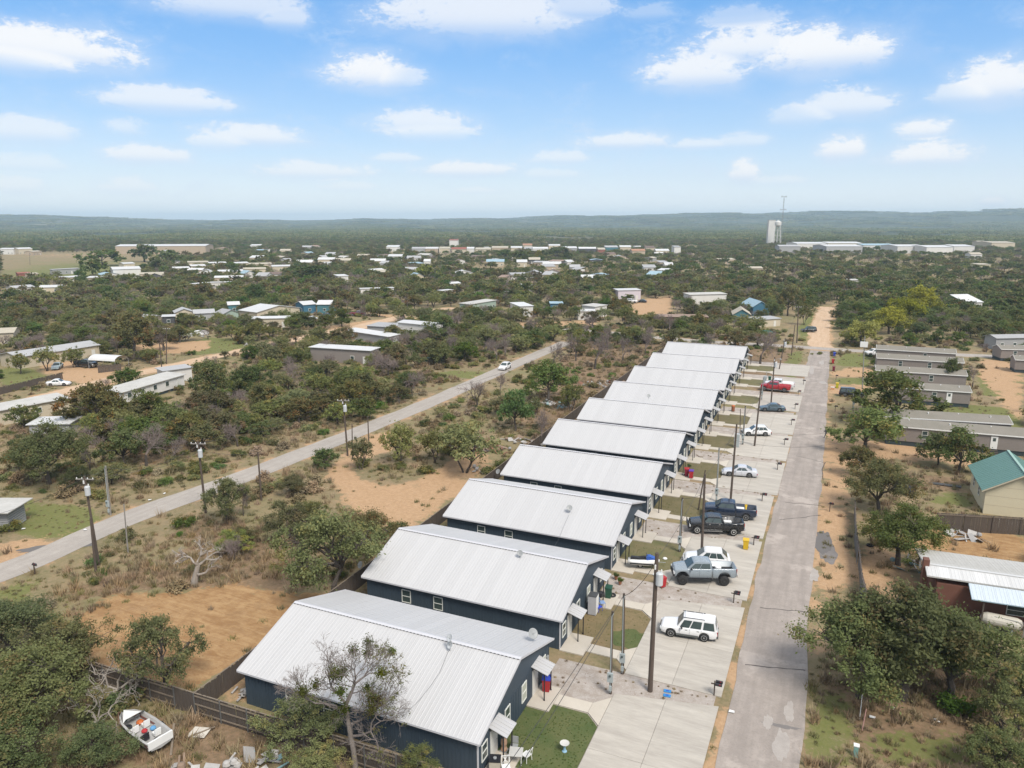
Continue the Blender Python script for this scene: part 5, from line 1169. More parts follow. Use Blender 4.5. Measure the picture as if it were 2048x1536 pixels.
# 480 m .. 1500 m
X, Y = jitter(-1500, 1000, 100, 1600, 9., g); ex, px, py = occupied(X, Y); d = np.hypot(X, Y)
cl = np.sin(X / 70 + 1) * np.sin(Y / 90 + 2) + .6 * np.sin(X / 33) * np.sin(Y / 41 + 1)
ok = inframe(px, py, 900) & ~ex & (d > 478) & (d < 1500) & (g.random(X.size) < np.where(cl < -.45, .45, .92))
ok &= ~((X > -560) & (X < 300) & (Y < 480))
X, Y, d = X[ok], Y[ok], d[ok]; kinds = g.choice(pool, X.size, p=[.36, .30, .17, .14, .03]); s_ = g.uniform(2.6, 5., X.size)
idx, ms = collect(X, Y, None, None, kinds, 2, pool)
scatter('woodland', np.stack([X, Y, gz(Y)], -1), idx, g.uniform(0, 6.28, X.size), np.stack([s_ / 4] * 2 + [s_ * g.uniform(1.1, 1.5, X.size) / 7], -1), ms, 'trees between the far town buildings', 'woodland')
n1_ = X.size
# 1500 m .. hills: clumps of crowns
def clump(seed):
    gg = np.random.default_rng(seed); n = 46; c = np.stack([gg.uniform(-16, 16, n), gg.uniform(-16, 16, n), gg.uniform(1.2, 4., n)], -1)
    return leaf_mesh('crown', gg, c, gg.uniform(2.5, 4.4, n), 22, 1.25, M_leaf['oak'] if seed % 3 else M_leaf['mesquite'], flat=.55)
clumps = [clump(s_) for s_ in range(4)]
def polar(r0, r1, sp, gg):
    out = []; r_ = r0
    while r_ < r1:
        s_ = sp * r_ / r0; n = int(2.1 * r_ / s_); a = -YAW + np.linspace(-1.05, 1.05, n) + gg.uniform(-.5, .5, n) * 2.1 / n; rr = r_ + gg.uniform(-.5, .5, n) * s_
        out.append(np.stack([rr * np.sin(a), rr * np.cos(a)], -1)); r_ += s_ * .8
    return np.vstack(out)
Q = polar(1480, 9000, 27., g); X, Y = Q[:, 0], Q[:, 1]; d = np.hypot(X, Y)
cl = np.sin(X / 210 + 1) * np.sin(Y / 260 + 2) + .6 * np.sin(X / 90) * np.sin(Y / 120 + 1)
ok = g.random(X.size) < np.where(cl < -.42, .06, .88) * np.where(d > 4200, .8, 1.)
X, Y, d = X[ok], Y[ok], d[ok]; k_ = (d / 1480) ** .8
zz = gz(Y) + ridge(X, Y)
scatter('far_forest', np.stack([X, Y, zz - .3], -1), g.integers(0, 4, X.size), g.uniform(0, 6.28, X.size), np.stack([k_ * g.uniform(.8, 1.1, X.size), k_ * g.uniform(.8, 1.1, X.size), 1.0 + .10 * k_], -1), clumps, 'dark scrub forest running to the hazy hills', 'forest')
print('far', n1_, X.size)
# --- undergrowth: weeds, dry stems and small shrubs on the rough ground
TUFT = [make_tuft('grass', 1), make_tuft('grass', 2, 60, .42), make_tuft('dry', 3, 60, .75), make_tuft('dry', 4, 46, 1.0), make_tuft('grass', 5, 36, .3)]
def cover_at(x, y, key):
    i = np.clip(np.searchsorted(gxs, x) - 1, 0, len(gxs) - 2); j = np.clip(np.searchsorted(gys, y) - 1, 0, len(gys) - 2)
    return ground_w[key][i, j]
X, Y = jitter(-170, 60, 18, 235, .66, g); px, py = proj(X, Y, gz(Y)); d = np.hypot(X, Y)
bare = np.maximum(cover_at(X, Y, 'sand'), cover_at(X, Y, 'orange')); brn = cover_at(X, Y, 'brown'); grn = cover_at(X, Y, 'green')
patchy = .5 + .5 * np.sin(X / 3.1 + np.sin(Y / 4.)) * np.sin(Y / 2.7 + 1.2 * np.sin(X / 5.))
p_ = np.clip(1 - 1.5 * bare, np.where(X > 0, .16, .05), 1) * np.where(d < 90, .9, np.where(d < 150, .45, .16)) * (.4 + .6 * patchy)
road = np.minimum.reduce([dist_line(X, Y, STREET) - 3.0, dist_line(X, Y, LEFTROAD) - 2.7, dist_line(X, Y, CROSS) - 2.9, dist_line(X, Y, FARROAD) - 3.2])
lots = ((X > -42.5) & (X < -5.3) & (Y > 36) & (Y < 203)) | (inpoly(px, py, [(1940,900),(2048,890),(2048,1030),(1940,1000)]))
ok = inframe(px, py, 400, 640, 2200) & (road > 0) & ~lots & (g.random(X.size) < p_)
X, Y, d, brn, grn = X[ok], Y[ok], d[ok], brn[ok], grn[ok]
idx = g.choice([0, 1, 4], X.size); idx = np.where(g.random(X.size) < .25 + .55 * brn, g.choice([2, 3], X.size), idx)
s_ = g.uniform(.4, 1.25, X.size) * np.where(idx == 3, 1., .9) * np.where(grn > .4, .55, 1.)
scatter('weeds', np.stack([X, Y, gz(Y)], -1), idx, g.uniform(0, 6.28, X.size), np.stack([s_ * 1.25, s_ * 1.25, s_], -1), TUFT, 'dry brown and olive weeds covering the rough ground', 'weeds')
n2_ = X.size
X, Y = jitter(-230, 80, 18, 260, 2.3, g); px, py = proj(X, Y, gz(Y)); d = np.hypot(X, Y)
bare = np.maximum(cover_at(X, Y, 'sand'), cover_at(X, Y, 'orange')) + .8 * cover_at(X, Y, 'green')
cl = .5 + .5 * np.sin(X / 8 + 1.3 * np.sin(Y / 9.)) * np.sin(Y / 7.)
dd = np.zeros(X.shape, bool)
for p in DENSE: dd |= inpoly(px, py, p)
ok = inframe(px, py, 400, 600, 2200) & ~((X > -43) & (X < 1.5) & (Y > 30) & (Y < 215)) & (dist_line(X, Y, LEFTROAD) > 3.6) & (dist_line(X, Y, CROSS) > 4) & (dist_line(X, Y, FARROAD) > 4) & (dist_line(X, Y, DIRTR) > 5) & (g.random(X.size) < np.clip(1 - 1.6 * bare, 0.01, 1) * (.10 + .5 * cl + .3 * dd)) & ~((X > 0) & (Y < 200) & (g.random(X.size) < .8))
ok &= ~inpoly(px, py, [(1700,900),(2048,890),(2048,1300),(1740,1250)])
X, Y, d = X[ok], Y[ok], d[ok]; idx = g.choice([0, 1, 2, 3, 4], X.size, p=[.34, .16, .07, .35, .08]); s_ = g.uniform(.45, 1.35, X.size)
scatter('brush', np.stack([X, Y, gz(Y) - .05], -1), idx, g.uniform(0, 6.28, X.size), np.stack([s_ * 1.2, s_ * 1.2, s_], -1), BUSH, 'low brush and thorny shrubs between the trees', 'brush')
print('weeds', n2_, 'brush', X.size)

# --- grass on the lawns and stones on the gravel of the nearer lots
def lot_points(x0, x1, y0, y1, sp): return jitter(x0, x1, y0, y1, sp, g)
PX_, PY_, PI_, PS_ = [], [], [], []; SX, SY = [], []
for i in range(5):
    yc = HY[i]; X, Y = lot_points(-18.5, -13.2, yc - 4.2, yc + 2.5, .20); dens_ = .5 + .5 * np.sin(X * 1.3 + i) * np.sin(Y * 1.1 + 2 * i)
    k = (g.random(X.size) < (.75 if i == 0 else .35) * (.3 + .7 * dens_)) & ~((X < -16.8) & ((Y > yc + 1.6) | (Y < yc - 3.8))); PX_.append(X[k]); PY_.append(Y[k]); PI_.append(np.where(g.random(k.sum()) < (.85 if i == 0 else .25), 1, 0))
    X, Y = lot_points(-18., -5.9, yc + 4.7, yc + 8.6, .26); k = g.random(X.size) < .55; k &= ~((X > -16.9) & (X < -6) & (Y < yc + 5.9)); SX.append(X[k]); SY.append(Y[k])
    k2 = (g.random(X.size) < .10) & ((Y > yc + 7.6) | (Y < yc + 6.3) | (g.random(X.size) < .15)) & ~((X > -16.9) & (Y < yc + 5.9)); PX_.append(X[k2]); PY_.append(Y[k2]); PI_.append(np.full(k2.sum(), 2))
X, Y, I = np.concatenate(PX_), np.concatenate(PY_), np.concatenate(PI_); s_ = g.uniform(.07, .13, X.size) * np.where(I == 2, 2.2, 1.)
TG = make_tuft('bright', 9, 40, .8)
scatter('lawn_grass', np.stack([X, Y, gz(Y) + .04], -1), I, g.uniform(0, 6.28, X.size), np.stack([s_ * 1.4, s_ * 1.4, s_ * .8], -1), [TUFT[0], TG, TUFT[2]], 'short grass and dry tufts on the lawns before the duplexes', 'grass')
def stone(seed, m):
    gg = np.random.default_rng(seed); mb = MB(); mb.lathe([(.5, 0), (.8, .25), (.6, .55), (.15, .68)], 5); mb.v = [tuple(np.array(v) * gg.uniform(.8, 1.2, 3)) for v in mb.v]; return mb.mesh('stone', m)
ST_ = [stone(1, mat('stone_pale', (.50, .46, .43), .9)), stone(2, mat('stone_rose', (.34, .29, .255), .9)), stone(3, mat('stone_brown', (.20, .14, .11), .9))]
X, Y = np.concatenate(SX), np.concatenate(SY); s_ = g.uniform(.03, .085, X.size)
scatter('gravel', np.stack([X, Y, gz(Y) + .012], -1), g.choice(3, X.size, p=[.5, .32, .18]), g.uniform(0, 6.28, X.size), np.stack([s_, s_, s_ * .6], -1), ST_, 'pink grey gravel stones between the driveways', 'gravel')
# ================================================================== VEHICLES
def paint(name, c, rough=.28, coat=.6): return mat(name, c, rough, tuple(x * .93 for x in c), 1.2, .4, coat=coat)
PAINT = dict(white=paint('white_paint', (.70, .70, .70)), grey=paint('blue_grey_paint', (.24, .28, .31)), black=paint('black_paint', (.012, .013, .015)), navy=paint('dark_blue_paint', (.012, .022, .045)), silver=paint('silver_paint', (.52, .53, .56)),
    slate=paint('slate_blue_paint', (.06, .095, .12)), red=paint('red_paint', (.34, .012, .02)), maroon=paint('maroon_paint', (.12, .012, .02)), pale=paint('pale_teal_paint', (.45, .55, .58)))
M_tyre = mat('tyre_rubber', (.022, .022, .022), .85); M_rim = mat('alloy_rim', (.45, .45, .45), .35, metal=.6); M_rimk = mat('black_rim', (.03, .03, .03), .4); M_rimw = mat('white_steel_rim', (.62, .61, .58), .5)
M_clad = mat('grey_plastic_cladding', (.10, .105, .10), .7); M_tail = mat('red_lamp', (.35, .012, .015), .25); M_head = mat('clear_lamp', (.55, .57, .58), .15); M_chrome = mat('chrome_trim', (.6, .6, .6), .25, metal=.8); M_bed = mat('bed_liner', (.03, .03, .032), .8)
SPEC = {
 'suv': dict(L=4.75, W=1.84, H=1.80, wb=2.78, r=.37, cl=.30, top=[(-1., .78), (-.93, .92), (-.5, 1.02), (-.42, 1.06), (1., 1.06)], gh=[(-.42, 1.04), (-.20, 1.78), (.90, 1.76), (.97, 1.06)], splits=[(.03, .30), (.33, .60), (.66, .95)]),
 'crossover': dict(L=4.6, W=1.86, H=1.68, wb=2.75, r=.36, cl=.25, top=[(-1., .62), (-.93, .80), (-.55, .95), (-.42, 1.0), (.93, 1.04), (1., .95)], gh=[(-.46, .97), (-.10, 1.62), (.62, 1.64), (.90, 1.05)], splits=[(.10, .36), (.39, .64), (.67, .90)]),
 'sedan': dict(L=4.7, W=1.80, H=1.46, wb=2.68, r=.33, cl=.20, top=[(-1., .52), (-.93, .70), (-.5, .88), (-.42, .92), (.62, .98), (.93, .96), (1., .80)], gh=[(-.42, .90), (-.08, 1.42), (.34, 1.44), (.72, .99)], splits=[(.10, .42), (.45, .78)]),
 'pickup': dict(L=6.1, W=2.02, H=1.98, wb=4.05, r=.44, cl=.48, top=[(-1., 1.02), (-.965, 1.24), (-.64, 1.37), (-.58, 1.40), (.20, 1.41)], gh=[(-.60, 1.37), (-.35, 1.97), (.165, 1.96), (.205, 1.41)], splits=[(.06, .47), (.50, .93)], bed=(.22, 1.0, 1.44, .86)),
}
def make_vehicle(name, style, color, label, cat, group=None, lift=0., rim=None, bull=False, rack=False, clad=False, dually=False, short=False, r=None, cargo=None):
    S = dict(SPEC[style]); rimm = rim or M_rim; L, W, H, wb, rr, cl = S['L'], S['W'], S['H'], S['wb'], r or S['r'], S['cl'] + lift
    t = thing(name, label, cat, group=group); pm = PAINT[color]; dz = lift
    topx = [(x * L / 2, z + dz) for x, z in S['top']]; bed = S.get('bed'); ra = rr + (.07 if not lift else .13); hub = rr + 0.
    az = (S['r'] if lift else rr) + dz + (0.0)
    xs = set(np.round(np.linspace(-L / 2, L / 2, 47), 3)); f_, b_ = -wb / 2 - .02 * L * 0, wb / 2
    off = -.02 * L if style != 'pickup' else -.038 * L
    fx, bx = -wb / 2 + off + (0.05 if style == 'pickup' else 0), wb / 2 + off + (.05 if style == 'pickup' else 0)
    for c_ in (fx, bx): xs |= set(np.round(c_ + ra * np.cos(np.linspace(0, math.pi, 13)), 3))
    xs = sorted(x for x in xs if -L / 2 <= x <= L / 2); st = [(x, 0) for x in xs]
    if bed: b0, b1 = bed[0] * L / 2, bed[1] * L / 2 - .09; st = sorted([s for s in st if abs(s[0] - b0) > .03 and abs(s[0] - b1) > .03] + [(b0, 0), (b0, 1), (b1, 2), (b1, 3)])
    mb = MB(); rings = []
    for x, fl in st:
        inb = bed and ((x > b0 and x < b1) or fl in (1, 2)); behind = bed and x >= b0 and not (fl == 0 and x == b0)
        zt = bed[2] + dz if behind else float(np.interp(x, [p[0] for p in topx], [p[1] for p in topx]))
        e = abs(x) / (L / 2); w = W / 2 * (1 - .13 * e ** 8 - (.05 * e ** 3 if x < 0 else .02 * e ** 3))
        if dually: w += .13 * math.exp(-((x - bx) / .52) ** 4)
        zb = cl + (.10 * max(0, e - .85) / .15 if style != 'pickup' else .06 * max(0, e - .85) / .15)
        for c_ in (fx, bx):
            if abs(x - c_) < ra: zb = max(zb, az + math.sqrt(ra * ra - (x - c_) ** 2))
        zb = min(zb, zt - .12); zm = zb + (zt - zb) * .55
        half = [(w * .93, zb), (w, zb + min(.08, (zt - zb) * .3)), (w, zm), (w * .975, zt - .07), (w * .93, zt)]
        half += [(w * .84, zt), (w * .84, bed[3] + dz), (0, bed[3] + dz)] if inb else [(w * .86, zt + .015), (w * .5, zt + .035), (0, zt + .045)]
        if rings == []: half = [(a * 1.0, b) for a, b in half]
        ring = [(x, a, b) for a, b in half] + [(x, -a, b) for a, b in half[::-1][1:]]
        rings.append(mb.verts(ring)); nr_ = len(ring)
    mb.smooth = True
    for a, b in zip(rings, rings[1:]):
        for k in range(nr_ - 1): mb.face((a + k, b + k, b + k + 1, a + k + 1))
    mb.smooth = False
    mb.face([rings[0] + k for k in range(nr_)]); mb.face([rings[-1] + k for k in range(nr_ - 1, -1, -1)])
    body = mb.build('body', pm, t)
    MB().box(0, 0, (cl + az + ra * .6) / 2 + .02, L * .92, W * .72, az + ra * .6 - cl).build('underbody', M_black, t)
    # cabin
    P = [(x * L / 2, z + dz) for x, z in S['gh']]; w0, w1 = W / 2 * .925, W / 2 * .76
    mb = MB(); xm = (P[1][0] + P[2][0]) / 2
    def wz(z): return w0 + (w1 - w0) * (z - P[0][1]) / (P[1][1] - P[0][1])
    rows = [(P[0], w0), (((P[0][0] + P[1][0]) / 2 - .03, (P[0][1] + P[1][1]) / 2), (w0 + w1) / 2), (P[1], w1 * .96), ((P[1][0] + .18, P[1][1] + .045), w1 * .93), ((xm, P[1][1] + .06), w1 * .93), ((P[2][0] - .15, P[2][1] + .035), w1 * .93), (P[2], w1 * .96), (((P[2][0] + P[3][0]) / 2 + .03, (P[2][1] + P[3][1]) / 2), (w0 + w1) / 2), (P[3], w0)]
    base = P[0][1] - .12; sec = []
    for (x, z), w_ in rows:
        wb_ = w0; xq = x; sec.append(mb.verts([(xq, -w_, z), (xq, -w_ * .5, z + .012), (xq, w_ * .5, z + .012), (xq, w_, z)]))
    sb = [mb.verts([(max(P[0][0], min(P[3][0], x)), -w0, base), (max(P[0][0], min(P[3][0], x)), w0, base)]) for (x, z), w_ in rows]
    for i in range(len(rows) - 1):
        a, b = sec[i], sec[i + 1]
        for k in range(3): mb.face((a + k, b + k, b + k + 1, a + k + 1)[::-1])
        mb.face((sb[i], sb[i + 1], b, a)); mb.face((a + 3, b + 3, sb[i + 1] + 1, sb[i] + 1))
    cab = mb.build('cabin', pm, t)
    # glass
    def yside(x, z, sg):
        u = np.clip((z - P[0][1]) / (P[1][1] - P[0][1]), 0, 1); return sg * (w0 + (w1 * .95 - w0) * u + .012)
    def roofx(u, z):   # x on the side outline at fraction u and height z
        k = (z - P[0][1]) / (P[1][1] - P[0][1]); xa = P[0][0] + (P[1][0] - P[0][0]) * k; xb = P[3][0] + (P[2][0] - P[3][0]) * k; return xa + (xb - xa) * u
    zl, zh = P[0][1] + .05, P[1][1] - .09
    for sg in (1, -1):
        for u0, u1 in S['splits']:
            q = [(roofx(u0, zl) if u0 > .12 else roofx(u0, zl) + .12, yside(0, zl, sg), zl), (roofx(u1, zl), yside(0, zl, sg), zl), (roofx(u1, zh), yside(0, zh, sg), zh), (roofx(u0, zh) + (.05 if u0 < .12 else 0), yside(0, zh, sg), zh)]
            m_ = MB(); m_.extr(q, (0, sg * .012, 0)); m_.build('side_window', M_glass, t)
        for u in [s[1] + .015 for s in S['splits'][:-1]] + [S['splits'][0][0] + .03]:
            MB().box(roofx(u, zl), sg * (W / 2 + .001), (cl + zl) / 2 + .02, .014, .008, (zl - cl) * .72).build('door_seam', M_black, t)
        for u in [s[1] - .05 for s in S['splits'][:2]]:
            MB().box(roofx(u, zl) - .06, sg * (W / 2 * .995), zl - .2, .2, .035, .04).build('door_handle', M_chrome if dually else pm if not clad else M_clad, t)
        MB().box(P[0][0] + .42, sg * (W / 2 + .13), P[0][1] + .1, .12, .22, .18).build('mirror', M_black if color in ('grey', 'black', 'navy') or clad else pm, t)
    def end_glass(A_, B_, nm, s_):
        a = np.array([A_[0], A_[1]]); b = np.array([B_[0], B_[1]]); m1 = a + (b - a) * .12; m2 = a + (b - a) * .90; n = np.array([-(b - a)[1], (b - a)[0]]) * s_; n = n / np.linalg.norm(n)
        m1 = m1 + n * .042; m2 = m2 + n * .036; wq, wr = w0 * .88, w1 * .86
        MB().extr([(m1[0], -wq, m1[1]), (m1[0], wq, m1[1]), (m2[0], wr, m2[1]), (m2[0], -wr, m2[1])], (n[0] * .012, 0, n[1] * .012)).build(nm, M_glass, t)
    end_glass(P[0], P[1], 'windscreen', 1); end_glass(P[3], P[2], 'rear_window', -1)
    # wheels
    for x in (fx, bx):
        for sg in (1, -1):
            tw = .25 if style != 'pickup' else .29 if not dually or x == fx else .5
            M = Matrix.Rotation(math.pi / 2, 3, 'X'); y = sg * (W / 2 - tw / 2 - (-.07 if lift else .01) + (.12 if dually and x == bx else 0))
            wh = MB(); wh.smooth = True; wh.lathe([(rr * .62, -tw / 2), (rr * .94, -tw / 2), (rr, -tw / 2 + .04), (rr, tw / 2 - .04), (rr * .94, tw / 2), (rr * .62, tw / 2)], 22, (0, 0, 0), M); w_ = wh.build('wheel', M_tyre, t, (x, y, rr))
            rm_ = MB(); rm_.lathe([(rr * .66, -.01), (rr * .66, .012), (rr * .58, .02), (rr * .54, -.02), (rr * .2, -.015), (rr * .16, .02), (.01, .024)], 18, (0, sg * tw / 2, 0), Matrix.Rotation(-sg * math.pi / 2, 3, 'X')); ri = rm_.build('rim', rimm, w_)
            sp = MB()
            for k in range(5):
                a = k * 2 * math.pi / 5; sp.box(rr * .36 * math.cos(a), sg * (tw / 2 + .004), rr * .36 * math.sin(a), rr * .42, .02, rr * .14, M=Matrix.Rotation(-a, 3, 'Y'))
            for v_i in range(0): pass
            sp.build('spoke', M_rimk if rimm is not M_rimk else M_rimk, w_) if rimm is M_rim else None
    # lamps, bumpers
    zf = topx[0][1]; hw_ = W / 2 * .80
    for sg in (1, -1):
        MB().box(-L / 2 + .02, sg * hw_ * .88, zf - .08 if style != 'pickup' else zf - .1, .14, .34, .16 if style != 'pickup' else .24).build('headlight', M_head, t)
        zt = (bed[2] + dz if bed else topx[-1][1]); MB().box(L / 2 - .03, sg * hw_ * .96, zt - (.25 if style != 'suv' else .28), .10, .16 if style in ('suv', 'pickup') else .34, .42 if style in ('suv', 'pickup') else .16).build('taillight', M_tail, t)
    MB().box(-L / 2 - .01, 0, cl + .2, .16, W * .86, .24).build('front_bumper', M_clad if clad else (M_black if bull else pm if style != 'pickup' else M_chrome if color != 'grey' else M_black), t)
    MB().box(L / 2 + .01, 0, cl + .2, .16, W * .88, .22).build('rear_bumper', M_clad if clad else (pm if style != 'pickup' else M_chrome), t)
    MB().box(-L / 2 + .015, 0, zf - .10 if style != 'pickup' else zf - .18, .08, W * .5, .17 if style != 'pickup' else .34).build('grille', M_black, t)
    MB().box(L / 2 + .07, 0, cl + .42 if style != 'pickup' else cl + .36, .02, .32, .14).build('licence_plate', M_white, t)
    if clad:
        for sg in (1, -1): MB().box((fx + bx) / 2, sg * (W / 2 - .01), cl + .1, wb - 2 * ra - .04, .06, .18).build('sill_cladding', M_clad, t)
    if style == 'pickup' and not short:
        for sg in (1, -1): MB().box(-.08 * L, sg * (W / 2 + .02), cl - .05, 2.2, .14, .05).build('running_board', M_black if lift else M_chrome, t)
    if rack:
        for sg in (1, -1): MB().box(.35, sg * w1 * .82, H + dz + .07, 1.9, .045, .05).build('roof_rail', M_dkgrey, t)
        for x in (-.3, .4, 1.1): MB().box(x, 0, H + dz + .085, .05, w1 * 1.6, .03).build('roof_bar', pm, t)
    if bull:
        m_ = MB(); m_.tube([(-L / 2 - .18, -.8, .55), (-L / 2 - .2, -.8, 1.25), (-L / 2 - .2, .8, 1.25), (-L / 2 - .18, .8, .55)], .045, 6); m_.box(-L / 2 - .16, 0, .7, .08, 1.9, .3); m_.build('bull_bar', M_black, t)
    if bed: MB().box((bed[0] + .98) * L / 4, 0, bed[3] + dz + .012, (bed[1] - bed[0]) * L / 2 - .14, W * .8, .02).build('bed_liner', M_bed, t)
    t['_'] = 0; del t['_']
    return t, (fx + bx) / 2, W, wb
def park(t, front, rear, z=.11):
    """near-side wheels stand on these two photo pixels"""
    o, mx, W, wb = t; A, B = G(*front, z), G(*rear, z); d = (B - A)[:2]; d /= np.linalg.norm(d); n = np.array([-d[1], d[0]]); m = (A + B)[:2] / 2 + n * (W / 2 - .1) - d * mx
    o.location = (float(m[0]), float(m[1]), float(gz(m[1])) + z); o.rotation_euler = (0, 0, math.atan2(d[1], d[0])); return o
def stand(t, px, py, deg, z=.11):
    o = t[0]; P = G(px, py, z); o.location = tuple(float(v) for v in P); o.rotation_euler = (0, 0, R(deg)); return o
V = make_vehicle
park(V('parked_suv', 'suv', 'white', 'boxy white SUV with grey cladding and roof rack alone on its drive', 'SUV', rack=True, clad=True), (1340, 1273), (1408.5, 1283.4))
gt = park(V('pickup_truck', 'pickup', 'grey', 'lifted blue grey crew cab pickup on black wheels', 'pickup truck', lift=.30, rim=M_rimk, r=.50), (1362.7, 1169), (1449.4, 1171))
stand(V('parked_suv', 'crossover', 'white', 'white crossover with black roof panel half hidden by the lifted grey pickup', 'SUV'), 1413, 1127, 12)
bt = park(V('pickup_truck', 'pickup', 'black', 'black dually pickup with bull bar and white wheels', 'pickup truck', rim=M_rimw, bull=True, dually=True), (1390.8, 1066.7), (1469.7, 1070.6))
nt = stand(V('pickup_truck', 'pickup', 'navy', 'dark blue pickup with yellow tool in its bed behind the black dually', 'pickup truck'), 1459, 1033, 8)
park(V('parked_sedan', 'sedan', 'silver', 'silver sedan on the drive beside the tall brown pole', 'car'), (1458, 952.4), (1498.2, 955.6))
park(V('parked_suv', 'crossover', 'white', 'white crossover with black arches behind a wooden pole', 'SUV', clad=True), (1496, 872.2), (1530.5, 873))
park(V('parked_sedan', 'sedan', 'slate', 'slate blue sedan at the foot of the transformer pole', 'car'), (1529, 822.7), (1559, 823.9))
park(V('pickup_truck', 'pickup', 'red', 'red pickup near the field end of the street', 'pickup truck'), (1531.8, 781.3), (1564.3, 784.3))
stand(V('pickup_truck', 'pickup', 'white', 'white pickup parked behind the red pickup', 'pickup truck'), 1558, 776, 3)
stand(V('parked_suv', 'suv', 'black', 'black SUV under the wide oak across the street', 'SUV'), 1703, 793, 180, .02)
LR = np.array(LEFTROAD); hd = math.degrees(math.atan2(*(G(1012, 738) - G(1060, 716))[[1, 0]]))
stand(V('parked_suv', 'crossover', 'white', 'white SUV driving on the pale road towards the camera', 'SUV'), 1010, 738, hd + 180, .04)
stand(V('parked_sedan', 'sedan', 'white', 'white coupe with dark nose parked on the dirt lane by the picket fence', 'car'), 117, 771, 215, .03)
stand(V('parked_sedan', 'sedan', 'pale', 'pale teal and white saloon on the sandy drive of the cream house', 'car'), 115, 737, 130, .03)
stand(V('pickup_truck', 'pickup', 'black', 'black pickup nosed under the white canopy', 'pickup truck'), 172, 734, 185, .03)
stand(V('pickup_truck', 'pickup', 'white', 'white pickup peeking out behind the rearmost mobile home', 'pickup truck'), 1752, 712, 30, .03)
stand(V('pickup_truck', 'pickup', 'maroon', 'dark red pickup by the junction of dirt lanes', 'pickup truck'), 716, 632, 200, .03)
stand(V('pickup_truck', 'pickup', 'black', 'dark pickup in the junk yard beside the teal house', 'pickup truck'), 655, 637, 10, .03)
stand(V('parked_sedan', 'sedan', 'white', 'small white car parked below the dark red pickup lane', 'car'), 622, 640, 10, .03)
stand(V('pickup_truck', 'pickup', 'white', 'white pickup in front of the purple trimmed trailer', 'pickup truck'), 1262, 606, 0, .03)
stand(V('parked_sedan', 'sedan', 'black', 'black car beside the white pickup at the purple trimmed trailer', 'car'), 1283, 605, 0, .03)
stand(V('parked_suv', 'suv', 'white', 'white van like car by the campers in the middle distance', 'car'), 945, 591, 20, .03)
stand(V('parked_suv', 'suv', 'black', 'dark SUV at the foot of the two utility poles across the cross road', 'SUV'), 1617, 664, 20, .03)
# loads in the truck beds (things of their own)
def in_bed(truck, name, label, cat, dx, dy, z, mb, m):
    v = Matrix.Rotation(truck.rotation_euler.z, 3, 'Z') @ Vector((dx, dy, z)); o = mb.build(name, m, None, tuple(truck.location + v), truck.rotation_euler.z); return tag(o, label, cat)
M_red = mat('red_plastic', (.38, .02, .025), .5, rnd=.05); M_blue = mat('blue_plastic', (.03, .06, .42), .5); M_yel = mat('yellow_plastic', (.62, .40, .015), .5); M_grn = mat('green_plastic', (.015, .075, .045), .5); M_org = mat('orange_plastic', (.50, .13, .03), .5)
m_ = MB(); m_.lathe([(.30, 0), (.34, .1), (.30, .34), (.1, .42)], 10); in_bed(gt, 'sack', 'pale lumpy sack in the bed of the lifted grey pickup', 'sack', 1.45, .2, 1.12, m_, M_white)
m_ = MB(); m_.box(0, 0, .15, .3, .3, .3); m_.box(0, 0, .34, .1, .24, .08); in_bed(gt, 'fuel_can', 'small orange red can in the bed of the lifted grey pickup', 'can', .85, -.5, 1.12, m_, M_org)
m_ = MB(); m_.box(0, 0, .2, .8, .5, .4); m_.box(0, 0, .43, .84, .54, .06); in_bed(bt, 'cooler', 'white cooler box in the bed of the black dually', 'cooler', 1.3, .1, .82, m_, M_white)
m_ = MB(); m_.box(0, 0, .2, .9, .7, .38); in_bed(nt, 'storage_box', 'pale box in the bed of the dark blue pickup', 'box', 1.2, .1, .82, m_, M_white)
m_ = MB(); m_.box(0, 0, .3, .12, 1.3, .08, M=Matrix.Rotation(.5, 3, 'X')); m_.box(.0, .5, .5, .3, .1, .3); in_bed(nt, 'hand_tool', 'long yellow tool lying across the dark blue pickup bed', 'tool', 1.85, 0., .9, m_, M_yel)

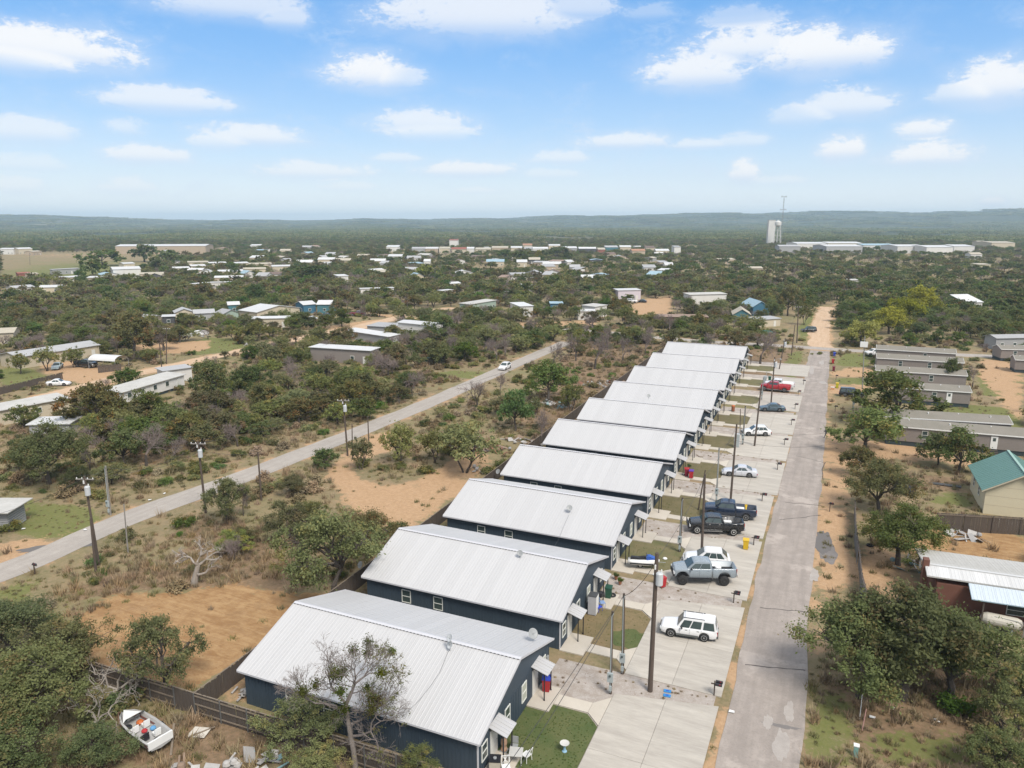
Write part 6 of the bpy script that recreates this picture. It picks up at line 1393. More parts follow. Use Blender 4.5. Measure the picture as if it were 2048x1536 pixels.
# ================================================================== POLES, METERS, WIRES
M_pole = mat('creosoted_pole', (.105, .078, .060), .9, (.060, .045, .036), 1.5, .8, .4, 16, stretch=(5, 5, .5)); M_polel = mat('grey_pole', (.26, .24, .215), .85, (.18, .165, .15), 1.5, .8, stretch=(5, 5, .5))
M_trans = mat('transformer_grey', (.50, .52, .53), .5); M_wire = mat('wire_black', (.035, .035, .035), .6); M_meter = mat('meter_grey', (.34, .38, .38), .5)
POLE_TOP = {}
def pole(key, bx, by, tx, ty, label, r_=.15, arm=False, transf=False, meter=False, light=False, m=None, cond=False):
    """pole from base pixel to top pixel (the top is taken at the base's distance)"""
    P = G(bx, by); d = depth_of(P); q = ray(tx, ty); q0 = q * d * 1.0
    # height: intersect the top ray with the vertical plane through the base facing the camera
    n = np.array([_fw[0], _fw[1], 0]); tt = (np.dot(P - [0, 0, CAMH], n)) / np.dot(q, n); T = np.array([0, 0, CAMH]) + q * tt; off = T - P; H = off[2]; lean = off[:2] * np.clip(1, 0, 1)
    if np.hypot(*lean) > .12 * H: lean = lean / np.hypot(*lean) * .12 * H
    t = thing('utility_pole', label, 'utility pole', P); top = np.array([lean[0], lean[1], H]); pm = m or M_pole
    MB().tube([(0, 0, -.3), top * .5, top], [r_, r_ * .86, r_ * .7], 10).build('shaft', pm, t)
    u = top / H
    if arm:
        m_ = MB(); m_.box(0, 0, 0, 1.9, .1, .11); a_ = m_.build('crossarm', M_polel, t, tuple(top - u * .35), R(20))
        for x in (-.85, -.3, .3, .85): MB().lathe([(.05, 0), (.06, .06), (.03, .14)], 6, (x, 0, .05)).build('insulator', M_white, a_)
    if transf:
        c = top - u * (H * .17 if key == 'a' else 1.5 if arm or H > 7 else .9); m_ = MB(); m_.lathe([(.24, -.5), (.27, -.45), (.27, .42), (.2, .5), (.06, .52)], 12, (.30, -.12, 0)); tr = m_.build('transformer', M_trans, t, tuple(c))
        MB().lathe([(.05, .5), (.06, .62), (.03, .75)], 6, (.42, -.05, 0)).build('bushing', M_white, tr); m_ = MB(); m_.box(.15, 0, .2, .3, .08, .06); m_.box(.15, 0, -.2, .3, .08, .06); m_.build('bracket', M_mid, tr)
        MB().box(-.02, -.2, .9, .1, .1, .35).build('cutout', M_white, tr)
    if meter:
        m_ = MB(); m_.box(.0, -.24, 1.55, .42, .18, .75); b_ = m_.build('meter_box', M_meter, t); MB().lathe([(.09, 0), (.09, .06), (.06, .1)], 10, (0, -.33, 1.72), Matrix.Rotation(math.pi / 2, 3, 'X')).build('meter_glass', M_glass, b_)
        MB().box(.02, -.22, .62, .2, .14, .4).build('breaker_box', M_meter, t)
    if meter or cond: MB().tube([(.0, -r_ - .05, .2), top * .94 + np.array([0, -r_ - .03, 0]), top * .985 + np.array([.12, -r_ - .05, 0])], .035, 6).build('conduit', M_meter, t)
    if light: m_ = MB(); m_.tube([top * .93, top * .95 + np.array([.7, -.1, .25]), top * .95 + np.array([1., -.1, .2])], .03, 5); m_.lathe([(.05, .2), (.14, .05), (.16, -.1)], 8, tuple(top * .95 + np.array([1.1, -.1, .1]))); m_.build('yard_lamp', M_mid, t)
    POLE_TOP[key] = P + top * .985; return t
PL = pole
PL('a', 1300, 1383, 1314, 1106, 'stout brown pole with a grey transformer can, nearest the street drive', .20, transf=True)
PL('b', 1221, 1388, 1225, 1222, 'slim pole with meter box and steel conduit on the gravel bed', .11, meter=True)
PL('c', 1245, 1348, 1248, 1187, 'dark pole with meter box just behind the slim conduit pole', .13, meter=True)
PL('d', 1403, 1114, 1410, 948, 'tall bare brown pole between the grey pickup and the black dually', .15)
PL('e', 1359, 1104, 1365, 995, 'shorter pole with meter box beside the jet ski lawn', .14, meter=True)
PL('f', 1432.6, 1004, 1438.4, 895, 'steel clad meter pole beside the silver sedan drive', .12, meter=True, m=M_polel); PL('g', 1461, 1002, 1473.6, 848, 'tall brown pole rising over the silver sedan', .15)
PL('e2', 1396, 1020, 1412, 940, 'thin brown pole at the tan lawn behind the black dually', .10); POLE_TOP.pop('e2')
PL('h', 1508.7, 893, 1522, 776, 'tall brown pole in front of the white crossover', .15); PL('i', 1485, 890, 1491, 812, 'meter pole with grey cabinet by the white crossover', .14, meter=True); PL('j', 1480, 867, 1481, 818, 'thin brown pole behind the grey meter cabinet', .08)
PL('k', 1541.9, 807.5, 1549.8, 714, 'transformer pole at the nose of the slate blue sedan', .15, transf=True, light=True); PL('l', 1523, 800, 1527, 755, 'grey meter pole beside the red pickup drive', .13, meter=True, m=M_polel)
PL('m', 1558, 739, 1572.8, 676, 'leaning transformer pole in the brown scrub near the corner', .14, transf=True); PL('n', 1582.6, 711, 1590, 650, 'pole at the corner of street and cross road', .14); PL('o', 1593.6, 686, 1597, 612, 'thick dark pole across the cross road', .18, arm=True)
PL('p', 1724.7, 776, 1729.6, 672, 'grey pole with a white box across the street', .13, m=M_polel, cond=True); PL('q', 1706, 820, 1707, 783, 'short grey post beside the black SUV', .10, m=M_polel, meter=True); PL('r', 1718, 938, 1719, 916, 'slim pale meter post in the rusty bushes', .08, m=M_polel, meter=True)
PL('A', 198, 1130, 168.5, 952, 'transformer pole by the pale road with insulators on top', .14, arm=True, transf=True); PL('B', 192, 1144, 181, 1036, 'short stub pole touching the roadside transformer pole', .13); PL('C', 221, 1030, 211, 932, 'pole with meter box on the grassy bank', .13, meter=True, m=M_polel)
PL('D', 256, 1105, 247.6, 1008, 'thin pale pole at the edge of the pale road', .08, m=M_polel, arm=False); PL('E', 411.7, 1026, 395.6, 882, 'transformer pole beside the crooked roadside tree', .15, arm=True, transf=True); PL('F', 523, 1001, 515.7, 904, 'plain dark pole on the scrub side of the pale road', .13)
PL('G', 695.6, 911.5, 686, 797, 'transformer pole at the mouth of the sandy loop', .15, arm=True, transf=True); PL('H', 705, 919, 704, 847, 'dark pole beside the loop transformer pole', .10); PL('I', 737.5, 882, 735.5, 832, 'short dark pole at the pale road edge by the loop', .11)
PL('J', 325, 753, 319, 686, 'brown pole at the dirt lane before the large brown oak', .14); PL('K', 332.6, 728, 333, 655, 'tall brown pole beside the dirt lane fence', .14, arm=True)
for k, (bx, by, ty, lab) in enumerate([(1031, 580, 553, 'far pole with crossarm above the mesquite middle distance'), (1068, 585, 560, 'far pole right of the lone white shed'), (1312, 597, 562, 'far pole beside the purple trimmed trailer'), (729, 636, 594, 'pole at the dirt lane junction'), (1014, 614, 581, 'pole behind the white and green mobile home'), (1163, 634, 605, 'pole beside the porch trailer'), (509, 660, 640, 'pole in front of the big bright barn roof'), (1387, 640, 600, 'pole in the sandy yard'), (60, 530, 505, 'lone pole on the far green meadow'), (815, 625, 585, 'pole where the dirt lanes meet'), (1660, 520, 498, 'far pole in front of the industrial halls'), (1800, 530, 505, 'far pole below the white industrial hall')]):
    PL('z%d' % k, bx, by, bx - 1, ty, lab, .14, arm=(k % 2 == 0))
def wire(a, b, sag, lab, r_=.016, grp='sagging wires between the utility poles'):
    a, b = np.array(a, float), np.array(b, float); P = [a + (b - a) * t + np.array([0, 0, -4 * sag * t * (1 - t)]) for t in np.linspace(0, 1, 14)]
    return tag(MB().tube(P, r_, 4).build('power_wire', M_wire), lab, 'wire', grp)
T_ = POLE_TOP
for a, b, lab in (('A', 'E', 'the roadside transformer pole and the crooked tree pole'), ('E', 'G', 'the crooked tree pole and the loop pole')):
    for o_ in (-.8, .8): wire(T_[a] + [o_, 0, .1], T_[b] + [o_, 0, .1], 1.0, ('upper' if o_ < 0 else 'lower') + ' wire between ' + lab)
wire(T_['A'], T_['C'], .3, 'short wire from the roadside transformer pole to the meter pole'); wire(T_['C'], T_['E'] - [0, 0, 1.2], 1.2, 'low wire from the bank meter pole to the crooked tree pole'); wire(T_['A'], G(-60, 1040, 6.5), .6, 'wire leaving the roadside transformer pole out of the frame')
wire(T_['E'] - [0, 0, 1], T_['F'], .4, 'wire crossing the pale road to the plain dark pole'); wire(T_['G'], G(1075, 716, 8.), 2., 'wire running from the loop pole along the pale road'); wire(T_['G'] - [0, 0, 1.8], T_['I'], .2, 'short wire from the loop transformer pole to the short pole')
wire(T_['a'] - [0, 0, .4], T_['c'] - [0, 0, .1], .5, 'loose service wire from the stout pole to the dark meter pole', .02); wire(T_['a'] - [0, 0, .3], T_['d'], .6, 'wire along the drives from the stout pole'); wire(T_['d'], T_['g'], .7, 'wire between the two tall bare brown poles'); wire(T_['g'], T_['h'], .6, 'wire over the empty drive'); wire(T_['h'], T_['k'], .5, 'wire over the slate blue sedan'); wire(T_['k'], T_['m'], .6, 'wire from the sedan transformer pole towards the corner'); wire(T_['m'], T_['o'], .6, 'wire over the street corner')
wire(T_['b'], (-14.4, 14., 8.2), .5, 'left service wire crossing over the green lawn', .02); wire(T_['c'], (-13.2, 14., 8.2), .5, 'right service wire crossing over the green lawn', .02)
wire(T_['g'] - [0, 0, 2.], T_['r'] + [0, 0, 3.2], 1.2, 'thin wire crossing the street above the seams')
wire(T_['o'], G(2100, 668, 9), 1.0, 'long wire in front of the dark woods beside the cross road'); wire(T_['e'], T_['d'] - [0, 0, 2], .2, 'short wire beside the jet ski lawn'); wire(T_['f'], T_['g'] - [0, 0, 1.5], .2, 'short wire beside the silver sedan'); wire(T_['J'], T_['K'], .5, 'wire between the two brown poles by the dirt lane')
# white box on pole p
MB().box(0, 0, 0, 1.9, .9, 1.2).build('pole_cabinet', M_white, None, tuple(G(1728, 776) + [0, -.1, 6.])) if False else None
tag(MB().box(0, -.4, 0, 1.5, .5, 1.1).box(0, -.1, 0, 1.2, .2, .2).build('pole_cabinet', M_white, None, tuple((POLE_TOP['p'] - [0, 0, 1.6]).tolist())), 'white box hung near the top of the grey pole', 'box')

# ================================================================== FENCES
M_meterd = mat('fence_post_steel', (.13, .13, .125), .6)
def fence(P0, P1, h, label, posts=2.4, rails=(.35, 1.5), side=1, m=None, pw=.14, jag=.03, group=None, lean=0., seed=1):
    P0, P1 = np.array(P0, float), np.array(P1, float); L = float(np.hypot(*(P1 - P0)[:2])); ang = math.atan2(P1[1] - P0[1], P1[0] - P0[0]); g_ = np.random.default_rng(seed)
    t = thing('board_fence', label, 'fence', P0, ang, group); dz = (P1[2] - P0[2]); m_ = MB(); n = int(L / pw)
    for k in range(n):
        x = pw * (k + .5); hh = h * (1 + g_.normal(0, jag)); z = dz * x / L; m_.box(x + g_.normal(0, .006), g_.normal(0, .008) + lean * hh / 2, z + hh / 2 - .03, pw * .93, .02, hh)
    tag(m_.build('picket', m or M_fence, t), kind='stuff')
    npst = max(2, int(L / posts) + 1)
    for k in range(npst):
        x = min(L, posts * k); MB().box(x, side * .07, dz * x / L + h * .5, .07, .07, h * 1.02).build('post', M_meterd if m is None else M_oldwood, t)
        if k < npst - 1:
            for z in rails: MB().box(x + posts / 2 if x + posts < L else (x + L) / 2, side * .045, dz * x / L + z, min(posts, L - x) - .08, .04, .1).build('rail', M_rail, t)
    MB().box(L / 2, 0, dz / 2 + h + .02, L, .09, .035, M=Matrix.Rotation(-math.atan2(dz, L), 3, 'Y')).build('cap_rail', M_rail if m is None else M_oldwood, t)
    return t
def top2ground(px, py, h): P = G(px, py, h); P[2] = float(gz(P[1])); return P
FA = top2ground(35, 1278, 1.8); FB = top2ground(388, 1386, 1.8); FC = top2ground(850, 1526, 1.8)
fence(FA, FB, 1.8, 'board fence along the cleared orange lot, rails facing the boat', side=-1, rails=(.3, .95, 1.6)); fence(FB, FC, 1.8, 'board fence running past the mistletoe tree beside the navy wall', side=-1, rails=(.3, .95, 1.6), seed=4)
fx = -42.1; fence((FB[0], FB[1] + .1, FB[2]), (fx - .3, 130, float(gz(130))), 1.8, 'back yard board fence behind the near duplexes', side=1, rails=(.3, .95, 1.6), seed=5); fence((fx - .3, 130.1, float(gz(130))), (fx - .8, 201, float(gz(201))), 1.8, 'back yard board fence behind the far duplexes', side=1, rails=(.3, 1.6), seed=6)
M_fgrey = mat('grey_fence_boards', (.20, .195, .185), .85, (.13, .12, .11), 1.5, .8, rnd=.1, stretch=(4, 4, .5))
q = [G(1707, 1028), G(1709, 1080), G(1715, 1130), G(1720, 1180), G(1730, 1222)]
for k in range(4): fence(q[k], q[k + 1], 1.75 + .08 * (k % 2), ['back stretch of the leaning street fence by the rusty trees', 'second stretch of the leaning street fence beside the mailbox', 'third stretch of the leaning street fence', 'front stretch of the leaning street fence beside the big oaks'][k], m=M_fgrey, jag=.05, lean=.06 * (-1) ** k, side=1, rails=(.4, 1.4), seed=20 + k)
fence(G(1870, 1060), G(2110, 1074), 2.1, 'dark weathered plank fence below the green roofed house', m=M_oldwood, jag=.02, rails=(1.95, 2.0), side=-1, posts=3., seed=30)
fence(G(-10, 792), G(126, 758), 1.5, 'grey picket fence beside the white coupe', m=M_oldwood, jag=.06, side=1, pw=.2, seed=31); fence(G(197, 746), G(244, 741), 1.6, 'plank fence below the white canopy', m=M_oldwood, jag=.05, pw=.2, seed=32); fence(G(252, 722), G(318, 716), 2., 'dark plank fence at the big brown oak', m=M_oldwood, jag=.04, pw=.2, seed=33)
t = thing('chain_link_fence', 'dark mesh fence beside the black tank at the frame edge', 'fence', G(1985, 1262), R(-8))
for k in range(5): MB().tube([(k * 2.2, 0, 0), (k * 2.2, 0, 1.4)], .03, 6).build('post', M_mid, t)
m_ = MB()
for k in range(90): x = k * .1; m_.box(x, 0, .7, .012, .008, 1.35)
for k in range(12): m_.box(4.4, .002, .1 + k * .11, 8.8, .008, .012)
tag(m_.build('mesh', M_dkgrey, t), kind='stuff'); MB().tube([(0, 0, 1.4), (8.8, 0, 1.4)], .02, 5).build('top_rail', M_mid, t)
# lattice panel leaning on the plank fence
P = G(1984, 1060); t = thing('lattice_panel', 'white lattice panel leaning on the plank fence', 'panel', (P[0], P[1] - .15, P[2]), math.atan2(*(G(2030, 1062) - P)[[1, 0]])); Lw = 3.0; Hh = 1.35
for k in range(-8, 20):
    for sg in (1, -1):
        x = k * .17; a, b = (x, 0.), (x + Hh, Hh)
        x0, z0 = x, 0.; x1, z1 = x + Hh, Hh
        if x0 < 0: z0 = -x0; x0 = 0
        if x1 > Lw: z1 = Hh - (x1 - Lw); x1 = Lw
        if x0 >= Lw or x1 <= 0 or z1 <= z0: continue
        if sg < 0: z0, z1 = Hh - z0, Hh - z1
        MB().tube([(x0, .012 * sg, z0 + .1), (x1, .012 * sg, z1 + .1)], .02, 4).build('lath', M_white, t)
m_ = MB(); m_.box(Lw / 2, 0, .1, Lw, .06, .05); m_.box(Lw / 2, 0, Hh + .1, Lw, .06, .05); m_.box(0, 0, Hh / 2 + .1, .05, .06, Hh); m_.box(Lw, 0, Hh / 2 + .1, .05, .06, Hh); m_.build('frame', M_white, t)
# ================================================================== BINS, MAILBOXES, YARD THINGS
def bin_(px, py, bodym, lidm, label, rot=0., open_=False, z=.1, s=1.):
    t = thing('wheelie_bin', label, 'bin', at(px, py, z), rot); t.scale = (s, s, s); m_ = MB()
    b = [(-.24, -.27), (.24, -.27), (.24, .27), (-.24, .27)]; v0 = m_.verts([(x, y, .06) for x, y in b]); v1 = m_.verts([(x * 1.25, y * 1.25, 1.0) for x, y in b]); v2 = m_.verts([(x * 1.32, y * 1.32, 1.02) for x, y in b]); v3 = m_.verts([(x * 1.32, y * 1.32, 1.06) for x, y in b])
    m_.face((v0 + 3, v0 + 2, v0 + 1, v0))
    for a, c in ((v0, v1), (v1, v2), (v2, v3)):
        for k in range(4): j = (k + 1) % 4; m_.face((a + k, a + j, c + j, c + k))
    m_.face((v3, v3 + 1, v3 + 2, v3 + 3)); bd = m_.build('body', bodym, t)
    l_ = MB(); l_.extr([(-.33, -.37, 0), (.33, -.37, 0), (.33, .37, .05), (-.33, .37, .05)], (0, 0, .06)); l_.box(0, .4, .02, .5, .06, .06); lo = l_.build('lid', lidm, t, (0, 0, 1.06))
    if open_: lo.location = (0, .42, .75); lo.rotation_euler = (R(75), 0, 0)
    for sg in (1, -1): MB().lathe([(.12, -.03), (.12, .03)], 12, (sg * .27, .3, .12), Matrix.Rotation(math.pi / 2, 3, 'Y')).build('wheel', M_tyre, t)
    return t
bin_(1093, 1381, M_red, M_blue, 'red bin with bright blue lid at the nearest porch', .2); bin_(1324, 1173, M_red, M_blue, 'red bin with its pale blue lid raised at the stout pole', .8, True); bin_(1491, 1098, M_yel, M_yel, 'yellow bin at the drive edge beside the black dually', .1)
bin_(1382, 956, M_red, mat('purple_plastic', (.10, .03, .30), .5), 'red bin with purple lid beside the silver sedan lawn', .1); bin_(1373, 952, mat('dark_red_plastic', (.20, .01, .03), .5), M_red, 'dark red bin beside the purple lidded one', .3); bin_(1217, 1195, M_grn, M_grn, 'dark green bin beside the porch with the tall cabinet', .1)
bin_(1668.5, 713, M_blue, M_blue, 'blue bin nearest the cross road', 0, z=.02); bin_(1665.5, 727, M_red, M_red, 'red bin just below the blue bin across the street', 0, z=.02); bin_(1667, 742, mat('maroon_plastic', (.15, .01, .03), .5), mat('maroon_plastic', (.15, .01, .03)), 'maroon bin at the sandy drive across the street', 0, z=.02); bin_(1674, 776, mat('lime_plastic', (.42, .42, .02), .5), M_yel, 'yellow green bin across the street by the orange crate', 0, z=.02); bin_(1539, 763, M_grn, M_grn, 'green bin behind the white and red pickups', 0, z=.02)
t = thing('barrel', 'orange brown barrel at a duplex door beside the green lawn', 'barrel', at(1466, 822, .1)); MB().lathe([(.30, 0), (.32, .3), (.31, .6), (.30, .95), (.27, .97)], 14).build('body', mat('rust_barrel', (.24, .09, .045), .8), t); MB().lathe([(.33, .95), (.34, 1.0), (.2, 1.14), (.05, 1.16)], 14).build('lid', M_org, t)
t = thing('crate', 'pale orange crate beside the yellow green bin', 'crate', at(1665, 779, .02)); MB().box(0, 0, .25, .7, .5, .5).build('body', mat('pale_orange', (.55, .30, .16), .7), t); MB().box(0, 0, .52, .74, .54, .05).build('lid', M_white, t)
def mailbox(px, py, label, two=True, grp=None):
    t = thing('mailbox', label, 'mailbox', at(px, py, .02)); MB().box(0, 0, .62, .09, .09, 1.24).build('post', M_oldwood, t); MB().box(.1, 0, .98, .75, .09, .07).build('arm', M_oldwood, t)
    for k in range(2 if two else 1):
        m_ = MB(); n = 7; w_, L_ = .085, .5; prof = [(-w_, 0), (w_, 0)] + [(w_ * math.cos(a), .11 + w_ * math.sin(a)) for a in np.linspace(0, math.pi, n)]
        m_.extr([(-L_ / 2, x, z) for x, z in prof], (L_, 0, 0)); b = m_.build('box', M_black, t, (.3 if two else .15, .2 * (k - .5) * (2 if two else 0), 1.02)); MB().box(L_ / 2 + .006, 0, .09, .012, .15, .16).build('flap', M_dkgrey, b); MB().box(.1, -.1, .16, .12, .012, .05).build('flag', M_red, b)
for px, py, two, lab in ((1428, 1391, 1, 'twin black mailboxes nearest the camera by the blue lids'), (1467, 1206, 1, 'twin black mailboxes at the lifted pickup drive'), (1507, 1092, 1, 'twin mailboxes beside the yellow bin'), (1523.9, 1004, 1, 'twin mailboxes beside the silver sedan drive'), (1554.6, 941, 1, 'twin mailboxes at the empty drive'), (1568.5, 891, 1, 'mailboxes at the crossover drive'), (1582.5, 851, 1, 'mailboxes behind the crossover'), (1589.8, 819, 1, 'mailboxes beside the slate blue sedan drive'), (1596, 792, 1, 'mailboxes below the red pickup'), (1606.7, 770, 0, 'single mailbox at the scrub edge beyond the last drive'), (1659, 1023, 0, 'single mailbox on the sandy verge across the street'), (1670, 823, 0, 'mailbox in the grass across the street before the yellow oak'), (1671.8, 760, 0, 'mailbox beside the maroon bin'), (70, 1148, 0, 'lone mailbox at the pale road')): mailbox(px, py, lab, bool(two))
# bird bath
t = thing('bird_bath', 'pale blue bird bath standing on the green lawn', 'bird bath', at(1129, 1503, .04)); t.scale = (.82,) * 3; MB().lathe([(.20, 0), (.21, .05), (.13, .12), (.09, .35), (.12, .62), (.16, .68)], 14).build('pedestal', mat('pale_blue_stone', (.25, .42, .55), .7), t); MB().lathe([(.10, .66), (.34, .74), (.40, .80), (.40, .82), (.34, .80), (.10, .77)], 18).build('basin', mat('pale_stone', (.55, .54, .50), .7), t)
def chair(px, py, rot, m, label, name='patio_chair', z=.12):
    t = thing(name, label, 'chair', at(px, py, z), rot)
    for sx in (-.24, .24):
        for sy in (-.22, .22): MB().tube([(sx * 1.1, sy * 1.1, 0), (sx, sy, .42)], .022, 5).build('leg', m, t)
    MB().box(0, 0, .44, .54, .5, .045).build('seat', m, t); m_ = MB()
    m_.tube([(-.25, .24, .44), (-.25, .34, 1.0)], .02, 5); m_.tube([(.25, .24, .44), (.25, .34, 1.0)], .02, 5); m_.tube([(-.25, .34, 1.0), (.25, .34, 1.0)], .02, 5)
    for k in range(5): a = -.2 + k * .1; m_.tube([(a, .25, .5), (-a, .34, .98)], .014, 4)
    m_.build('backrest', m, t); return t
chair(1053, 1520, -1.9, M_white, 'white metal garden chair with criss cross back on the patio'); chair(1012, 1545, .6, M_white, 'white garden chair cut by the frame edge at the porch')
t = thing('patio_table', 'low grey white patio table beside the garden chair', 'table', at(1032, 1522, .12), .3); MB().box(0, 0, .7, .9, .9, .04).build('top', mat('pale_grey_table', (.50, .49, .46), .6), t)
for sx in (-.38, .38):
    for sy in (-.38, .38): MB().box(sx, sy, .34, .04, .04, .68).build('leg', M_white, t)
t = thing('chair', 'grey square backed chair behind the patio table', 'chair', at(1028, 1503, .12), .2); MB().box(0, 0, .42, .5, .5, .05).build('seat', M_mid, t); MB().box(0, .25, .75, .5, .04, .5).build('backrest', M_mid, t)
for sx in (-.2, .2):
    for sy in (-.2, .2): MB().box(sx, sy, .2, .035, .035, .4).build('leg', M_mid, t)
t = thing('barbecue', 'square dark topped grill box on the porch corner', 'grill', at(990, 1540, .12), .35); MB().box(0, 0, .45, .7, .7, .8).build('body', mat('grill_beige', (.40, .37, .30), .6), t); MB().box(0, 0, .87, .76, .76, .04).build('top', M_black, t); MB().lathe([(.12, .89), (.12, .95), (.04, .97)], 10).build('knob', M_mid, t)
t = thing('garden_statue', 'tan garden figure at the nearest porch post', 'statue', at(1008, 1500, .12)); MB().lathe([(.22, 0), (.24, .1), (.16, .3), (.22, .55), (.20, .8), (.09, .95), (.13, 1.08), (.11, 1.22), (.02, 1.28)], 12).build('figure', mat('terracotta', (.38, .24, .16), .8), t); MB().box(0, 0, -.02, .5, .5, .08).build('plinth', M_mid, t)
# porch of the second duplex
t = thing('storage_cabinet', 'tall grey white cabinet at the second duplex porch', 'cabinet', at(1186, 1225, .12), .05); MB().box(0, 0, .9, .75, .9, 1.8).build('body', mat('cabinet_grey', (.42, .42, .44), .6), t); MB().box(.385, -.23, .9, .02, .42, 1.7).build('door', M_white, t); MB().box(.385, .23, .9, .02, .42, 1.7).build('door', M_white, t); MB().box(0, 0, 1.82, .8, .95, .05).build('top', M_dkgrey, t)
chair(1197, 1222, 1.2, M_blue, 'blue folding chair beside the tall cabinet', 'folding_chair'); chair(1204, 1213, 2.2, mat('pale_blue_cloth', (.22, .32, .52), .7), 'pale blue folding chair next to the blue one', 'folding_chair')
t = thing('barbecue', 'black covered barbecue under the porch awning', 'grill', at(1200, 1203, .12)); MB().lathe([(.25, .5), (.32, .7), (.3, .95), (.12, 1.05)], 12).build('kettle', M_black, t)
for a in (0, 2.1, 4.2): MB().tube([(.3 * math.cos(a), .3 * math.sin(a), 0), (.15 * math.cos(a), .15 * math.sin(a), .6)], .02, 5).build('leg', M_black, t)
def tyre(px, py, label, z=.1):
    m_ = MB(); n = 18; k = 8; vs = [((.30 + .1 * math.cos(b)) * math.cos(a), (.30 + .1 * math.cos(b)) * math.sin(a), .1 + .1 * math.sin(b)) for a in np.linspace(0, 2 * math.pi, n, endpoint=False) for b in np.linspace(0, 2 * math.pi, k, endpoint=False)]; b0 = m_.verts(vs)
    for i in range(n):
        for j in range(k): m_.face((b0 + i * k + j, b0 + ((i + 1) % n) * k + j, b0 + ((i + 1) % n) * k + (j + 1) % k, b0 + i * k + (j + 1) % k))
    tag(m_.build('old_tyre', M_tyre, None, at(px, py, z)), label, 'tyre')
tyre(1224, 1192, 'black tyre lying beside the dark green bin'); tyre(1740, 1092, 'old tyre lying behind the leaning street fence', .02); tyre(1476, 1062, 'black pot like tyre behind the dually pickup', .11)
for k, (px, py) in enumerate([(1335, 1383), (1334, 1392)]):
    t = thing('valve_cover', ['blue meter lid farther from the camera on the gravel strip', 'blue meter lid nearer the camera on the gravel strip'][k], 'lid', at(px, py, .03), .1); MB().box(0, 0, .04, .55, .32, .06).build('lid', mat('bright_blue_lid', (.03, .22, .50), .5), t); MB().box(0, 0, .075, .22, .1, .03).build('handle', M_blue, t)
for k, (px, py, lab) in enumerate([(1441, 1084, 'grey water lid beside the yellow bin strip'), (1482, 1003, 'blue grey water lid by the tall brown pole'), (1397, 890, 'pale sheet lying on the gravel before the grey cabinet') ]):
    tag(MB().lathe([(.45, 0), (.42, .06), (.1, .09)], 14).build('ground_cover_lid', mat('grey_blue_lid', (.16, .22, .25), .6), None, at(px, py, .03)), lab, 'lid')
# grey electrical cabinets
for px, py, lab, s_ in ((1473, 895, 'tall pale grey electric cabinet beside the tan lawn', 1.), (1529, 770, 'pale cabinet beside the red pickup drive', .9)):
    t = thing('electric_cabinet', lab, 'cabinet', at(px, py, .02)); t.scale = (s_,) * 3; MB().box(0, 0, 1.2, .8, .5, 2.2).build('body', M_trans, t); MB().box(.0, -.26, 1.2, .7, .02, 1.9).build('door', M_meter, t); MB().tube([(.3, .1, 2.2), (.3, .1, 3.4)], .05, 6).build('conduit', M_meter, t)
# satellite dishes and roof bits
def dish(P, lab, s=.35, tilt=50, az=-60, pole_=.7, two=False):
    t = thing('satellite_dish', lab, 'dish', P); MB().tube([(0, 0, 0), (0, 0, pole_ + (.55 if two else 0))], .025, 6).build('mast', M_mid, t)
    for k in range(2 if two else 1):
        M = Matrix.Rotation(R(az), 3, 'Z') @ Matrix.Rotation(R(tilt), 3, 'X'); m_ = MB(); m_.smooth = True; m_.lathe([(.02, -.06), (s * .5, -.045), (s * .85, -.01), (s, .03), (s * .98, .04), (s * .8, .01), (s * .4, -.03), (.01, -.045)], 18, (0, 0, pole_ - .0 + .55 * k), M); d_ = m_.build('reflector', M_mid if not two else M_trans, t)
        e = M @ Vector((0, 0, .4)); MB().tube([(0, 0, pole_ + .55 * k), (e.x, e.y, e.z + pole_ + .55 * k)], .012, 4).build('feed_arm', M_mid, t)
def onroof(px, py, i):
    yc = HY[i]; z = ZR + float(gz(yc)); P = G(px, py, 4.2)
    for _ in range(4):
        rel = abs(P[1] - yc); z = ZR - (ZR - ZE) * rel / HW; P = G(px, py, z + float(gz(yc)) - float(gz(P[1])))
    return P
dish(onroof(900, 1302, 0), 'pair of small round dishes on one mast at the nearest ridge', .30, 60, -30, .5, True); dish(onroof(1063, 1283, 0) + [0, .3, 0], 'blue grey dish at the far eave of the nearest duplex', .42, 55, 60, .5); dish(onroof(1040, 1118, 1), 'small pale dish on the back slope of the second duplex', .28, 60, 10, .6); dish(onroof(1139, 1025, 2), 'round dish below the ridge of the third duplex', .33, 55, 20, .55); dish(onroof(1297, 797, 6), 'tiny dark dish on the roof beyond the white crossover house', .35, 50, 20, .5)
dish(G(722, 1163, .0) + [0, 0, 1.2], 'white round dish on the back fence beside the second roof', .35, 60, -20, .6); dish(G(996, 968, 0) + [0, 0, 1.2], 'white dish at the back fence beside the fourth roof', .35, 60, -20, .6)
def cable(pts, lab): tag(MB().tube(pts, .012, 4).build('roof_cable', M_dkgrey), lab, 'cable')
def roofpt(px, py, i): P = onroof(px, py, i); P[2] += .05; return P
cable([roofpt(*p, 0) for p in [(897, 1303), (880, 1345), (862, 1372), (840, 1400), (812, 1428)]], 'thin cable drooping down the nearest roof from the twin dishes'); cable([roofpt(*p, 2) for p in [(1138, 1030), (1128, 1052), (1118, 1078), (1108, 1095)]], 'thin cable down the third roof from its dish')
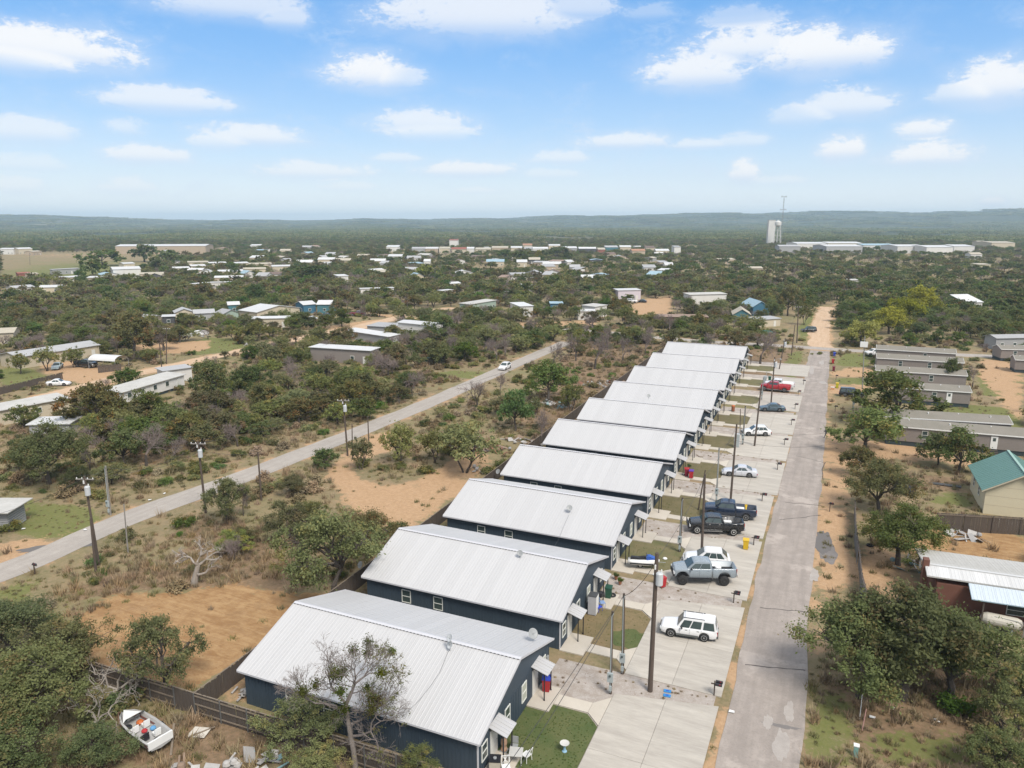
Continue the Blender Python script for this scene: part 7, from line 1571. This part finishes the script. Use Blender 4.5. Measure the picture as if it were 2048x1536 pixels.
for i in (1, 2, 3, 4): # outdoor units and small porch things by the north walls
    t = thing('air_conditioner', ['outdoor unit behind the second duplex corner', 'outdoor unit behind the third duplex corner', 'outdoor unit behind the fourth duplex corner', 'outdoor unit behind the fifth duplex corner'][i - 1], 'air conditioner', (HX[i] - 1.2, HY[i] + HW + .2, float(gz(HY[i])))); MB().box(0, 0, .45, .8, .8, .8).build('body', M_trans, t); MB().lathe([(.3, .86), (.3, .88)], 14).build('fan_guard', M_dkgrey, t)
# potted plants by porches
def pot(px, py, lab): t = thing('potted_plant', lab, 'plant', at(px, py, .12)); MB().lathe([(.14, 0), (.2, .3), (.21, .34)], 10).build('pot', mat('clay_pot', (.30, .13, .07), .8), t); o = link('foliage', BUSH[2], t, (0, 0, .3)); o.scale = (.35, .35, .4)
pot(1232, 1158, 'potted plant at the jet ski duplex corner'); pot(1240, 1168, 'second potted plant beside the jet ski duplex corner'); pot(1378, 937, 'yellow flowered pot beside the dark red bin')
# ------------------------------------------------------------------ jet ski on its trailer
t = thing('boat_trailer', 'small galvanised trailer carrying the jet ski', 'trailer', at(1290, 1130, .02), R(14)); m_ = MB()
m_.tube([(2.1, 0, .45), (.6, 0, .42), (.4, -.5, .45), (-1.7, -.5, .5)], .035, 5); m_.tube([(.6, 0, .42), (.4, .5, .45), (-1.7, .5, .5)], .035, 5)
for x in (-1.6, -.6, .4): m_.tube([(x, -.5, .47), (x, .5, .47)], .03, 5)
m_.tube([(-.5, -.7, .3), (-.5, .7, .3)], .03, 5); m_.build('frame', M_mid, t)
for sg in (-1, 1):
    w_ = MB().lathe([(.15, -.09), (.27, -.09), (.29, -.05), (.29, .05), (.27, .09), (.15, .09)], 16, (0, 0, 0), Matrix.Rotation(math.pi / 2, 3, 'X')).build('wheel', M_tyre, t, (-.5, sg * .72, .29)); MB().lathe([(.17, -.095), (.17, .095)], 12, (0, 0, 0), Matrix.Rotation(math.pi / 2, 3, 'X')).build('rim', M_rimw, w_)
js = thing('jet_ski', 'white and blue jet ski with black seat on its trailer', 'jet ski', at(1287, 1129, .5), R(14)); m_ = MB(); m_.smooth = True; rg = []
for x, w_, zt, zb in ((-1.6, .42, .52, .12), (-1.2, .52, .55, .02), (-.4, .56, .56, 0), (.4, .56, .62, 0), (1., .46, .72, .06), (1.4, .24, .72, .22), (1.6, .04, .66, .42)):
    rg.append(m_.verts([(x, 0, zb), (x, -w_ * .6, zb + .05), (x, -w_, (zb + zt) / 2), (x, -w_ * .85, zt), (x, 0, zt + .04), (x, w_ * .85, zt), (x, w_, (zb + zt) / 2), (x, w_ * .6, zb + .05)]))
for a, b in zip(rg, rg[1:]):
    for k in range(8): j = (k + 1) % 8; m_.face((a + k, a + j, b + j, b + k))
m_.smooth = False; m_.face([rg[0] + k for k in range(7, -1, -1)]); m_.face([rg[-1] + k for k in range(8)]); m_.build('hull', M_white, js)
MB().box(-.2, -.55, .3, 2.4, .03, .14).build('stripe', M_black, js); MB().box(-.2, .55, .3, 2.4, .03, .14).build('stripe', M_black, js)
MB().extr([(-1.35, -.19, .56), (-1.3, -.19, .84), (-.5, -.19, .80), (.15, -.19, .94), (.3, -.19, .6)], (0, .38, 0)).build('seat', M_black, js); MB().extr([(.3, -.3, .62), (.25, -.3, .98), (.6, -.3, 1.05), (1.35, -.3, .76)], (0, .6, 0)).build('hood', mat('jet_ski_blue', (.03, .10, .38), .35), js); MB().tube([(.2, -.42, 1.12), (.35, 0, 1.05), (.2, .42, 1.12)], .025, 6).build('handlebar', M_black, js)
# small clutter near the jet ski
for k, (px, py, lab) in enumerate([(1330, 1118, 'crumpled white bag on the lawn by the jet ski'), (1310, 1150, 'pale rags on the walk below the jet ski')]):
    tag(MB().lathe([(.16, 0), (.26, .06), (.2, .14), (.05, .18)], 7).build('plastic_bag', M_white, None, at(px, py, .04)), lab, 'bag')
t = thing('bin_bag', 'big black bin bag on the tan yard beside the rusty oaks', 'bag', at(1815, 988, 0)); MB().lathe([(.7, 0), (1.0, .35), (.9, .8), (.35, 1.15), (.12, 1.3)], 9).build('bag', M_black, t); MB().lathe([(.3, 0), (.4, .2), (.1, .4)], 7, (-1.0, .2, 0)).build('white_bag', M_white, t)
tag(MB().extr([(-2, -.3, .05), (1.8, -.5, .05), (2., .3, .05), (-1.6, .5, .05)], (0, 0, .12)).build('metal_sheet', M_dkgrey, None, at(1890, 971, 0)), 'dark sheet lying in the tan yard before the green roof', 'sheet')
# ------------------------------------------------------------------ old boat on trailer
t = thing('motor_boat', 'old white open boat full of junk, brown stripe along its hull', 'boat', at(287, 1470, .55), math.atan2(*(G(330, 1490) - G(245, 1430))[[1, 0]])); m_ = MB(); rg = []
ST = [(-2.9, .10, .95, .55), (-2.3, .62, .98, .25), (-1.4, .98, .95, .05), (0., 1.12, .88, 0), (1.6, 1.10, .84, 0), (2.6, 1.04, .84, .05)]
for x, w_, zt, zb in ST: rg.append(m_.verts([(x, 0, zb), (x, -w_ * .75, zb + .12), (x, -w_, zt), (x, -w_ * .86, zt + .03), (x, -w_ * .82, zt - .02), (x, -w_ * .62, zb + .3), (x, 0, zb + .25), (x, w_ * .62, zb + .3), (x, w_ * .82, zt - .02), (x, w_ * .86, zt + .03), (x, w_, zt), (x, w_ * .75, zb + .12)]))
for a, b in zip(rg, rg[1:]):
    for k in range(12): j = (k + 1) % 12; m_.face((a + k, a + j, b + j, b + k))
m_.face([rg[0] + k for k in range(11, -1, -1)]); m_.face([rg[-1] + k for k in range(12)]); hull = m_.build('hull', mat('chalky_white_gelcoat', (.42, .42, .41), .6, (.27, .26, .245), 1.2, .7), t)
for sg in (-1, 1): MB().extr([(-2.2, sg * (.62 * .88 + .02), .58), (2.6, sg * (1.04 * .93 + .03), .46), (2.6, sg * (1.04 * .955 + .03), .60), (-2.2, sg * (.62 * .95 + .03), .74)], (0, sg * .02, 0)).build('stripe', mat('maroon_stripe', (.16, .07, .06), .6), t)
MB().box(2.55, 0, .62, .14, 2.0, .62).build('transom', M_white, t); MB().extr([(-2.8, 0, .99), (-1.3, -.86, .96), (-1.3, .86, .96)], (0, 0, .05)).build('foredeck', M_white, t)
m_ = MB(); m_.extr([(-1.25, -.85, 1.0), (-1.25, .85, 1.0), (-.95, .78, 1.38), (-.95, -.78, 1.38)], (.03, 0, .02)); m_.build('windscreen', M_glass, t)
for x, y, c in ((-.4, -.45, M_white), (-.4, .45, M_white), (1.1, -.45, M_black), (1.3, .4, M_white)): m_ = MB(); m_.box(x, y, .5, .5, .5, .2); m_.box(x + .22, y, .75, .08, .5, .4); m_.build('boat_seat', c, t)
t.scale = (.86, .86, .9)
tr = thing('boat_trailer', 'rusty trailer under the old white boat', 'trailer', at(287, 1470, 0), t.rotation_euler.z); m_ = MB(); m_.tube([(-3.3, 0, .4), (-2., -.6, .42), (2.4, -.8, .45)], .05, 5); m_.tube([(-3.3, 0, .4), (-2., .6, .42), (2.4, .8, .45)], .05, 5)
for x in (-1.6, .2, 2.2): m_.tube([(x, -.75, .44), (x, .75, .44)], .04, 5)
m_.build('frame', mat('rusty_steel', (.20, .12, .08), .85), tr)
for sg in (-1, 1): w_ = MB().lathe([(.18, -.1), (.32, -.1), (.34, 0), (.32, .1), (.18, .1)], 16, (0, 0, 0), Matrix.Rotation(math.pi / 2, 3, 'X')).build('wheel', M_tyre, tr, (.6, sg * 1.05, .33)); MB().lathe([(.2, -.105), (.2, .105)], 12, (0, 0, 0), Matrix.Rotation(math.pi / 2, 3, 'X')).build('rim', M_rimw, w_)
m_ = MB(); m_.box(0, 0, .2, .9, .5, .06)
bz = t.location.z; rz = t.rotation_euler.z
for k, (dx, dy, c, s_, lab) in enumerate([(-.9, .3, M_org, .27, 'orange bundle inside the old boat'), (-.6, -.2, M_yel, .2, 'yellow bundle inside the old boat'), (.2, .0, M_red, .22, 'red bundle in the middle of the old boat'), (.4, .5, mat('sky_blue_cloth', (.10, .28, .50), .8), .22, 'light blue cloth inside the old boat'), (1.9, -.1, M_black, .3, 'black cushion at the stern of the old boat'), (-1.0, -.5, M_black, .3, 'dark bag near the windscreen of the old boat')]):
    v = Matrix.Rotation(rz, 3, 'Z') @ Vector((dx, dy, .34)); g_ = np.random.default_rng(k); mm = MB(); mm.lathe([(s_ * .8, 0), (s_, s_ * .4), (s_ * .7, s_ * .8), (s_ * .1, s_)], 7); tag(mm.build('cloth_bundle', c, None, tuple(t.location + v), k), lab, 'bundle')
tag(MB().box(0, 0, .0, 2.6, .14, .05, M=Matrix.Rotation(R(14), 3, 'Y')).build('timber', M_rail, None, at(345, 1478, .35), R(-48)), 'pale timber propped against the stern of the old boat', 'timber')
m_ = MB(); m_.extr([(-.6, -.5, .05), (.7, -.45, .05), (.75, .5, .12), (-.5, .55, .08)], (0, 0, .03)); tag(m_.build('plywood_sheet', mat('pale_sheet', (.58, .54, .47), .8), None, at(396, 1467, .1), .3), 'pale square board lying in the weeds beside the boat', 'board'); tag(MB().box(0, 0, 0, 1.7, .1, .05).build('timber', M_rail, None, at(405, 1463, .25), 1.05), 'thin yellow timber lying over the pale square board', 'timber')
# ------------------------------------------------------------------ junk heaps
M_scrap = [mat('scrap_white', (.42, .41, .39), .75, (.28, .26, .24), 1.5, .8), mat('scrap_grey', (.30, .29, .28), .8), mat('scrap_wood', (.24, .17, .12), .9), mat('scrap_rust', (.22, .10, .06), .9), mat('scrap_teal', (.20, .32, .33), .7)]
def heap(px, py, rx, n, lab, seed, mix=(0, 1, 2, 3), flat=.5, s=1.):
    g_ = np.random.default_rng(seed); P = G(px, py); t = thing('debris_pile', lab, 'debris pile', P)
    for k in range(n):
        a, r_ = g_.uniform(0, 6.28), rx * math.sqrt(g_.random()); x, y = r_ * math.cos(a), r_ * math.sin(a) * .6; z = .15 + flat * (1 - r_ / rx) * g_.random(); c = M_scrap[int(g_.choice(mix))]; Mr = Matrix.Rotation(g_.uniform(-.5, .5), 3, 'X') @ Matrix.Rotation(g_.uniform(-.5, .5), 3, 'Y')
        kd = g_.random(); m_ = MB()
        if kd < .45: m_.box(0, 0, 0, s * g_.uniform(1., 2.6), .14, .05, g_.uniform(0, 3.1), Mr); nm = 'plank'
        elif kd < .8: m_.box(0, 0, 0, s * g_.uniform(.6, 1.7), s * g_.uniform(.5, 1.1), .04, g_.uniform(0, 3.1), Mr); nm = 'sheet'
        else: m_.lathe([(.2, 0), (.3, .15), (.22, .35), (.05, .42)], 7); nm = 'lump'
        m_.build(nm, c, t, (x, y, z))
    return t
heap(1042, 884, 2.6, 22, 'heap with a white sheet and red boards beside the bright green tree', 1, (0, 0, 3, 2)); heap(985, 900, 3.2, 30, 'brown brush and timber heap behind the sandy loop', 2, (2, 2, 3, 1), 1.0); heap(940, 905, 1.8, 12, 'small brown heap at the sandy loop', 3, (2, 3)); heap(960, 942, 2., 16, 'pale rubble on the sand beside the fence', 4, (1, 0), .2, .4); heap(1085, 806, 2.4, 16, 'white junk near the dark oak by the pale road', 5, (0, 0, 1)); heap(1115, 812, 3., 16, 'white sheets beside the green tipped mesquite', 6, (0, 0, 4)); heap(1190, 772, 4., 26, 'long scatter of white junk in the brown scrub', 7, (0, 0, 1, 3)); heap(1235, 770, 4., 26, 'junk heap with brown top behind the roofs', 8, (0, 1, 2, 3), .9); heap(1140, 800, 3., 12, 'grey junk under the mesquite among white heaps', 9, (1, 0)); heap(1118, 882, 2.2, 12, 'boards against the roof edge by the crooked bare tree', 10, (0, 2, 4)); heap(1070, 890, 2., 10, 'dark planks on the back fence', 11, (2, 1))
heap(1822, 1135, 2.2, 24, 'junk heap under the speckled oak with blue and brown pieces', 12, (1, 2, 2, 4), .8, .8); heap(1930, 1074, 2.2, 14, 'flat scrap trailer load below the plank fence', 13, (1, 0, 0), .3); heap(1895, 1058, 1., 8, 'white scraps at the plank fence', 14, (0,), .1, .4); heap(510, 1534, 2.2, 18, 'white and grey tarpaulin heap at the frame edge', 15, (0, 0, 1, 4), .8, .8); heap(395, 1545, 1.8, 8, 'pale boards at the bottom frame edge beside the tarpaulin heap', 16, (0, 2), .3, 1.); heap(484, 1392, 1., 10, 'crumpled grey junk behind the nearest duplex corner', 17, (1, 0), .5, .4); heap(395, 672, 4., 18, 'white scraps in the yard before the huts', 18, (0, 0, 1)); heap(640, 640, 4., 16, 'scrap beside the dark pickup in the junk yard', 19, (0, 1, 4)); heap(1490, 655, 3., 14, 'junk before the teal blue house', 20, (1, 2, 3, 0)); heap(500, 690, 3., 8, 'pale scraps in the meadow by the dirt lane', 21, (0, 2))
for k, (px, py, rot, lab) in enumerate([(372, 672, .3, 'white upturned hull left in the yard before the huts'), (402, 668, .2, 'second white hull behind the first upturned hull'), (1437, 592, .1, 'silver covered boat beside the long white trailer'), (1530, 668, 0., 'green upturned hull on the grass across the cross road'), (870, 722, .6, 'dark green tarpaulin covered boat in the thicket')]):
    m_ = MB(); m_.smooth = True; rg = []
    for x, w_, z in ((-2.6, .2, .7), (-1.8, .8, 1.1), (0, 1.15, 1.3), (1.6, 1.05, 1.2), (2.4, .9, .9)): rg.append(m_.verts([(x, w_ * math.cos(a), z * math.sin(a)) for a in np.linspace(0, math.pi, 7)]))
    for a, b in zip(rg, rg[1:]):
        for j in range(6): m_.face((a + j, a + j + 1, b + j + 1, b + j))
    m_.face([rg[0] + j for j in range(7)][::-1]); m_.face([rg[-1] + j for j in range(7)]); tag(m_.build('covered_boat', M_grn if k >= 3 else M_white, None, at(px, py, 0), rot), lab, 'boat')
# white canopy
t = thing('canopy_tent', 'white arched canopy over the black pickup', 'canopy', at(178, 737), R(9)); m_ = MB(); m_.smooth = True; rg = []
for y in (0, 2, 4, 6): rg.append(m_.verts([(0 + y * 1.3, 2.2 * math.cos(a) + 2.2, 2.1 + 1.1 * math.sin(a)) for a in np.linspace(0, math.pi, 8)]))
for a, b in zip(rg, rg[1:]):
    for j in range(7): m_.face((a + j, a + j + 1, b + j + 1, b + j))
m_.build('roof', MATR['white'], t)
for x in (0, 7.8):
    for y in (0, 4.4): MB().tube([(x, y, 0), (x, y, 2.1)], .04, 6).build('post', M_mid, t)
# propane tank and black tank, hut bits at the frame edge
t = thing('propane_tank', 'pale horizontal tank beside the brown house', 'tank', at(2000, 1262), R(-5)); M = Matrix.Rotation(math.pi / 2, 3, 'Y'); MB().lathe([(.05, -1.6), (.42, -1.45), (.55, -1.1), (.55, 1.1), (.42, 1.45), (.05, 1.6)], 16, (0, 0, .95), M).build('tank', mat('tank_cream', (.50, .47, .40), .6), t)
for x in (-.8, .8): MB().box(x, 0, .25, .15, .8, .5).build('leg', M_mid, t)
t = thing('utility_pedestal', 'small pale green pedestal in the weeds at the bottom edge', 'pedestal', at(1711, 1512)); MB().box(0, 0, .4, .3, .3, .8).build('body', mat('pedestal_green', (.20, .36, .32), .6), t); MB().box(0, 0, .83, .36, .36, .06).build('cap', M_white, t)
tag(MB().tube([(0, 0, 0), (.12, .1, 1.7)], .035, 6).build('marker_post', mat('faded_pink_post', (.50, .28, .25), .7), None, at(1724, 1462)), 'faded pink marker post in the weeds under the big oaks', 'post'); tag(MB().tube([(0, 0, 0), (0, .05, 2.6)], .03, 6).build('marker_post', M_white, None, at(1719, 1440)), 'thin white marker post beside the pink one', 'post')
# litter
for k, (px, py, lab) in enumerate([(1463, 1424, 'white paper scrap at the street edge'), (1786, 1418, 'white scrap under the big oaks'), (1874, 1442, 'white tray in the weeds'), (1745, 1435, 'small white scrap beside the marker posts'), (300, 1000, 'white litter on the road bank'), (329, 987, 'white litter nearest the pale road'), (170, 1060, 'pale litter on the grassy bank'), (47, 1058, 'grey tin sheet on the grassy bank')]):
    tag(MB().extr([(-.2, -.12, .03), (.22, -.1, .05), (.18, .15, .03), (-.15, .12, .06)], (0, 0, .03)).build('litter', M_white, None, at(px, py, .08), k), lab, 'litter')
# ------------------------------------------------------------------ special trees
def mistletoe_tree():
    P = G(712, 1545); t = thing('bare_tree', 'leafless tree with dark mistletoe balls standing before the nearest roof', 'tree', P); g_ = np.random.default_rng(21); H = 9.2
    m_ = MB(); m_.tube([(0, 0, -.3), (-.1, 0, 1.5), (-.35, 0, 3.2), (-.6, .1, 4.8)], [.2, .17, .14, .11], 9, caps=False); m_.build('trunk', mat('grey_bark', (.24, .21, .185), .9, (.13, .11, .095), 3., .8, .6, 14), t)
    mb = MB(); tips = []
    def rec(p, d, L, r_, k):
        q = p + d * L; mid_ = p + d * L * .5 + g_.normal(0, .06 * L, 3); mb.tube([p, mid_, q], [r_, r_ * .82, r_ * .66], 5 if k > 2 else 3, caps=False)
        if k <= 2: tips.append(q)
        if k <= 0: return
        for _ in range(3):
            e = d + g_.normal(0, .50, 3); e[2] += .10; e /= np.linalg.norm(e); rec(q if g_.random() > .3 else mid_, e, L * g_.uniform(.64, .84), max(r_ * .6, .0085), k - 1)
    u = _rt
    for b, dd in (((-.6, .1, 4.8), -u * .7 + [0, 0, 1.]), ((-.6, .1, 4.8), u * .5 + [0, 0, 1.1]), ((-.5, .05, 4.2), -u * 1.1 + [0, 0, .55]), ((-.35, 0, 3.4), u * 1.1 + [0, 0, .6]), ((-.6, .1, 4.6), [0, .9, .8]), ((-.3, .0, 2.6), u * .9 + [0, -.2, .35])):
        d = np.array(dd, float); d /= np.linalg.norm(d); rec(np.array(b), d, 1.55, .085, 6)
    mb.build('branches', mat('grey_twigs', (.20, .17, .155), .9, (.10, .085, .075), 1.5, .7), t)
    T = np.array(tips); sel = T[(T[:, 2] > 4.6) & (T[:, 2] < 8.6) & (np.abs((T - [-.4, 0, 0]) @ u) < 2.4)]; sel = sel[g_.choice(len(sel), 17)]
    ml = leaf_material('mistletoe_leaves', (.058, .075, .012), (.13, .13, .025), (.10, .06, .02))
    for p in sel: me = leaf_mesh('mistletoe_leaves', g_, np.array([p]), np.array([.50]), 420, .055, ml, 1.); link('mistletoe_leaves', me, t)
    # sparse green leaves on the street side
    T2 = T[(T @ u) > .9]; T2 = T2[g_.choice(len(T2), min(len(T2), 130))]; me = leaf_mesh('leaves', g_, T2, np.full(len(T2), .35), 16, .055, M_leaf['mesquite']); link('foliage', me, t)
mistletoe_tree()
def dead_tree(px, py, s, lab, lean, seed, ground=False):
    t = thing('dead_tree', lab, 'dead tree', at(px, py)); g_ = np.random.default_rng(seed); u = _rt; m_ = MB(); P = [np.zeros(3), u * lean * .5 * s + [0, 0, 1.0 * s], u * lean * s + [0, 0, 1.9 * s]]
    if ground: P = [np.zeros(3), u * .5 + [0, 0, .5], u * 1.0 + [0, .3, .9]]
    m_.tube(P, [.34 * s * (.5 if ground else 1), .26 * s * (.5 if ground else 1), .20 * s * (.5 if ground else 1)], 8, caps=True); m_.build('trunk', M_deadwood, t); mb = MB()
    def rec(p, d, L, r_, k):
        q = p + d * L; mi = p + d * L * .5 + g_.normal(0, .1 * L, 3); mb.tube([p, mi, q], [r_, r_ * .8, r_ * .6], 5 if k > 1 else 3, caps=False)
        if k <= 0: return
        for _ in range(int(g_.integers(2, 4))): e = d + g_.normal(0, .6, 3); e[2] += .05; e /= np.linalg.norm(e); rec(q, e, L * g_.uniform(.6, .85), max(.012, r_ * .62), k - 1)
    for a, b in ((P[2], -u * .8 + [0, 0, 1.]), (P[2], u * .2 + [0, .2, 1.1]), (P[1], u * 1.2 + [0, -.2, .25]), (P[2], u * .9 + [0, 0, .7])):
        d = np.array(b, float); d /= np.linalg.norm(d); rec(np.array(a), d, 1.0 * s, .13 * s * (.55 if ground else 1), 4)
    mb.build('branches', M_deadwood, t)
dead_tree(388, 1168, 1.05, 'white bleached dead tree leaning over the brown weeds', .55, 3); dead_tree(205, 1405, 1.3, 'pale dead branches arching over the bow of the old boat', .3, 8, True); dead_tree(160, 1470, 1.1, 'pale fallen branch beside the old boat, frame edge side', .1, 11, True)
# ------------------------------------------------------------------ person walking
def person():
    P = G(1651, 876); t = thing('person', 'person in dark clothes walking at the street edge', 'person', P, R(200))
    me = bpy.data.meshes.new('body'); J = dict(pel=(0, 0, .93), che=(.03, 0, 1.33), nec=(.05, 0, 1.48), hed=(.07, 0, 1.60), top=(.07, 0, 1.72), hl=(.0, .10, .90), kl=(.17, .11, .50), al=(.24, .11, .09), tl=(.40, .11, .04), hr=(0, -.10, .90), kr=(.02, -.11, .48), ar=(-.30, -.11, .14), tr=(-.18, -.11, .03),
        sl=(.03, .19, 1.40), el=(-.10, .24, 1.14), wl=(-.05, .24, .90), fl=(.0, .24, .80), sr=(.03, -.19, 1.40), er=(.10, -.24, 1.14), wr=(.26, -.22, .98), fr=(.32, -.21, .92))
    Rr = dict(pel=.155, che=.165, nec=.062, hed=.10, top=.075, hl=.10, kl=.065, al=.045, tl=.04, hr=.10, kr=.065, ar=.045, tr=.04, sl=.07, el=.047, wl=.035, fl=.035, sr=.07, er=.047, wr=.035, fr=.035)
    ks = list(J); E = [('pel', 'che'), ('che', 'nec'), ('nec', 'hed'), ('hed', 'top'), ('pel', 'hl'), ('hl', 'kl'), ('kl', 'al'), ('al', 'tl'), ('pel', 'hr'), ('hr', 'kr'), ('kr', 'ar'), ('ar', 'tr'), ('che', 'sl'), ('sl', 'el'), ('el', 'wl'), ('wl', 'fl'), ('che', 'sr'), ('sr', 'er'), ('er', 'wr'), ('wr', 'fr')]
    me.from_pydata([J[k] for k in ks], [(ks.index(a), ks.index(b)) for a, b in E], []); o = link('body', me, t); sk = o.modifiers.new('skin', 'SKIN'); ss = o.modifiers.new('subdivision', 'SUBSURF'); ss.levels = ss.render_levels = 2
    for k, v in zip(ks, me.skin_vertices[0].data): v.radius = (Rr[k], Rr[k]); v.use_root = k == 'pel'
    m = bpy.data.materials.new('clothed_figure'); m.use_nodes = True; nt_ = NT(m.node_tree); pos = nt_.add('ShaderNodeSeparateXYZ'); nt_.l.new(nt_.add('ShaderNodeTexCoord').outputs['Object'], pos.inputs[0]); z = pos.outputs[2]
    c = nt_.mix(nt_.math('GREATER_THAN', z, .92), (.045, .05, .07), (.085, .085, .12)); c = nt_.mix(nt_.math('GREATER_THAN', z, 1.50), c, (.30, .18, .13)); c = nt_.mix(nt_.math('LESS_THAN', z, .10), c, (.03, .03, .03)); nt_.l.new(c, nt_.n['Principled BSDF'].inputs['Base Color']); me.materials.append(m)
    MB().lathe([(.10, 1.60), (.115, 1.66), (.095, 1.73), (.03, 1.765)], 12, (.05, 0, 0)).build('hair', M_black, t)
person()
# ================================================================== HAZE
hm = bpy.data.materials.new('haze_air'); hm.use_nodes = True; ht = hm.node_tree; ht.nodes.clear()
vo = ht.nodes.new('ShaderNodeVolumePrincipled'); vo.inputs['Color'].default_value = (.64, .85, 1., 1); vo.inputs['Density'].default_value = 1.35e-4; vo.inputs['Anisotropy'].default_value = 0.
ho = ht.nodes.new('ShaderNodeOutputMaterial'); ht.links.new(vo.outputs[0], ho.inputs['Volume'])
haze = MB().box(0, 0, 69, 21000, 21000, 168).build('haze', hm); tag(haze, 'thin pale blue air over the plain and hills', 'haze', kind='stuff')
